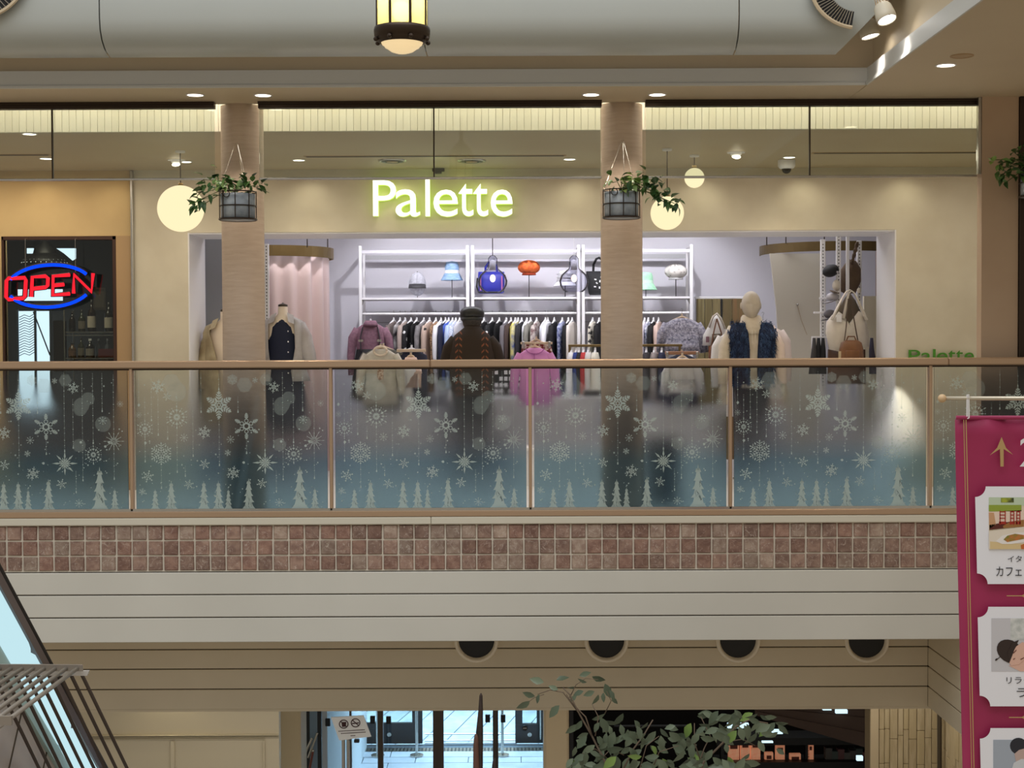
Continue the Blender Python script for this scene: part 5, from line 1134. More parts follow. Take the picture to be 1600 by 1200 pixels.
# white centre table, accessories
g = thing('white_display_table', 'white display table in the middle of the shop behind the frosted glass', 'table', (X(820, 14.8), 14.85, 0))
ztb2 = .78
MB().box((X(700, 14.5), 14.5, ztb2 - .04), (X(945, 14.5), 15.2, ztb2), bev=.006).build('table_top', M_white, g)
MB().box((X(712, 14.5), 14.56, .3), (X(932, 14.5), 14.60, ztb2 - .04)).build('front_panel', M_white, g)
for px in (715, 929):
    for y in (14.6, 15.12): MB().box((X(px, 14.5) - .025, y - .025, 0), (X(px, 14.5) + .025, y + .025, ztb2 - .04)).build('leg', M_white, g)
for k, (px, cc, lab) in enumerate(((715, (240, 240, 244), 'white'), (738, (226, 222, 226), 'pale grey'), (862, (214, 150, 200), 'orchid'), (924, (70, 66, 66), 'dark grey'))):
    m = MB(); c = Vector((X(px, 14.7), 14.7, ztb2))
    for j in range(3): m.box(c + Vector((-.09, -.08, .022 * j)), c + Vector((.09, .1, .022 * j + .02)), bev=.008)
    o = m.build('folded_garment_stack', fab('fold%d' % k, cc)); tag(o, f'{lab} folded garments on the white display table', 'folded clothes')
for _a, _b, _y0, _y1, _h, _lab in ((950, 1128, 14.5, 15.0, .66, 'white display counter right of the table behind the frosted glass'), (800, 1125, 13.35, 13.75, .36, 'low white platform near the shop entrance right of the centre'), (545, 690, 14.75, 15.2, .62, 'white display counter under the mauve turtleneck')):
    gg = thing('white_display_counter', _lab, 'counter', (X((_a + _b) / 2, _y0), (_y0 + _y1) / 2, 0))
    MB().box((X(_a, _y0), _y0, _h - .035), (X(_b, _y0), _y1, _h), bev=.005).build('counter_top', M_white, gg); MB().box((X(_a, _y0) + .03, _y0 + .03, 0), (X(_b, _y0) - .03, _y1 - .03, _h - .035)).build('counter_body', M_white, gg)
g = thing('accessory_display', 'black accessory board with small white cards on the display table', 'display', (X(785, 14.95), 14.95, ztb2))
MB().box((X(754, 14.95), 14.95, ztb2), (X(818, 14.95), 14.98, ztb2 + .30)).build('board', M_black, g)
for i in range(4):
    for j in range(8):
        if (i * 5 + j * 3) % 4: a = Vector((X(758 + 7.4 * j, 14.95), 14.946, ztb2 + .03 + .065 * i)); MB().box(a, a + Vector((.034, .003, .04))).build('card', M_white, g)
c = Vector((X(637, 14.4), 14.4, 0)); zz_ = lambda py: Z(py, 14.4)
o = MB().lathe([(.12, zz_(680)), (.09, zz_(655)), (.06, zz_(630)), (.045, zz_(605)), (.06, zz_(590)), (.10, zz_(579)), (.085, zz_(572)), (.001, zz_(570))], c, 24).build('white_bust_stand', M_white, smooth=True); tag(o, 'white flared display stand below the pale pink top', 'display stand')
MB().lathe([(.1, 0), (.1, .02), (.02, .03), (.02, zz_(680) + .02), (.001, zz_(680) + .02)], c, 20).build('stand_pole', M_white, o, smooth=True)
# dark bin by the railing
c = P(1033, 790, 11.75); c.z = 0
g = thing('black_floor_box', 'tall black box standing on the walkway right of the right pillar', 'box', c)
MB().box(c + Vector((-.14, -.12, .0)), c + Vector((.14, .14, .52)), bev=.01).build('box_body', M_black, g); MB().box(c + Vector((-.145, -.125, .52)), c + Vector((.145, .145, .545)), bev=.006).build('lid', mat('dark_grey_lid', (50, 50, 52), .4), g)
# ================================================================ FIGURES
def skin_body(name, verts, edges, radii, mt, parent, root=0, org=None):
    o_ = wloc(parent); me = bpy.data.meshes.new(name); me.from_pydata([Vector(v) - o_ for v in verts], edges, []); me.materials.append(mt)
    o = bpy.data.objects.new(name, me); COL.objects.link(o); o.parent = parent
    sk = o.modifiers.new('skin', 'SKIN'); sk.use_smooth_shade = True
    if not me.skin_vertices: me.attributes
    for i, r in enumerate(radii):
        rr = r if isinstance(r, tuple) else (r, r); me.skin_vertices[0].data[i].radius = rr; me.skin_vertices[0].data[i].use_root = (i == root)
    s2 = o.modifiers.new('sub', 'SUBSURF'); s2.levels = 2; s2.render_levels = 2
    # bake to a plain mesh
    dg = bpy.context.evaluated_depsgraph_get(); dg.update(); nm = bpy.data.meshes.new_from_object(o.evaluated_get(dg)); o.modifiers.clear(); o.data = nm
    nm.polygons.foreach_set('use_smooth', [True] * len(nm.polygons))
    if not nm.materials: nm.materials.append(mt)
    return o
def head(c, h, mt, parent, face=0, name='head', features=True):
    def g1(x, s): return math.exp(-(x / s) ** 2)
    def fn(v):
        x, y, z = v.x / (h / 2), v.y / (h / 2), v.z / (h / 2)
        if z < 0: k = 1 - .27 * (-z) ** 1.8; x *= k; y *= 1 - .16 * (-z) ** 1.5
        if z < -.1 and y > 0: y *= 1 - .35 * min(1, -z)
        if y < 0 and features:
            y -= .17 * g1(x, .12) * g1(z + .12, .18) * (1 if z < .1 else .7) + .03 * g1(x, .3) * g1(z - .22, .1)
            y += .15 * (g1(x - .28, .15) + g1(x + .28, .15)) * g1(z - .05, .12)
            y -= .05 * g1(x, .2) * (g1(z + .46, .05) + g1(z + .56, .05)); y -= .05 * g1(x, .22) * g1(z + .84, .14)
        return Vector((x, y, z)) * (h / 2)
    m = MB(); m.sph(c, h / 2, 36, 30, sx=.68, sy=.88, fn=fn, rot=Matrix.Rotation(face, 3, 'Z')); o = m.build(name, mt, parent, smooth=True)
    for s_ in (-1, 1):
        e = MB(); p = c + Matrix.Rotation(face, 3, 'Z') @ Vector((s_ * h * .345, h * .05, -h * .02)); e.sph(p, h * .11, 12, 10, sx=.3, sy=.6, sz=1.1); e.build('ear', mt, parent, smooth=True)
    return o
M_mann = mat('mannequin_skin', (198, 186, 166), .45)
def figure(c, H, mt, parent, arms, legs=True, lean=0):
    """continuous body; arms: list of (elbow, wrist) offsets from the shoulder for left and right"""
    z = lambda k: c.z + H * k; v = []; r = []; e = []
    def add(p, rad, pr=None):
        v.append(Vector(p)); r.append(rad)
        if pr is not None: e.append((pr, len(v) - 1))
        return len(v) - 1
    pel = add((c.x, c.y, z(.53)), (.145, .10)); wa = add((c.x, c.y, z(.61)), (.12, .09), pel); ch = add((c.x, c.y, z(.71)), (.13, .10), wa); nb = add((c.x, c.y + lean * .5, z(.79)), (.055, .045), ch); nk = add((c.x, c.y + lean, z(.86)), (.05, .05), nb)
    add((c.x, c.y - .01 + lean, z(.89)), (.045, .045), nk)
    hands = []
    for s_, (el, wr) in zip((-1, 1), arms):
        sh = add((c.x + s_ * H * .095, c.y, z(.77)), .045, nb); S_ = v[sh]
        ee = add(S_ + Vector(el), .042, sh); ww = add(S_ + Vector(wr), .028, ee); d = (v[ww] - v[ee]).normalized(); pm = add(v[ww] + d * .05, (.038, .02), ww); hands.append((v[pm] + d * .03, d, s_))
        side = d.cross(Vector((0, 0, 1))); side = side.normalized() if side.length > .1 else Vector((1, 0, 0))
        for k, (o_, L_) in enumerate(((-.027, .060), (-.009, .075), (.009, .070), (.027, .055))):
            a = add(v[pm] + side * o_ + d * .035, .010, pm); b_ = add(v[a] + d * L_ * .5 + Vector((0, 0, -.006)), .009, a); add(v[b_] + d * L_ * .4 + Vector((0, 0, -.018)), .008, b_)
        t_ = add(v[ww] + d * .02 - side * s_ * .038, .012, ww); add(v[t_] + d * .035 - side * s_ * .016 + Vector((0, 0, -.006)), .010, t_)
    if legs:
        for s_ in (-1, 1):
            hp = add((c.x + s_ * .085, c.y, z(.49)), .085, pel); kn = add((c.x + s_ * .095, c.y - .01, z(.28)), .058, hp); an = add((c.x + s_ * .10, c.y + .02, z(.05)), .038, kn); add((c.x + s_ * .11, c.y - .10, z(.018)), (.04, .026), an)
    return skin_body('body', v, e, r, mt, parent), hands
# -- mannequin with fur vest
c = P(1174, 600, 14.0); c.z = .03; Hm = Z(455, 14.0, 1174) - .03
g = thing('mannequin_in_fur_vest', 'bald mannequin wearing a navy fur vest over a cream hoodie', 'mannequin', Vector((c.x, c.y, 0)))
figure(c, Hm, M_mann, g, (((-.09, -.02, -.27), (-.10, -.06, -.52)), ((.10, -.02, -.27), (.13, -.06, -.52))))
head(Vector((c.x - .01, c.y - .04, c.z + Hm - .135)), .27, M_mann, g, features=True)
M_hood = fab('hoodie_cream', (218, 206, 186), (206, 192, 170), 14)
zz = lambda k: c.z + Hm * k
MB().loft([(zz(.48), 0, 0, .175, .125), (zz(.60), 0, 0, .165, .12), (zz(.72), 0, -.005, .175, .135), (zz(.79), 0, 0, .185, .11), (zz(.825), 0, 0, .12, .085), (zz(.845), 0, -.01, .075, .07)], 28, org=(c.x, c.y, 0)).build('hoodie', M_hood, g, smooth=True)
MB().loft([(zz(.77), 0, -.02, .13, .12), (zz(.80), 0, -.01, .13, .115), (zz(.83), 0, .005, .11, .105), (zz(.86), 0, .015, .098, .095), (zz(.872), 0, .03, .08, .07)], 24, org=(c.x, c.y, 0)).build('hood', M_hood, g, smooth=True)
for s_ in (-1, 1): MB().tube([(c.x + s_ * .165, c.y, zz(.80)), (c.x + s_ * .25, c.y - .02, zz(.70)), (c.x + s_ * .27, c.y - .03, zz(.60)), (c.x + s_ * .285, c.y - .06, zz(.50))], [.062, .068, .06, .045], 14).build('sleeve', mat('sleeve_pinkish', (226, 206, 190), .85) if s_ > 0 else M_hood, g, smooth=True)
for s_ in (-1, 1): MB().tube([(c.x + s_ * .012, c.y - .14, zz(.79)), (c.x + s_ * .02, c.y - .155, zz(.72))], .003, 5).build('drawstring', M_ivory, g)
M_fur = mat('navy_fur', (30, 46, 78), .95, c2=(14, 22, 44), scale=30, stretch=(1, 1, .3), bump=.6)
for s_ in (-1, 1):
    m = MB(); rs = []
    for zk, xi, xo, yy in ((.50, .035, .20, .15), (.60, .035, .20, .145), (.70, .04, .21, .15), (.77, .05, .225, .14), (.815, .065, .20, .09), (.83, .075, .15, .05)):
        rs.append([Vector((c.x + s_ * x, c.y + y, zz(zk))) for x, y in ((xi, -yy), ((xi + xo) / 2, -yy - .012), (xo, -yy * .55), (xo + .01, 0), (xo - .01, .03), (xo - .03, -.02), ((xi + xo) / 2, -yy + .03), (xi, -yy + .02))])
    m.rings(rs); vv = m.build('fur_vest', M_fur, g, smooth=True)
    m = MB(); rnd = random.Random(20 + s_)
    for _ in range(1100):
        t = rnd.random(); zk = .49 + .35 * rnd.random(); xi = .035 + max(0, zk - .6) * .15; x = xi + t * (.175 if zk < .8 else .13); y = -.16 + .09 * t ** 2 + (max(0, zk - .77) * 1.2)
        p = Vector((c.x + s_ * x, c.y + y, zz(zk))); L_ = rnd.uniform(.03, .06); d = Vector((s_ * rnd.uniform(-.2, .5), -rnd.uniform(.2, .7), rnd.uniform(-1, .5 if zk > .8 else -.2))).normalized() * L_
        m.add([p + Vector((-.004, 0, 0)), p + Vector((.004, 0, 0)), p + d], [(0, 1, 2)])
    o = m.build('fur_strands', mat('fur_strand', (58, 84, 124), .8, c2=(24, 36, 64), scale=26, stretch=(1, 1, .3), lo=.4, hi=.6), vv); o['kind'] = 'stuff'
M_jean = fab('dark_trousers', (38, 40, 52))
for s_ in (-1, 1): MB().tube([(c.x + s_ * .075, c.y, zz(.52)), (c.x + s_ * .095, c.y - .01, zz(.28)), (c.x + s_ * .10, c.y + .02, zz(.06))], [.105, .078, .062], 16).build('trouser_leg', M_jean, g, smooth=True)
MB().lathe([(.18, 0), (.18, .012), (.001, .014)], (c.x, c.y, 0), 28).build('base_plate', M_steel, g)
# coat behind it
frontal(1192, 490, 14.5, mat('blush_coat', (230, 214, 206), .8), 'blush white coat hanging behind the fur vest mannequin', L=.85, w=.21, hook=.10, yaw=12)
frontal(1148, 508, 14.5, mat('white_coat', (236, 232, 228), .8), 'white coat edge seen left of the fur vest mannequin', L=.85, w=.15, hook=.04, yaw=-10)
# -- headless dress forms
def dress_form(px, py, Y, label, inner, outer, mt_in, mt_out, w=1.0, coat=False):
    c = P(px, py, Y); zt3 = c.z; g = thing('dress_form', label, 'dress form', Vector((c.x, Y, 0))); o0 = (c.x, Y, 0)
    MB().loft([(zt3, 0, 0, .045, .045), (zt3 - .07, 0, 0, .048, .05), (zt3 - .10, 0, .0, .075, .07), (zt3 - .14, 0, 0, .15, .085), (zt3 - .2, 0, 0, .175, .1), (zt3 - .38, 0, 0, .15, .105), (zt3 - .52, 0, 0, .12, .09), (zt3 - .75, 0, 0, .165, .12), (zt3 - .85, 0, 0, .15, .11)], 28, org=o0).build('torso', mat('linen_torso', (226, 210, 190), .7), g, smooth=True)
    MB().lathe([(.046, .0), (.046, .018), (.03, .024), (.012, .03), (.001, .04)], (c.x, Y, zt3), 20).build('neck_cap', M_dark, g, smooth=True)
    MB().tube([(c.x, Y, 0.02), (c.x, Y, zt3 - .8)], .012, 8).build('pole', M_dark, g); MB().lathe([(.17, 0), (.17, .012), (.02, .03), (.001, .03)], (c.x, Y, 0), 24).build('base', M_dark, g, smooth=True)
    if mt_in:
        MB().loft([(zt3 - .115, 0, -.0, .085, .075), (zt3 - .2, 0, 0, .14, .112), (zt3 - .38, 0, 0, .16, .115), (zt3 - .6, 0, 0, .17, .12), (zt3 - 1.0, 0, 0, .23, .16), (zt3 - 1.25, 0, 0, .25, .18)], 28, wob=.04, freq=9, org=o0).build('dress', mt_in, g, smooth=True)
    # open shirt / coat: shell open at the front
    m = MB(); rs = []; n = 26; gap = .45 if not coat else .12
    for z, rx, ry, gp in ((zt3 - .10, .095, .085, .8), (zt3 - .14, .18, .105, .75), (zt3 - .2, .205, .13, .65), (zt3 - .4, .21, .14, gap + .2), (zt3 - .62, .22, .15, gap), (zt3 - (1.1 if coat else .72), .25, .17, gap)):
        ring = []
        for j in range(n):
            a = -math.pi / 2 + gp + (2 * math.pi - 2 * gp) * j / (n - 1); k = 1 + .035 * math.sin(11 * a + z * 9); ring.append(Vector((c.x + rx * k * math.cos(a), Y + ry * k * math.sin(a), z)))
        rs.append(ring)
    m.rings(rs, cap=False, closed=False); o = m.build('open_coat' if coat else 'open_shirt', mt_out, g, smooth=True); sm = o.modifiers.new('thick', 'SOLIDIFY'); sm.thickness = .006
    for s_ in (-1, 1):
        kx = .72 if coat else .95
        m = MB(); m.tube([(c.x + s_ * .165 * kx, Y, zt3 - .17), (c.x + s_ * .225 * kx, Y - .01, zt3 - .3), (c.x + s_ * .265 * kx, Y - .03, zt3 - .46), (c.x + s_ * (.29 if not coat else .25) * kx, Y - .06, zt3 - (.56 if not coat else .72))], [.058, .068, .066, .055], 14); m.build('sleeve', mt_out, g, smooth=True)
        m = MB(); m.slab([(c.x + s_ * .05, Y - .07, zt3 - .06), (c.x + s_ * .11, Y - .05, zt3 - .085), (c.x + s_ * .125, Y - .12, zt3 - .17), (c.x + s_ * .07, Y - .135, zt3 - .15)], (0, .008, 0)); m.build('collar', mt_out, g)
    for k in range(5): MB().sph((c.x + .07 + (.0 if not coat else -.05), Y - .145, zt3 - .24 - .1 * k), .007, 8, 6).build('button', M_white if not coat else M_brass, g)
M_sheer = mat('sheer_shirt', (190, 186, 186), .5, c2=(168, 160, 156), scale=7, alpha=.85, bump=.3)
dress_form(442, 479, 14.05, 'headless dress form in a navy dress under an open sheer pale shirt', 1, 1, mat('navy_dress', (16, 24, 50), .8), M_sheer)
dress_form(352, 487, 13.62, 'dress form in a shiny beige trench coat left of the left pillar', 1, 1, None, mat('beige_trench', (186, 172, 140), .32, c2=(150, 134, 104), scale=6, bump=.5), coat=True)
# -- shopper
Yp = 13.9; c = P(738, 600, Yp); c.z = 0; Hp = Z(484, Yp, 738)
g = thing('person', 'person in black flat cap and dark brown cable-pattern sweater browsing, back turned', 'person', Vector((c.x, c.y, 0)))
M_skin = mat('skin', (176, 128, 104), .55)
Hb = 1.755
bo, _h = figure(Vector((c.x, c.y, 0)), Hb, M_skin, g, (((-.08, .08, -.26), (.01, .33, -.26)), ((.08, .08, -.26), (-.01, .33, -.24))), lean=.07)
zz = lambda k: Hb * k
hc = Vector((c.x + .0, c.y + .07, Hp - .12)); head(hc, .235, M_skin, g, face=math.pi - .12)
MB().sph(hc + Vector((0, -.025, .015)), .1, 22, 16, sx=.92, sy=.9, sz=.95).build('hair', mat('dark_grey_hair', (44, 38, 36), .8, c2=(70, 62, 58), scale=40), g, smooth=True)
M_cap = mat('black_leather_cap', (28, 28, 28), .35, c2=(40, 40, 38), scale=10, bump=.15)
MB().lathe([(.098, -.03), (.104, -.025), (.106, .0), (.10, .004)], hc + Vector((0, -.012, .045)), 28).build('cap_band', M_cap, g, smooth=True)
def capfn(v): return Vector((v.x, v.y, v.z + .02 * (1 if v.z > 0 else 0) - .10 * (v.y)))
MB().sph(hc + Vector((0, -.0, .072)), .117, 28, 14, sx=1.0, sy=1.08, sz=.52, fn=capfn).build('cap_crown', M_cap, g, smooth=True)
MB().sph(hc + Vector((0, .12, .035)), .075, 18, 8, sx=1, sy=.7, sz=.12).build('cap_brim', M_cap, g, smooth=True)
def sweater():
    m = mat('cable_sweater', (44, 32, 22), .9)
    nt = m.node_tree; N = nt.nodes; L = nt.links; b = N['Principled BSDF']; tc = N.new('ShaderNodeTexCoord'); sp = N.new('ShaderNodeSeparateXYZ'); L.new(tc.outputs['Object'], sp.inputs[0])
    def M2(op, a, b_=None, c_=None):
        n = N.new('ShaderNodeMath'); n.operation = op
        for i, q in enumerate((a, b_, c_)):
            if q is None: continue
            if isinstance(q, (int, float)): n.inputs[i].default_value = q
            else: L.new(q, n.inputs[i])
        return n.outputs[0]
    ax = M2('ABSOLUTE', sp.outputs['X']); d = M2('ABSOLUTE', M2('SUBTRACT', ax, .125)); band = M2('LESS_THAN', d, .032)
    zig = M2('ABSOLUTE', M2('SUBTRACT', M2('FRACT', M2('MULTIPLY', M2('ADD', sp.outputs['Z'], M2('MULTIPLY', d, .9)), 17)), .5)); st = M2('LESS_THAN', zig, .16)
    gap = M2('GREATER_THAN', d, .006); k = M2('MULTIPLY', M2('MULTIPLY', band, st), gap)
    nz = N.new('ShaderNodeTexNoise'); nz.inputs['Scale'].default_value = 60; k2 = M2('MULTIPLY', k, M2('ADD', nz.outputs['Fac'], .1))
    mx = N.new('ShaderNodeMix'); mx.data_type = 'RGBA'; mx.inputs['A'].default_value = lin((46, 34, 24)); mx.inputs['B'].default_value = lin((150, 84, 50)); L.new(k2, mx.inputs['Factor']); L.new(mx.outputs['Result'], b.inputs['Base Color']); return m
M_sw = sweater()
MB().loft([(zz(.47), 0, 0, .19, .15), (zz(.50), 0, 0, .205, .165), (zz(.6), 0, 0, .215, .17), (zz(.7), 0, 0, .22, .165), (zz(.765), 0, 0, .205, .15), (zz(.80), 0, .005, .165, .12), (zz(.825), 0, .015, .11, .09), (zz(.84), 0, .03, .078, .078), (zz(.85), 0, .04, .07, .072)], 36, org=(c.x, c.y, 0)).build('sweater', M_sw, g, smooth=True)
for s_ in (-1, 1): MB().tube([(c.x + s_ * .145, c.y, zz(.77)), (c.x + s_ * .205, c.y + .01, zz(.725)), (c.x + s_ * .245, c.y + .06, zz(.64)), (c.x + s_ * .215, c.y + .2, zz(.635)), (c.x + s_ * .16, c.y + .3, zz(.64))], [.075, .08, .074, .062, .048], 16).build('sleeve', mat('plain_knit', (44, 32, 22), .9), g, smooth=True)
MB().lathe([(.075, 0), (.08, .02), (.07, .035)], (c.x, c.y + .04, zz(.838)), 24).build('neckband', mat('plain_knit'), g, smooth=True)
for s_ in (-1, 1):
    MB().tube([(c.x + s_ * .085, c.y, zz(.52)), (c.x + s_ * .10, c.y - .005, zz(.28)), (c.x + s_ * .105, c.y + .01, zz(.05))], [.12, .09, .075], 16).build('trouser_leg', mat('person_trousers', (52, 54, 62), .9), g, smooth=True)
    MB().sph((c.x + s_ * .11, c.y + .06, .045), .1, 18, 10, sx=.48, sy=1.3, sz=.45).build('shoe', M_blk, g, smooth=True)
# ================================================================ GROUND LEVEL
ZG = -4.2
struct('floor.001', MB().box((-7, 5, ZG - .1), (7, 19.9, ZG)), mat('ground_floor', (170, 165, 158), .4))
M_pave = mat('street_paving', (150, 160, 172), .6, c2=(128, 138, 152), scale=5)
st = struct('floor.002', MB().box((-9, 19.9, ZG - .12), (12, 34, ZG - .012)), mat('paving_joint', (70, 78, 88), .9))
rnd = random.Random(9); so = wloc(st)
y = 19.95; k = 0
pm_ = {}
while y < 19.9:          # running bond near the threshold
    x = -3.6 + (.3 if k % 2 else 0)
    while x < 1.4: MB().box((x + .006, y + .006, ZG - .012), (x + .594, y + .194, ZG + rnd.uniform(0, .003))).build('paver', M_pave, st); x += .6
    y += .2; k += 1
# vestibule pavers in front of the outer doors
ve = struct('floor.003', MB().box((-4.2, 16.5, ZG), (1.6, 19.9, ZG + .004)), mat('paving_joint'))
y = 17.9; k = 0; M_pave2 = mat('vestibule_tile', (172, 178, 190), .3, c2=(156, 164, 178), scale=4)
while y < 19.5:
    x = -4.1 + (.35 if k % 2 else 0)
    while x < 1.2: MB().box((x + .006, y + .006, ZG + .004), (x + .694, y + .264, ZG + .016)).build('floor_tile', M_pave2, ve); x += .7
    y += .27; k += 1
g = thing('floor_grating', 'long steel floor grating at the foot of the outer glass doors', 'grating', (-1.3, 19.6, ZG + .005))
MB().box((-4.1, 19.5, ZG + .005), (1.5, 19.7, ZG + .014)).build('frame', M_steel, g)
m = MB(); x = -4.05
while x < 1.45: m.box((x, 19.52, ZG + .014), (x + .02, 19.68, ZG + .018)); x += .05
o = m.build('slots', M_black, g); o['kind'] = 'stuff'
# outer glass front
Yo = 19.85
M_dkfr = mat('dark_door_frame', (28, 30, 36), .5)
M_alu = mat('pale_aluminium', (150, 156, 168), .35, .6)
def door_leaf(px0, px1, label, stile, kick, name, Y=Yo):
    x0, x1 = X(px0, Y, 1130), X(px1, Y, 1130)
    g = thing(name, None, None, ((x0 + x1) / 2, Y, ZG)); g['kind'] = 'structure'; g['label'] = label
    MB().box((x0, Y, ZG + .03), (x1, Y + .05, ZG + kick), bev=.004).build('kick_rail', M_dkfr, g)
    for a, b_ in ((x0, x0 + stile), (x1 - stile, x1)): MB().box((a, Y, ZG + kick), (b_, Y + .05, ZG + 2.4)).build('stile', M_dkfr, g)
    MB().box((x0, Y, ZG + 2.3), (x1, Y + .05, ZG + 2.4)).build('top_rail', M_dkfr, g)
    MB().box((x0 + stile, Y + .02, ZG + kick), (x1 - stile, Y + .03, ZG + 2.3)).build('glass_pane', M_glass, g)
    MB().tube([(x1 - stile * .5, Y - .06, ZG + .1), (x1 - stile * .5, Y - .06, ZG + 1.2)], .012, 8).build('pull_handle', M_steel, g)
    MB().lathe([(.03, 0), (.03, -.012), (.001, -.014)], ((x0 + x1) / 2, Y, ZG + kick * .5), 14, axis='Y').build('lock', M_steel, g)
door_leaf(556, 660, 'dark framed outer glass door, left', .14, .32, 'door_1')
door_leaf(805, 850, 'dark framed outer glass door, right', .10, .30, 'door_2')
door_leaf(852, 900, 'dark framed outer glass door, hidden behind the column', .10, .30, 'door_3')
for py in (1147.5, 1158, 1162): o = MB().box((X(660, Yo), Yo + .02, Z(py + .8, Yo)), (X(805, Yo), Yo + .05, Z(py - .6, Yo))).build('threshold_rail', mat('white_paint')); tag(o, 'pale horizontal rail low between the outer doors, ' + {1147.5: 'upper', 1158: 'middle', 1162: 'lowest'}[py], 'rail')
# street stone beyond
for k in range(22):
    x0 = -4.6 + k * .33; a = Vector((x0, 19.95, ZG - .01)); b_ = Vector((x0 + 1.6, 27, ZG - .01))
    MB().slab([a, a + Vector((.312, 0, 0)), b_ + Vector((.312, 0, 0)), b_], (0, 0, .004)).build('paving_strip', M_pave, st)
# left return wall of the vestibule
wv = struct('wall_vestibule', MB().box((X(497, 16), 15.6, ZG), (X(497, 16) + .12, 19.8, -1.4)), mat('blue_white_wall', (196, 204, 214), .5))
# inner sliding doors
Yi = 15.6
M_brz = mat('door_bronze', (92, 80, 70), .4, .5)
zi1 = -1.43
g = thing('door_4', None, None, (X(680, Yi), Yi, ZG)); g['kind'] = 'structure'; g['label'] = 'bronze framed inner glass doors with dark pull plates'
for a, b_ in ((590, 598.5), (676.5, 693), (770, 778.5), (546, 549)): MB().box((X(a, Yi, 1150), Yi, ZG), (X(b_, Yi, 1150), Yi + .06, zi1)).build('stile', M_brz, g)
for a, b_ in ((505, 590), (598.5, 676.5), (693, 770), (778.5, 849)): MB().box((X(a, Yi, 1150), Yi + .025, ZG), (X(b_, Yi, 1150), Yi + .033, zi1)).build('glass_pane', M_glass, g)
for px, py in ((582, 1125), (607, 1125.5), (762, 1123), (786, 1123), (512, 1129)): q = P(px, py, Yi - .03); MB().box(q + Vector((-.026, 0, -.042)), q + Vector((.026, .03, .042)), bev=.004).build('pull_plate', M_dkfr, g)
for px in (651, 785, 590): q = P(px, 1165, 19.3); MB().lathe([(.09, 0), (.09, .015), (.02, .02), (.016, 1.1), (.001, 1.1)], (q.x, 19.3, ZG + .02), 16).build('door_post', M_steel, g)
q = P(820, 1137.5, Yi - .02); MB().lathe([(.03, 0), (.03, -.006), (.001, -.006)], q, 20, axis='Y').build('round_sticker', mat('sticker_dark', (70, 74, 84), .5), g); MB().box(q + Vector((-.02, -.012, -.006)), q + Vector((.02, -.008, .006))).build('sticker_bar', M_white, g)
# dark frame at the left of the doors
g = thing('slanted_window_frame', 'dark and steel framed side window left of the entrance doors', 'window frame', (X(488, 14.5), 14.5, ZG))
for a, b_, m_ in ((472, 484, M_dkfr), (484, 496, mat('blue_grey_frame')), (496, 502, M_dkfr)): MB().box((X(a, 14.6, 1150), 14.6, ZG), (X(b_, 14.6, 1150), 14.66, -1.43)).build('frame_member', m_, g)
for dx in (0, 8): MB().tube([P(474 + dx, 1184, 14.5), P(488 + dx, 1153 - dx, 14.5)], .012, 8).build('steel_edge', M_steel, g)
MB().tube([P(484, 1200, 14.45), P(489, 1174, 14.45)], .012, 8).build('red_pole', mat('dull_red', (120, 60, 50), .5), g); MB().sph(P(489, 1173, 14.45), .016, 8, 6).build('pole_knob', M_steel, g)
# columns at both sides of the doors
M_colb = mat('beige_column', (200, 182, 150), .6)
Yc = 13.6
struct('wall_column', MB().box((X(436, Yc, 1150), Yc, ZG), (X(470, Yc, 1150), Yc + .4, -1.42), bev=.02), M_colb)
struct('wall_column.001', MB().box((X(850, Yc, 1150), Yc, ZG), (X(889, Yc, 1150), Yc + .5, -1.42), bev=.02), M_colb)
# left panelled wall
Yw = 13.0
pw_ = struct('wall_left.001', MB().box((-6, Yw, ZG), (X(436, Yw, 1150), Yw + .1, -1.42)), mat('panel_paint', (206, 196, 172), .45))
def mould(a, b_, t, bt):
    for q in ((a, t - 3, b_, t), (a, t, a + 3, bt), (b_ - 3, t, b_, bt)): MB().box(P(q[0], q[3], Yw - .02), P(q[2], q[1], Yw + .001), bev=.006).build('panel_moulding', mat('panel_paint'), pw_)
mould(136, 414, 1156, 1210); 
MB().box(P(266, 1215, Yw - .02), P(273, 1157, Yw), bev=.006).build('panel_moulding', mat('panel_paint'), pw_)
for py, d in ((1149.5, .035), (1152.5, .022)): MB().box(P(-200, py + 1.5, Yw - d), P(436, py - 1.5, Yw), bev=.006).build('cornice_strip', mat('panel_paint'), pw_)
spot('panel_downlight', (X(258, 12.85, 1110), 12.8, -1.47), (X(258, 13), 13.0, -2.4), 5, (1, .86, .55), 120, .9, .03)
# sign on a post
c = P(547, 1140, 13.3)
g = thing('tilted_notice_sign', 'tilted white notice board with two prohibition symbols on a steel post by the entrance', 'sign', Vector((c.x, c.y, ZG)))
ys = 13.3
MB().slab([P(517, 1121, ys), P(568, 1118, ys), P(580, 1151, ys), P(530, 1157, ys)], (0, .015, 0)).build('board', mat('notice_white', (226, 228, 230), .6), g)
m_ink = mat('notice_ink', (60, 30, 34), .7)
for cx_, cy_ in ((537, 1131.5), (555.5, 1129.5)):
    m = MB(); m.tube([P(cx_ + 6.8 * math.cos(R(a)), cy_ - 6.4 * math.sin(R(a)), ys - .004) for a in range(0, 361, 20)], .0045, 5); m.tube([P(cx_ - 5, cy_ - 4.5, ys - .004), P(cx_ + 5, cy_ + 4.5, ys - .004)], .004, 5); m.build('prohibition_ring', m_ink, g)
MB().slab([P(533.5, 1128.5, ys - .003), P(541, 1128, ys - .003), P(540.5, 1135.5, ys - .003), P(534.5, 1136, ys - .003)], (0, .002, 0)).build('cup_symbol', m_ink, g)
MB().slab([P(550, 1130, ys - .003), P(561, 1128.6, ys - .003), P(561, 1130.2, ys - .003), P(550, 1131.6, ys - .003)], (0, .002, 0)).build('cigarette_symbol', m_ink, g)
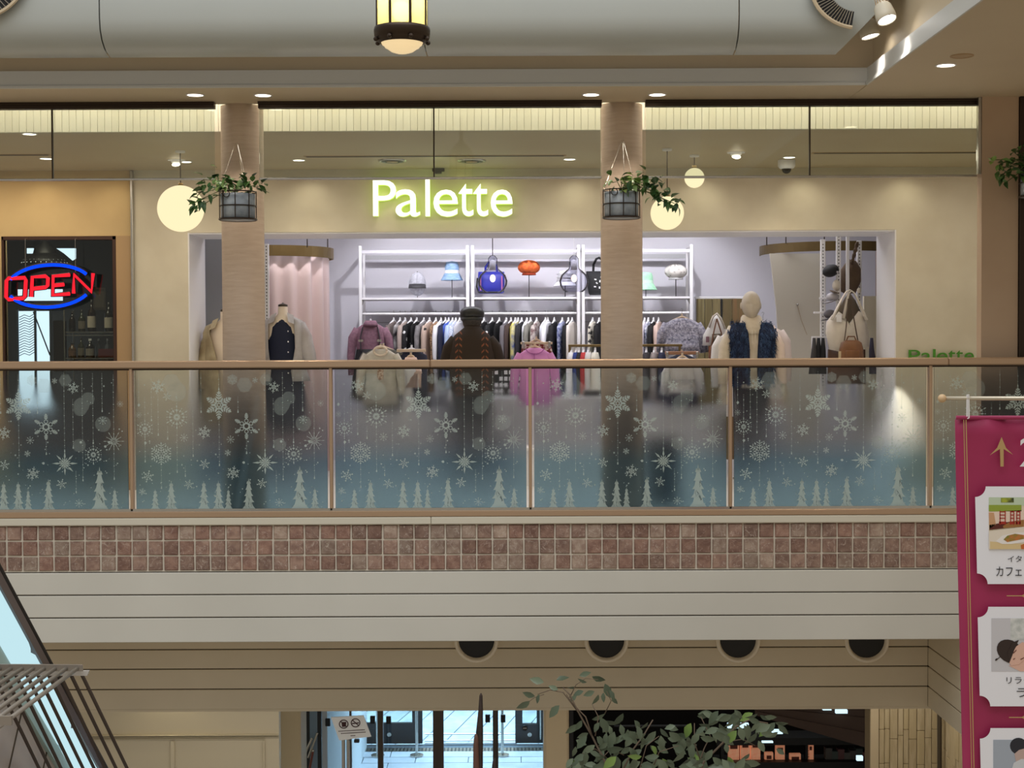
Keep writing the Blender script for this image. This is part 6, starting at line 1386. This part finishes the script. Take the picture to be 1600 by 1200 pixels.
for k, (x0, x1, y_) in enumerate(((529, 571, 1142), (533, 572, 1145.5), (548, 557, 1149))):
    m = MB(); n = int((x1 - x0) / 2.6)
    for i in range(n): a = x0 + i * 2.6; yy = y_ - (a - x0) * .06; m.slab([P(a, yy, ys - .003), P(a + 1.7, yy - .1, ys - .003), P(a + 1.7, yy + 1.3, ys - .003), P(a, yy + 1.4, ys - .003)], (0, .002, 0))
    m.build('small_print_line', m_ink, g)
for dx in (-4.5, 3): MB().tube([Vector((P(541 + dx, 1170, ys + .05).x, ys + .05, ZG)), P(541 + dx, 1150, ys + .05)], .016, 10).build('post', M_steel, g)
MB().box(P(553, 1161, ys + .02), P(562, 1154, ys + .06), bev=.005).build('bracket', M_dkfr, g); MB().lathe([(.18, 0), (.18, .015), (.001, .02)], (c.x, ys + .05, ZG), 20).build('base', M_steel, g)
# dark ground floor shop
Yd = 13.9
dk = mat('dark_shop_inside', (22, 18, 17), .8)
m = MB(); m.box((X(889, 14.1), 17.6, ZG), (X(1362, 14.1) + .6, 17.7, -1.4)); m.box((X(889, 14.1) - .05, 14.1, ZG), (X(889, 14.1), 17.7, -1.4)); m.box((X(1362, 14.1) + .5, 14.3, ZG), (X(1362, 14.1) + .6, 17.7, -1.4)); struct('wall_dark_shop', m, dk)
g = thing('sloping_canopy', 'dark brown sloping canopy in the dark shop at ground level', 'canopy', P(1280, 1130, 14.4))
yk = 14.4
for k in range(3):
    a0, a1 = k / 3, (k + 1) / 3; f = lambda x, t: (x, 1100 + (1115 + (x - 1190) * .32 - 1100) * t if True else 0)
    MB().slab([P(1180, 1098 + 20 * a0, yk - .02 * k), P(1358, 1098 + 72 * a0, yk - .02 * k), P(1358, 1098 + 72 * a1 - .5, yk - .02 * k), P(1180, 1098 + 20 * a1 - .5, yk - .02 * k)], (0, .05, 0)).build('canopy_board', mat('dark_brown_board', (64, 44, 32), .6), g)
g = thing('dark_shop_front_frame', 'dark green-black door frame of the ground level shop beside the beige column', 'frame', (X(893, 13.9), 13.9, ZG))
MB().box((X(890, 13.95, 1150), 13.95, ZG), (X(896, 13.95, 1150), 14.0, -1.43)).build('jamb', M_dkfr, g); MB().box((X(960, 14.6, 1135), 14.6, P(960, 1136, 14.6).z), (X(1080, 14.6, 1135), 14.63, P(960, 1134, 14.6).z)).build('transom', mat('dark_door_frame'), g)
ysx = 15.6
g = thing('shop_shelf_ledge', 'dark shelf ledge carrying orange-lit cards in the ground level shop', 'shelf', P(1220, 1190, ysx))
for py in (1190, 1152): MB().box(P(1120, py + 1.5, ysx - .1), P(1358, py, ysx + .2)).build('shelf_board', M_black, g)
for px in (1128, 1260, 1357): MB().box(P(px - 1.5, 1215, ysx), P(px + 1.5, 1152, ysx + .1)).build('divider', M_black, g)
bx = [(1138, 1154, 1158, 'leftmost'), (1157, 1171, 1156, 'second'), (1173, 1187, 1156, 'third'), (1195, 1207, 1174, 'small low'), (1212, 1225, 1162, 'tall, right of the small low one'), (1234, 1250, 1176, 'long low, rightmost'), (1262, 1270, 1160, 'narrow reddish, beyond the divider')]
M_orange = mat('backlit_orange', (214, 140, 104), .6, c2=(250, 214, 184), scale=9, emit=(232, 150, 112), es=.28)
for a, b_, t, lab in bx:
    q0, q1 = P(a, 1190, ysx), P(b_, t, ysx + .05); g = thing('backlit_box', f'orange backlit box in the dark ground level shop, {lab}', 'box', Vector(((q0.x + q1.x) / 2, ysx, q0.z)))
    MB().box(q0, q1, bev=.004).build('box_body', M_orange, g); MB().box(Vector((q0.x + .02, ysx - .004, q1.z - .07)), Vector((q1.x - .02, ysx, q1.z - .03))).build('print', mat('brown_print', (120, 60, 44), .7), g)
for a, b_, t, bt, lab in ((1137, 1169, 1129, 1138, 'wide one behind the tree leaves'), (1203, 1222, 1139, 1147, 'slanted one right of the tree'), (1191, 1207, 1157, 1161, 'thin one above the boxes'), (1286, 1298, 1107, 1110, 'small one at the canopy top, left'), (1306, 1323, 1108, 1115, 'small one at the canopy top, right'), (1339, 1347, 1180, 1189, 'small square near the stone wall')):
    o = MB().box(P(a, bt, 14.3), P(b_, t, 14.34)).build('light_panel', emis('cool_panel', (200, 230, 245), 1.4)); tag(o, 'small pale light panel in the dark shop, ' + lab, 'light')
for k in range(7):
    a = 1290 + k * 9.5; o = MB().box(P(a, 1189, ysx), P(a + 7.5, 1165 + (k * 5) % 8, ysx + .1), bev=.003).build('book', mat('dull_book%d' % (k % 4), [(96, 92, 88), (84, 96, 92), (120, 84, 84), (110, 108, 104)][k % 4], .7)); tag(o, ['grey', 'green-grey', 'reddish', 'pale grey'][k % 4] + ' book on the dark shelf, ' + ['first', 'second', 'third', 'fourth', 'fifth', 'sixth', 'seventh'][k] + ' from the left', 'book', 'books on the dark shelf')
# stone strip wall at right
Yr = 12.6
sw = struct('wall_stone', MB().box((X(1360, Yr, 1150), Yr + .015, ZG), (X(1466, Yr, 1150), Yr + .2, -1.42)), mat('stone_joint', (120, 104, 78), .9)); swo = wloc(sw); rnd = random.Random(4)
M_st = mat('strip_stone', (204, 188, 156), .7, c2=(180, 162, 128), scale=8, stretch=(4, 4, .6), rnd=(190, 172, 134), bump=.2)
x = X(1360, Yr, 1150); xe = X(1466, Yr, 1150); z1 = P(1400, 1106, Yr).z
MB().box((x, Yr - .01, z1 - 1), (x + .07, Yr + .02, z1)).build('plain_strip', mat('beige_column'), sw); x += .075
while x < xe - .02:
    w = rnd.uniform(.04, .075); zt4 = z1; h0 = rnd.uniform(.18, .30); d = rnd.uniform(-.006, .004)
    for h in (h0, .3, .3): MB().box((x + .002, Yr + d, zt4 - h + .003), (min(x + w, xe) - .002, Yr + .018, zt4), bev=.004).build('stone_strip', M_st, sw); zt4 -= h
    x += w
y = Yr - .05
x0 = xe
while y > 9.3:
    zt4 = z1
    for h in (rnd.uniform(.3, .5), .4, .4): MB().box((x0 + rnd.uniform(-.006, .004), y - .085, zt4 - h + .003), (x0 + .05, y, zt4), bev=.004).build('stone_strip', M_st, sw); zt4 -= h
    y -= .09
MB().tube([P(1468, 1106, 12.4) + Vector((.0, 0, 0)), P(1468, 1215, 12.4)], .02, 8).build('corner_joint', M_groove, sw)
# ================================================================ FICUS
Yt = 8.6
g = thing('weeping_fig_tree', 'tall green fig tree rising in the atrium before the dark shop', 'tree', Vector((X(1000, Yt), Yt, ZG)))
M_bark = mat('grey_bark', (120, 104, 88), .8)
br = [([(960, 1230), (945, 1190), (925, 1150), (905, 1115), (890, 1085), (880, 1075)], .012), ([(925, 1150), (915, 1120), (895, 1100), (885, 1085)], .008), ([(905, 1115), (880, 1082), (860, 1078), (840, 1085)], .006), ([(890, 1090), (900, 1070), (915, 1060), (935, 1062)], .005), ([(945, 1115), (955, 1095), (948, 1080)], .005), ([(930, 1150), (935, 1120), (925, 1100)], .006),
      ([(960, 1230), (990, 1170), (1005, 1150), (1020, 1125)], .010), ([(1000, 1200), (1010, 1165), (1030, 1150)], .006), ([(940, 1185), (955, 1170), (975, 1180)], .006), ([(1080, 1240), (1100, 1190), (1130, 1160), (1150, 1135), (1170, 1125), (1200, 1130)], .012), ([(1090, 1200), (1100, 1170), (1110, 1150), (1095, 1120)], .007), ([(1095, 1190), (1085, 1160), (1085, 1130)], .007),
      ([(1130, 1160), (1160, 1155), (1180, 1165)], .005), ([(1020, 1200), (1030, 1175), (1060, 1165)], .006), ([(905, 1180), (930, 1170), (955, 1190)], .006), ([(850, 1085), (835, 1090), (822, 1100)], .004)]
for pts, r in br:
    rn = random.Random(int(pts[0][0] * 7 + pts[-1][1])); dy = 0; path = []
    for x, y in pts: path.append(P(x, y, Yt + dy)); dy += rn.uniform(-.05, .05)
    MB().tube(path, [r * .62 * (1 - .6 * i / len(path)) for i in range(len(path))], 7).build('branch', M_bark, g, smooth=True)
MB().tube([Vector((X(1000, Yt), Yt, ZG)), Vector((X(990, Yt), Yt, ZG + 1.2)), P(960, 1228, Yt)], [.05, .035, .014], 12).build('trunk', M_bark, g, smooth=True)
MB().tube([Vector((X(990, Yt), Yt, ZG + 1.2)), P(1080, 1238, Yt)], [.03, .014], 10).build('trunk', M_bark, g, smooth=True)
MB().lathe([(.25, 0), (.32, .5), (.30, .52), (.27, .45), (.001, .45)], (X(1000, Yt), Yt, ZG), 28).build('planter', mat('planter_clay', (120, 96, 80), .7), g, smooth=True)
M_fl = mat('fig_leaf', (122, 136, 112), .38, rnd=(84, 98, 78)); M_fl2 = mat('fig_leaf_young', (130, 160, 84), .38)
FLM = [leaf_me('leaf', 1, .46, M_fl, .2, .35), leaf_me('leaf', 1, .5, M_fl, .25, .15)]; FLY = leaf_me('leaf', 1, .5, M_fl2, .2, .3)
spec = [(828, 1095, 215, 22), (836, 1088, 170, 18), (843, 1085, 250, 14), (850, 1066, 170, 20), (869, 1063, 15, 18), (872, 1078, 150, 14), (905, 1056, 20, 17), (925, 1057, -10, 20), (917, 1066, 160, 13), (945, 1068, -60, 22), (952, 1078, -50, 18), (874, 1102, 235, 22), (901, 1087, 230, 14), (912, 1080, 215, 16), (900, 1073, 200, 12), (929, 1080, 220, 16), (935, 1085, 240, 18), (943, 1082, 260, 14), (956, 1088, -60, 14)]
gd = random.Random(21); go = wloc(g)
for _ in range(150):
    k = gd.random()
    if k < .36: x, y = gd.gauss(955, 32), gd.gauss(1150, 22)
    elif k < .55: x, y = gd.gauss(1035, 26), gd.gauss(1165, 20)
    elif k < .8: x, y = gd.gauss(1120, 42), gd.gauss(1138, 20)
    elif k < .9: x, y = gd.gauss(1190, 18), gd.gauss(1130, 8)
    else: x, y = gd.gauss(915, 22), gd.gauss(1185, 12)
    if x < 1085 and x > 985 and y < 1125: y += 30
    if y < 1108: y = 1112 + gd.random() * 12
    spec.append((x, y, gd.choice((gd.uniform(190, 260), gd.uniform(-80, 10))), gd.uniform(15, 24)))
for _ in range(70): spec.append((gd.uniform(895, 1170), gd.uniform(1178, 1205), gd.uniform(180, 360), gd.uniform(17, 26)))
for i, (x, y, a, l) in enumerate(spec):
    s = sc(l, Yt) * 1.18; q = P(x, y, Yt + gd.uniform(-.28, .28))
    # leaf runs along local x, blade in xy: turn blade to face the viewer, then swing by angle a in the picture plane
    M = Matrix.Rotation(R(-a), 3, 'Y') @ Matrix.Rotation(R(90 + gd.uniform(-50, 40)), 3, 'X') @ Matrix.Rotation(R(gd.uniform(-18, 18)), 3, 'Z')
    inst('leaf', FLY if gd.random() < .06 else FLM[i % 2], g, q - go, M.to_euler(), (s, s, s))
# dark carved pole
g = thing('dark_wooden_pole', 'dark upright wooden pole with a brown paddle beside it rising at the bottom centre', 'pole', Vector((X(751, 9), 9.0, ZG)))
MB().tube([Vector((X(748, 9), 9, ZG)), P(748, 1200, 9), P(749, 1150, 9), P(751, 1110, 9), P(751.5, 1087, 9), P(751.5, 1083, 9)], [.028, .026, .024, .015, .010, .003], 12).build('pole_shaft', mat('dark_pole', (44, 34, 30), .6, c2=(60, 46, 40), scale=20, bump=.3), g, smooth=True)
MB().tube([Vector((X(744, 9), 8.97, ZG)), P(744, 1200, 8.97), P(743.5, 1165, 8.97), P(744, 1152, 8.97), P(744, 1147, 8.97)], [.02, .02, .017, .014, .006], 10).build('side_piece', mat('brown_paddle', (104, 72, 58), .6), g, smooth=True)
MB().tube([Vector((X(772, 9), 9, ZG)), P(772, 1200, 9), P(772.5, 1190, 9), P(773, 1184, 9)], [.014, .014, .011, .003], 8).build('short_tip', mat('dark_pole'), g, smooth=True)
MB().lathe([(.2, 0), (.2, .06), (.001, .07)], (X(750, 9), 9, ZG), 20).build('base', M_dark, g)

# ================================================================ ESCALATOR AND BAR GRILLE
g = thing('escalator_side', 'escalator side with glowing white underlit panels descending at the left edge', 'escalator', P(0, 1000, 7.0))
def E(px, py, Ya, X0):            # point of the picture on the upright plane x = X0
    d = MR @ Vector(((px - 800) / F, (600 - py) / F, -1)); return Vector((0, 0, CAMZ)) + d * (X0 / d.x)
A = E(-6, 884, 0, -2.47); B = E(165, 1204, 0, -2.47); dv = B - A; dn = dv.normalized(); up = Vector((0, -dn.z, dn.y)) ; up = up if up.z > 0 else -up
A2 = A - dn * 1.5; B2 = B + dn * 4.0
MB().tube([A2, B2], .022, 10).build('handrail', mat('black_rubber', (22, 16, 14), .45), g, smooth=True)
def pbox(off0, off1, t0, t1, dx0, dx1, name, mt, bev=0):
    L_ = dv.length; p = lambda t, o, dx: A + dn * (L_ * t) - up * o + Vector((dx, 0, 0))
    m = MB(); vs = [p(t, o, dx) for t in (t0, t1) for o in (off0, off1) for dx in (dx0, dx1)]
    m.add(vs, [(0, 1, 3, 2), (4, 6, 7, 5), (0, 4, 5, 1), (2, 3, 7, 6), (0, 2, 6, 4), (1, 5, 7, 3)]); return m.build(name, mt, g)
M_lt = emis('escalator_light', (196, 232, 240), 1.0)
pbox(.02, .075, -.6, 2.4, -.02, .02, 'upper_trim', mat('dark_trim_esc', (92, 78, 76), .4))
for t0, t1 in ((-.45, .262), (.285, .62), (.66, .985), (1.01, 1.4), (1.42, 1.9)):
    L_ = dv.length; path = [A + dn * (L_ * t) - up * .175 for t in (t0, t0 + .006, t0 + .016, t1 - .016, t1 - .006, t1)]
    MB().tube(path, [.045, .08, .09, .09, .08, .045], 12, flat=.5).build('light_tube_cover', M_lt, g, smooth=True)
pbox(.10, .275, -.6, 2.4, -.09, -.05, 'reflector', mat('esc_reflector', (170, 190, 192), .4))
pbox(.275, .36, -.6, 2.4, -.06, .0, 'glass_edge_strip', mat('pale_teal_glass', (176, 208, 206), .2))
pbox(.36, 1.5, -.6, 2.4, -.08, -.02, 'lower_panel', mat('esc_panel', (196, 186, 178), .4, c2=(182, 172, 165), scale=3))
for k in range(12): pbox(.30, 1.5, -.5 + .21 * k, -.495 + .21 * k, -.02, -.016, 'panel_joint', M_groove)
# bar grille nearer to the viewer
Yg = 6.4
g = thing('steel_bar_grille', 'grey steel bar grille with bars bending down at the lower left corner', 'grille', P(70, 1050, Yg))
M_bar = mat('bar_steel', (150, 142, 132), .4, .3); M_bard = mat('bar_dark', (66, 54, 46), .5)
MB().slab([P(-30, 1038, Yg), P(128, 1039, Yg), P(129, 1049, Yg), P(-30, 1048, Yg)], (0, .012, 0)).build('flange', M_bar, g)
MB().slab([P(100, 1048, Yg + .05), P(139, 1048, Yg + .05), P(136, 1056, Yg + .05), P(-30, 1055, Yg + .05), P(-30, 1047, Yg + .05)], (0, .012, 0)).build('flange', mat('bar_light', (196, 192, 186), .4), g)
pend = P(128, 1043, Yg); Yn = 5.35
for k in range(9):
    px = 120 - 17.2 * k; a = P(px, 1045, Yg); a2 = Vector((a.x, Yg + .04, a.z)); b_ = Vector((a.x, Yn, a.z))
    MB().tube([a2, b_], .0095, 8).build('level_bar', M_bar, g, smooth=True)
    c_ = P(px + 5, 1048, Yg + .06); ev = P(px + 5 + 83, 1220, Yg * 1.18); MB().tube([c_, ev, ev + (ev - c_) * 1.0], .0085, 8).build('sloping_bar', M_bard, g, smooth=True)
a = P(0, 1126, Yn); MB().slab([Vector((-2.2, Yn, a.z + .016)), Vector((P(18, 1126, Yn).x, Yn, a.z + .016)), Vector((P(18, 1126, Yn).x, Yn, a.z - .018)), Vector((-2.2, Yn, a.z - .018))], (0, .012, 0)).build('flange', M_bar, g)

# ================================================================ BANNER
Yn = 5.0
g = thing('hanging_event_banner', 'crimson fabric banner with white cards and gold arrow hanging at the right edge', 'banner', P(1680, 1000, Yn))
M_crim = mat('crimson_fabric', (170, 36, 90), .5, c2=(160, 30, 82), scale=3, sheen=.3); M_gold = mat('gold_print', (196, 164, 112), .45, .3)
def bx_(y): return 1494 + (y - 650) * .0215       # left edge of the cloth
m = MB(); cols = 26; rows = 30; vs = []
for j in range(rows + 1):
    py = 655 + (1420 - 655) * j / rows
    for i in range(cols + 1):
        t = i / cols; px = bx_(py) + t * 410; wv_ = .012 * math.sin(t * 9 + j * .15) * math.exp(-j * .10) + .006 * math.sin(t * 5 + 1); wv_ += -.02 * math.exp(-((t - .12 - j * .02) / .06) ** 2) * math.exp(-j * .25)
        if t < .02: wv_ += .01
        vs.append(P(px, py, Yn) + Vector((0, wv_, 0)))
m.add(vs, [(j * (cols + 1) + i, (j + 1) * (cols + 1) + i, (j + 1) * (cols + 1) + i + 1, j * (cols + 1) + i + 1) for j in range(rows) for i in range(cols)])
o = m.build('cloth', M_crim, g, smooth=True); sm = o.modifiers.new('thick', 'SOLIDIFY'); sm.thickness = .003; sm.offset = 1
MB().tube([P(1494, 652.5, Yn), P(1905, 652.5, Yn)], sc(3.2, Yn), 10).build('top_hem', M_crim, g, smooth=True)
for dx, wd in ((11.2, 1.0), (14.6, 1.4)):
    MB().slab([P(bx_(660) + dx, 656, Yn - .025), P(bx_(660) + dx + wd, 656, Yn - .025), P(bx_(1400) + dx + 1 + wd, 1400, Yn - .012), P(bx_(1400) + dx + 1, 1400, Yn - .012)], (0, .002, 0)).build('gold_stripe', M_gold, g)
yp = Yn - .018
MB().slab([P(1565, 683, yp), P(1572, 700, yp), P(1583, 710.5, yp), P(1568.2, 701.5, yp), P(1568.2, 729, yp), P(1563.2, 729, yp), P(1562.5, 701.5, yp), P(1547, 711, yp), P(1558, 700, yp)], (0, .001, 0)).build('gold_arrow', M_gold, g)
M_card = mat('card_white', (242, 244, 252), .5); M_ink = mat('ink', (30, 28, 30), .6)
m = MB(); a, b_ = P(1593.5, 729, yp), P(1622, 684, yp); text_fit(m, '2', a.x, b_.x, a.z, b_.z, yp); m.build('floor_number', mat('white_paint'), g)
def card(y0, y1, xl):
    r = 16.5; pts = [(xl + r, y0)] ; 
    pts = [(xl + r + .0 - (0), y0)]
    # concave quarter circles at the four corners
    xr = 1905 - (xl - 1523) * .2
    def arc(cx_, cy_, a0, a1): return [(cx_ + r * math.cos(R(a0 + (a1 - a0) * i / 8)), cy_ - r * math.sin(R(a0 + (a1 - a0) * i / 8))) for i in range(9)]
    pts = arc(xl, y0, 0, -90) + arc(xl + (y1 - y0) * .02, y1, 90, 0) + arc(xr, y1, 180, 90) + arc(xr, y0, -90, -180)
    m = MB(); mid = ((xl + xr) / 2, (y0 + y1) / 2); vs = [P(x, y, yp) for x, y in pts]; n = len(vs)
    m.add([v + Vector((0, -.001, 0)) for v in vs] + [P(mid[0], mid[1], yp - .001)], [((i + 1) % n, i, n) for i in range(n)]); return m.build('white_card', M_card, g)
def pic(parent, pts, cname, c, lay, c2=None):
    MB().slab([P(x, y, yp - .002 - lay * .0005) for x, y in pts], (0, .0004, 0)).build('printed_photo', mat(cname, c, .6, c2=c2, scale=40), parent)
cd1 = card(760, 912.5, 1523.5)
rc = lambda x0, y0, x1, y1: [(x0, y0), (x1, y0), (x1, y1), (x0, y1)]
pic(cd1, rc(1545, 777, 1640, 858), 'ph_cream', (226, 214, 190), 0); pic(cd1, rc(1545, 777, 1640, 790), 'ph_mint', (196, 214, 186), 1); pic(cd1, rc(1545, 789, 1596, 799), 'ph_green', (148, 168, 60), 2); pic(cd1, rc(1564, 778, 1584, 785), 'ph_leaf', (64, 74, 36), 3, (170, 180, 60))
pic(cd1, [(1545, 800), (1600, 797), (1600, 822), (1546, 828)], 'ph_cloth', (236, 214, 196), 2)
pic(cd1, [(1545, 801), (1553, 801), (1556, 820), (1546, 826)], 'ph_tan', (206, 160, 120), 3); pic(cd1, [(1546, 820), (1600, 812), (1600, 822), (1546, 828)], 'ph_dark', (92, 34, 24), 3); pic(cd1, [(1567, 822), (1575, 817), (1600, 812), (1600, 823), (1568, 825)], 'ph_brown', (160, 112, 60), 4)
for x in (1562, 1578.5, 1588):
    w = 8 if x < 1570 else 5
    for q in (rc(x, 798, x + 1.4, 820), rc(x + w, 798, x + w + 1.4, 820), rc(x, 799, x + w, 800.4), rc(x, 804, x + w, 805.4), rc(x, 809, x + w, 810.4), rc(x - 1, 815, x + w + 2, 819)): pic(cd1, q, 'ph_red', (168, 44, 30), 5)
pic(cd1, [(1545, 830), (1640, 818), (1640, 858), (1545, 858)], 'ph_table', (232, 222, 206), 6); pic(cd1, [(1547, 846), (1568, 848), (1640, 852), (1640, 858), (1547, 858)], 'ph_tabletop', (224, 200, 150), 7)
pic(cd1, [(1556, 846), (1566, 837), (1590, 832), (1640, 830), (1640, 842), (1580, 850), (1566, 850)], 'ph_plate', (240, 236, 232), 8); pic(cd1, [(1568, 843), (1574, 837), (1586, 834), (1600, 836), (1600, 842), (1584, 845), (1574, 847)], 'ph_food', (196, 120, 60), 9, (120, 130, 50)); pic(cd1, [(1595, 852), (1604, 848), (1612, 852), (1604, 858), (1596, 858)], 'ph_food2', (200, 110, 50), 10)
def jp(parent, s_, x0, x1, y0, y1):
    m = MB(); a, b_ = P(x0, y1, yp), P(x1, y0, yp); text_fit(m, s_, a.x, b_.x, a.z, b_.z, yp - .004); m.build('printed_lettering', M_ink, parent)
jp(cd1, 'イタリ', 1574, 1607, 868, 878); jp(cd1, 'カフェ', 1556, 1596, 885, 900)
cd2 = card(948, 1103.5, 1527.5)
pic(cd2, rc(1549, 966, 1640, 1049), 'ph_grey', (206, 206, 212), 0); pic(cd2, rc(1579, 966, 1640, 1000), 'ph_lace', (188, 194, 192), 1, (226, 228, 226)); 
ell = lambda cx_, cy_, a, b__, r0=0, n=20: [(cx_ + a * math.cos(R(360 * i / n)) * math.cos(R(r0)) - b__ * math.sin(R(360 * i / n)) * math.sin(R(r0)), cy_ + a * math.cos(R(360 * i / n)) * math.sin(R(r0)) + b__ * math.sin(R(360 * i / n)) * math.cos(R(r0))) for i in range(n)]
pic(cd2, [(1576, 1040), (1590, 1037), (1605, 1020), (1640, 1018), (1640, 1049), (1594, 1049), (1586, 1045)], 'ph_skin', (226, 184, 166), 2); pic(cd2, ell(1578, 1018, 22, 17, 35), 'ph_hair', (50, 36, 32), 3)
pic(cd2, [(1577, 1036), (1580, 1024), (1588, 1010), (1598, 1003), (1606, 1010), (1604, 1028), (1592, 1038), (1580, 1040)], 'ph_skin', (226, 184, 166), 4)
pic(cd2, [(1577, 1036), (1574, 1020), (1582, 1004), (1592, 1000), (1586, 1012), (1581, 1026)], 'ph_hair', (50, 36, 32), 5)
for q in ([(1583, 1020), (1588, 1015), (1588.5, 1016), (1583.6, 1021.4)], [(1583, 1030), (1586, 1028), (1586.4, 1029), (1583.4, 1031)], [(1594, 1030), (1600, 1027), (1600, 1028.4), (1595, 1031)]): pic(cd2, q, 'ph_line', (110, 60, 50), 6)
pic(cd2, ell(1557, 1030.5, 2.6, 1.4, -40), 'ph_hair', (50, 36, 32), 3); pic(cd2, [(1559, 1029), (1564, 1024), (1564.6, 1024.8), (1559.6, 1030)], 'ph_hair', (50, 36, 32), 4)
jp(cd2, 'リラク', 1572, 1610, 1057, 1068); jp(cd2, 'ラ', 1588, 1606, 1075, 1089)
cd3 = card(1137.5, 1300, 1531)
pic(cd3, rc(1552, 1156, 1640, 1240), 'ph_blue', (168, 178, 192), 0); pic(cd3, ell(1592, 1166, 14, 13, 20), 'ph_hair2', (38, 40, 50), 1); pic(cd3, [(1585, 1178), (1592, 1172), (1606, 1168), (1606, 1186), (1588, 1192)], 'ph_skin2', (196, 172, 164), 2); pic(cd3, [(1578, 1212), (1584, 1192), (1596, 1186), (1640, 1190), (1640, 1225), (1575, 1225)], 'ph_white', (212, 216, 222), 3)
for y in (931, 1121):
    MB().slab([P(1573 + (y - 931) * .02, y - .7, yp), P(1597, y - .7, yp), P(1603, y - 4, yp), P(1608, y, yp), P(1603, y + 4, yp), P(1597, y + .7, yp), P(1573 + (y - 931) * .02, y + .7, yp)], (0, .001, 0)).build('gold_divider', M_gold, g)
# pole
g = thing('banner_pole', 'pale steel pole with a wooden ball end carrying the crimson banner', 'pole', P(1600, 622, Yn - .03))
a, b_ = P(1474, 622.5, Yn - .03), P(1960, 622.5, Yn - .03)
MB().tube([a, b_], sc(3.3, Yn), 14).build('rod', mat('champagne_steel', (200, 190, 170), .3, .6), g, smooth=True)
MB().sph(P(1472, 622.5, Yn - .03), sc(6.6, Yn), 20, 14).build('ball_end', mat('pale_wood_ball', (206, 176, 136), .5), g, smooth=True)
MB().tube([P(1512, 617, Yn - .03 + q) if False else P(x, y, Yn - .035) for x, y, q in ((1511, 651, 0), (1511, 617, 0), (1513.5, 616, 0), (1514, 653, 0), (1511.5, 654, 0))], sc(1.1, Yn), 6).build('cord_loop', M_white, g)
MB().tube([P(1940, 622.5, Yn - .03), P(1940, 622.5, Yn - .03) + Vector((0, 0, 2.2))], .01, 8).build('hanger_rod', M_steel, g)
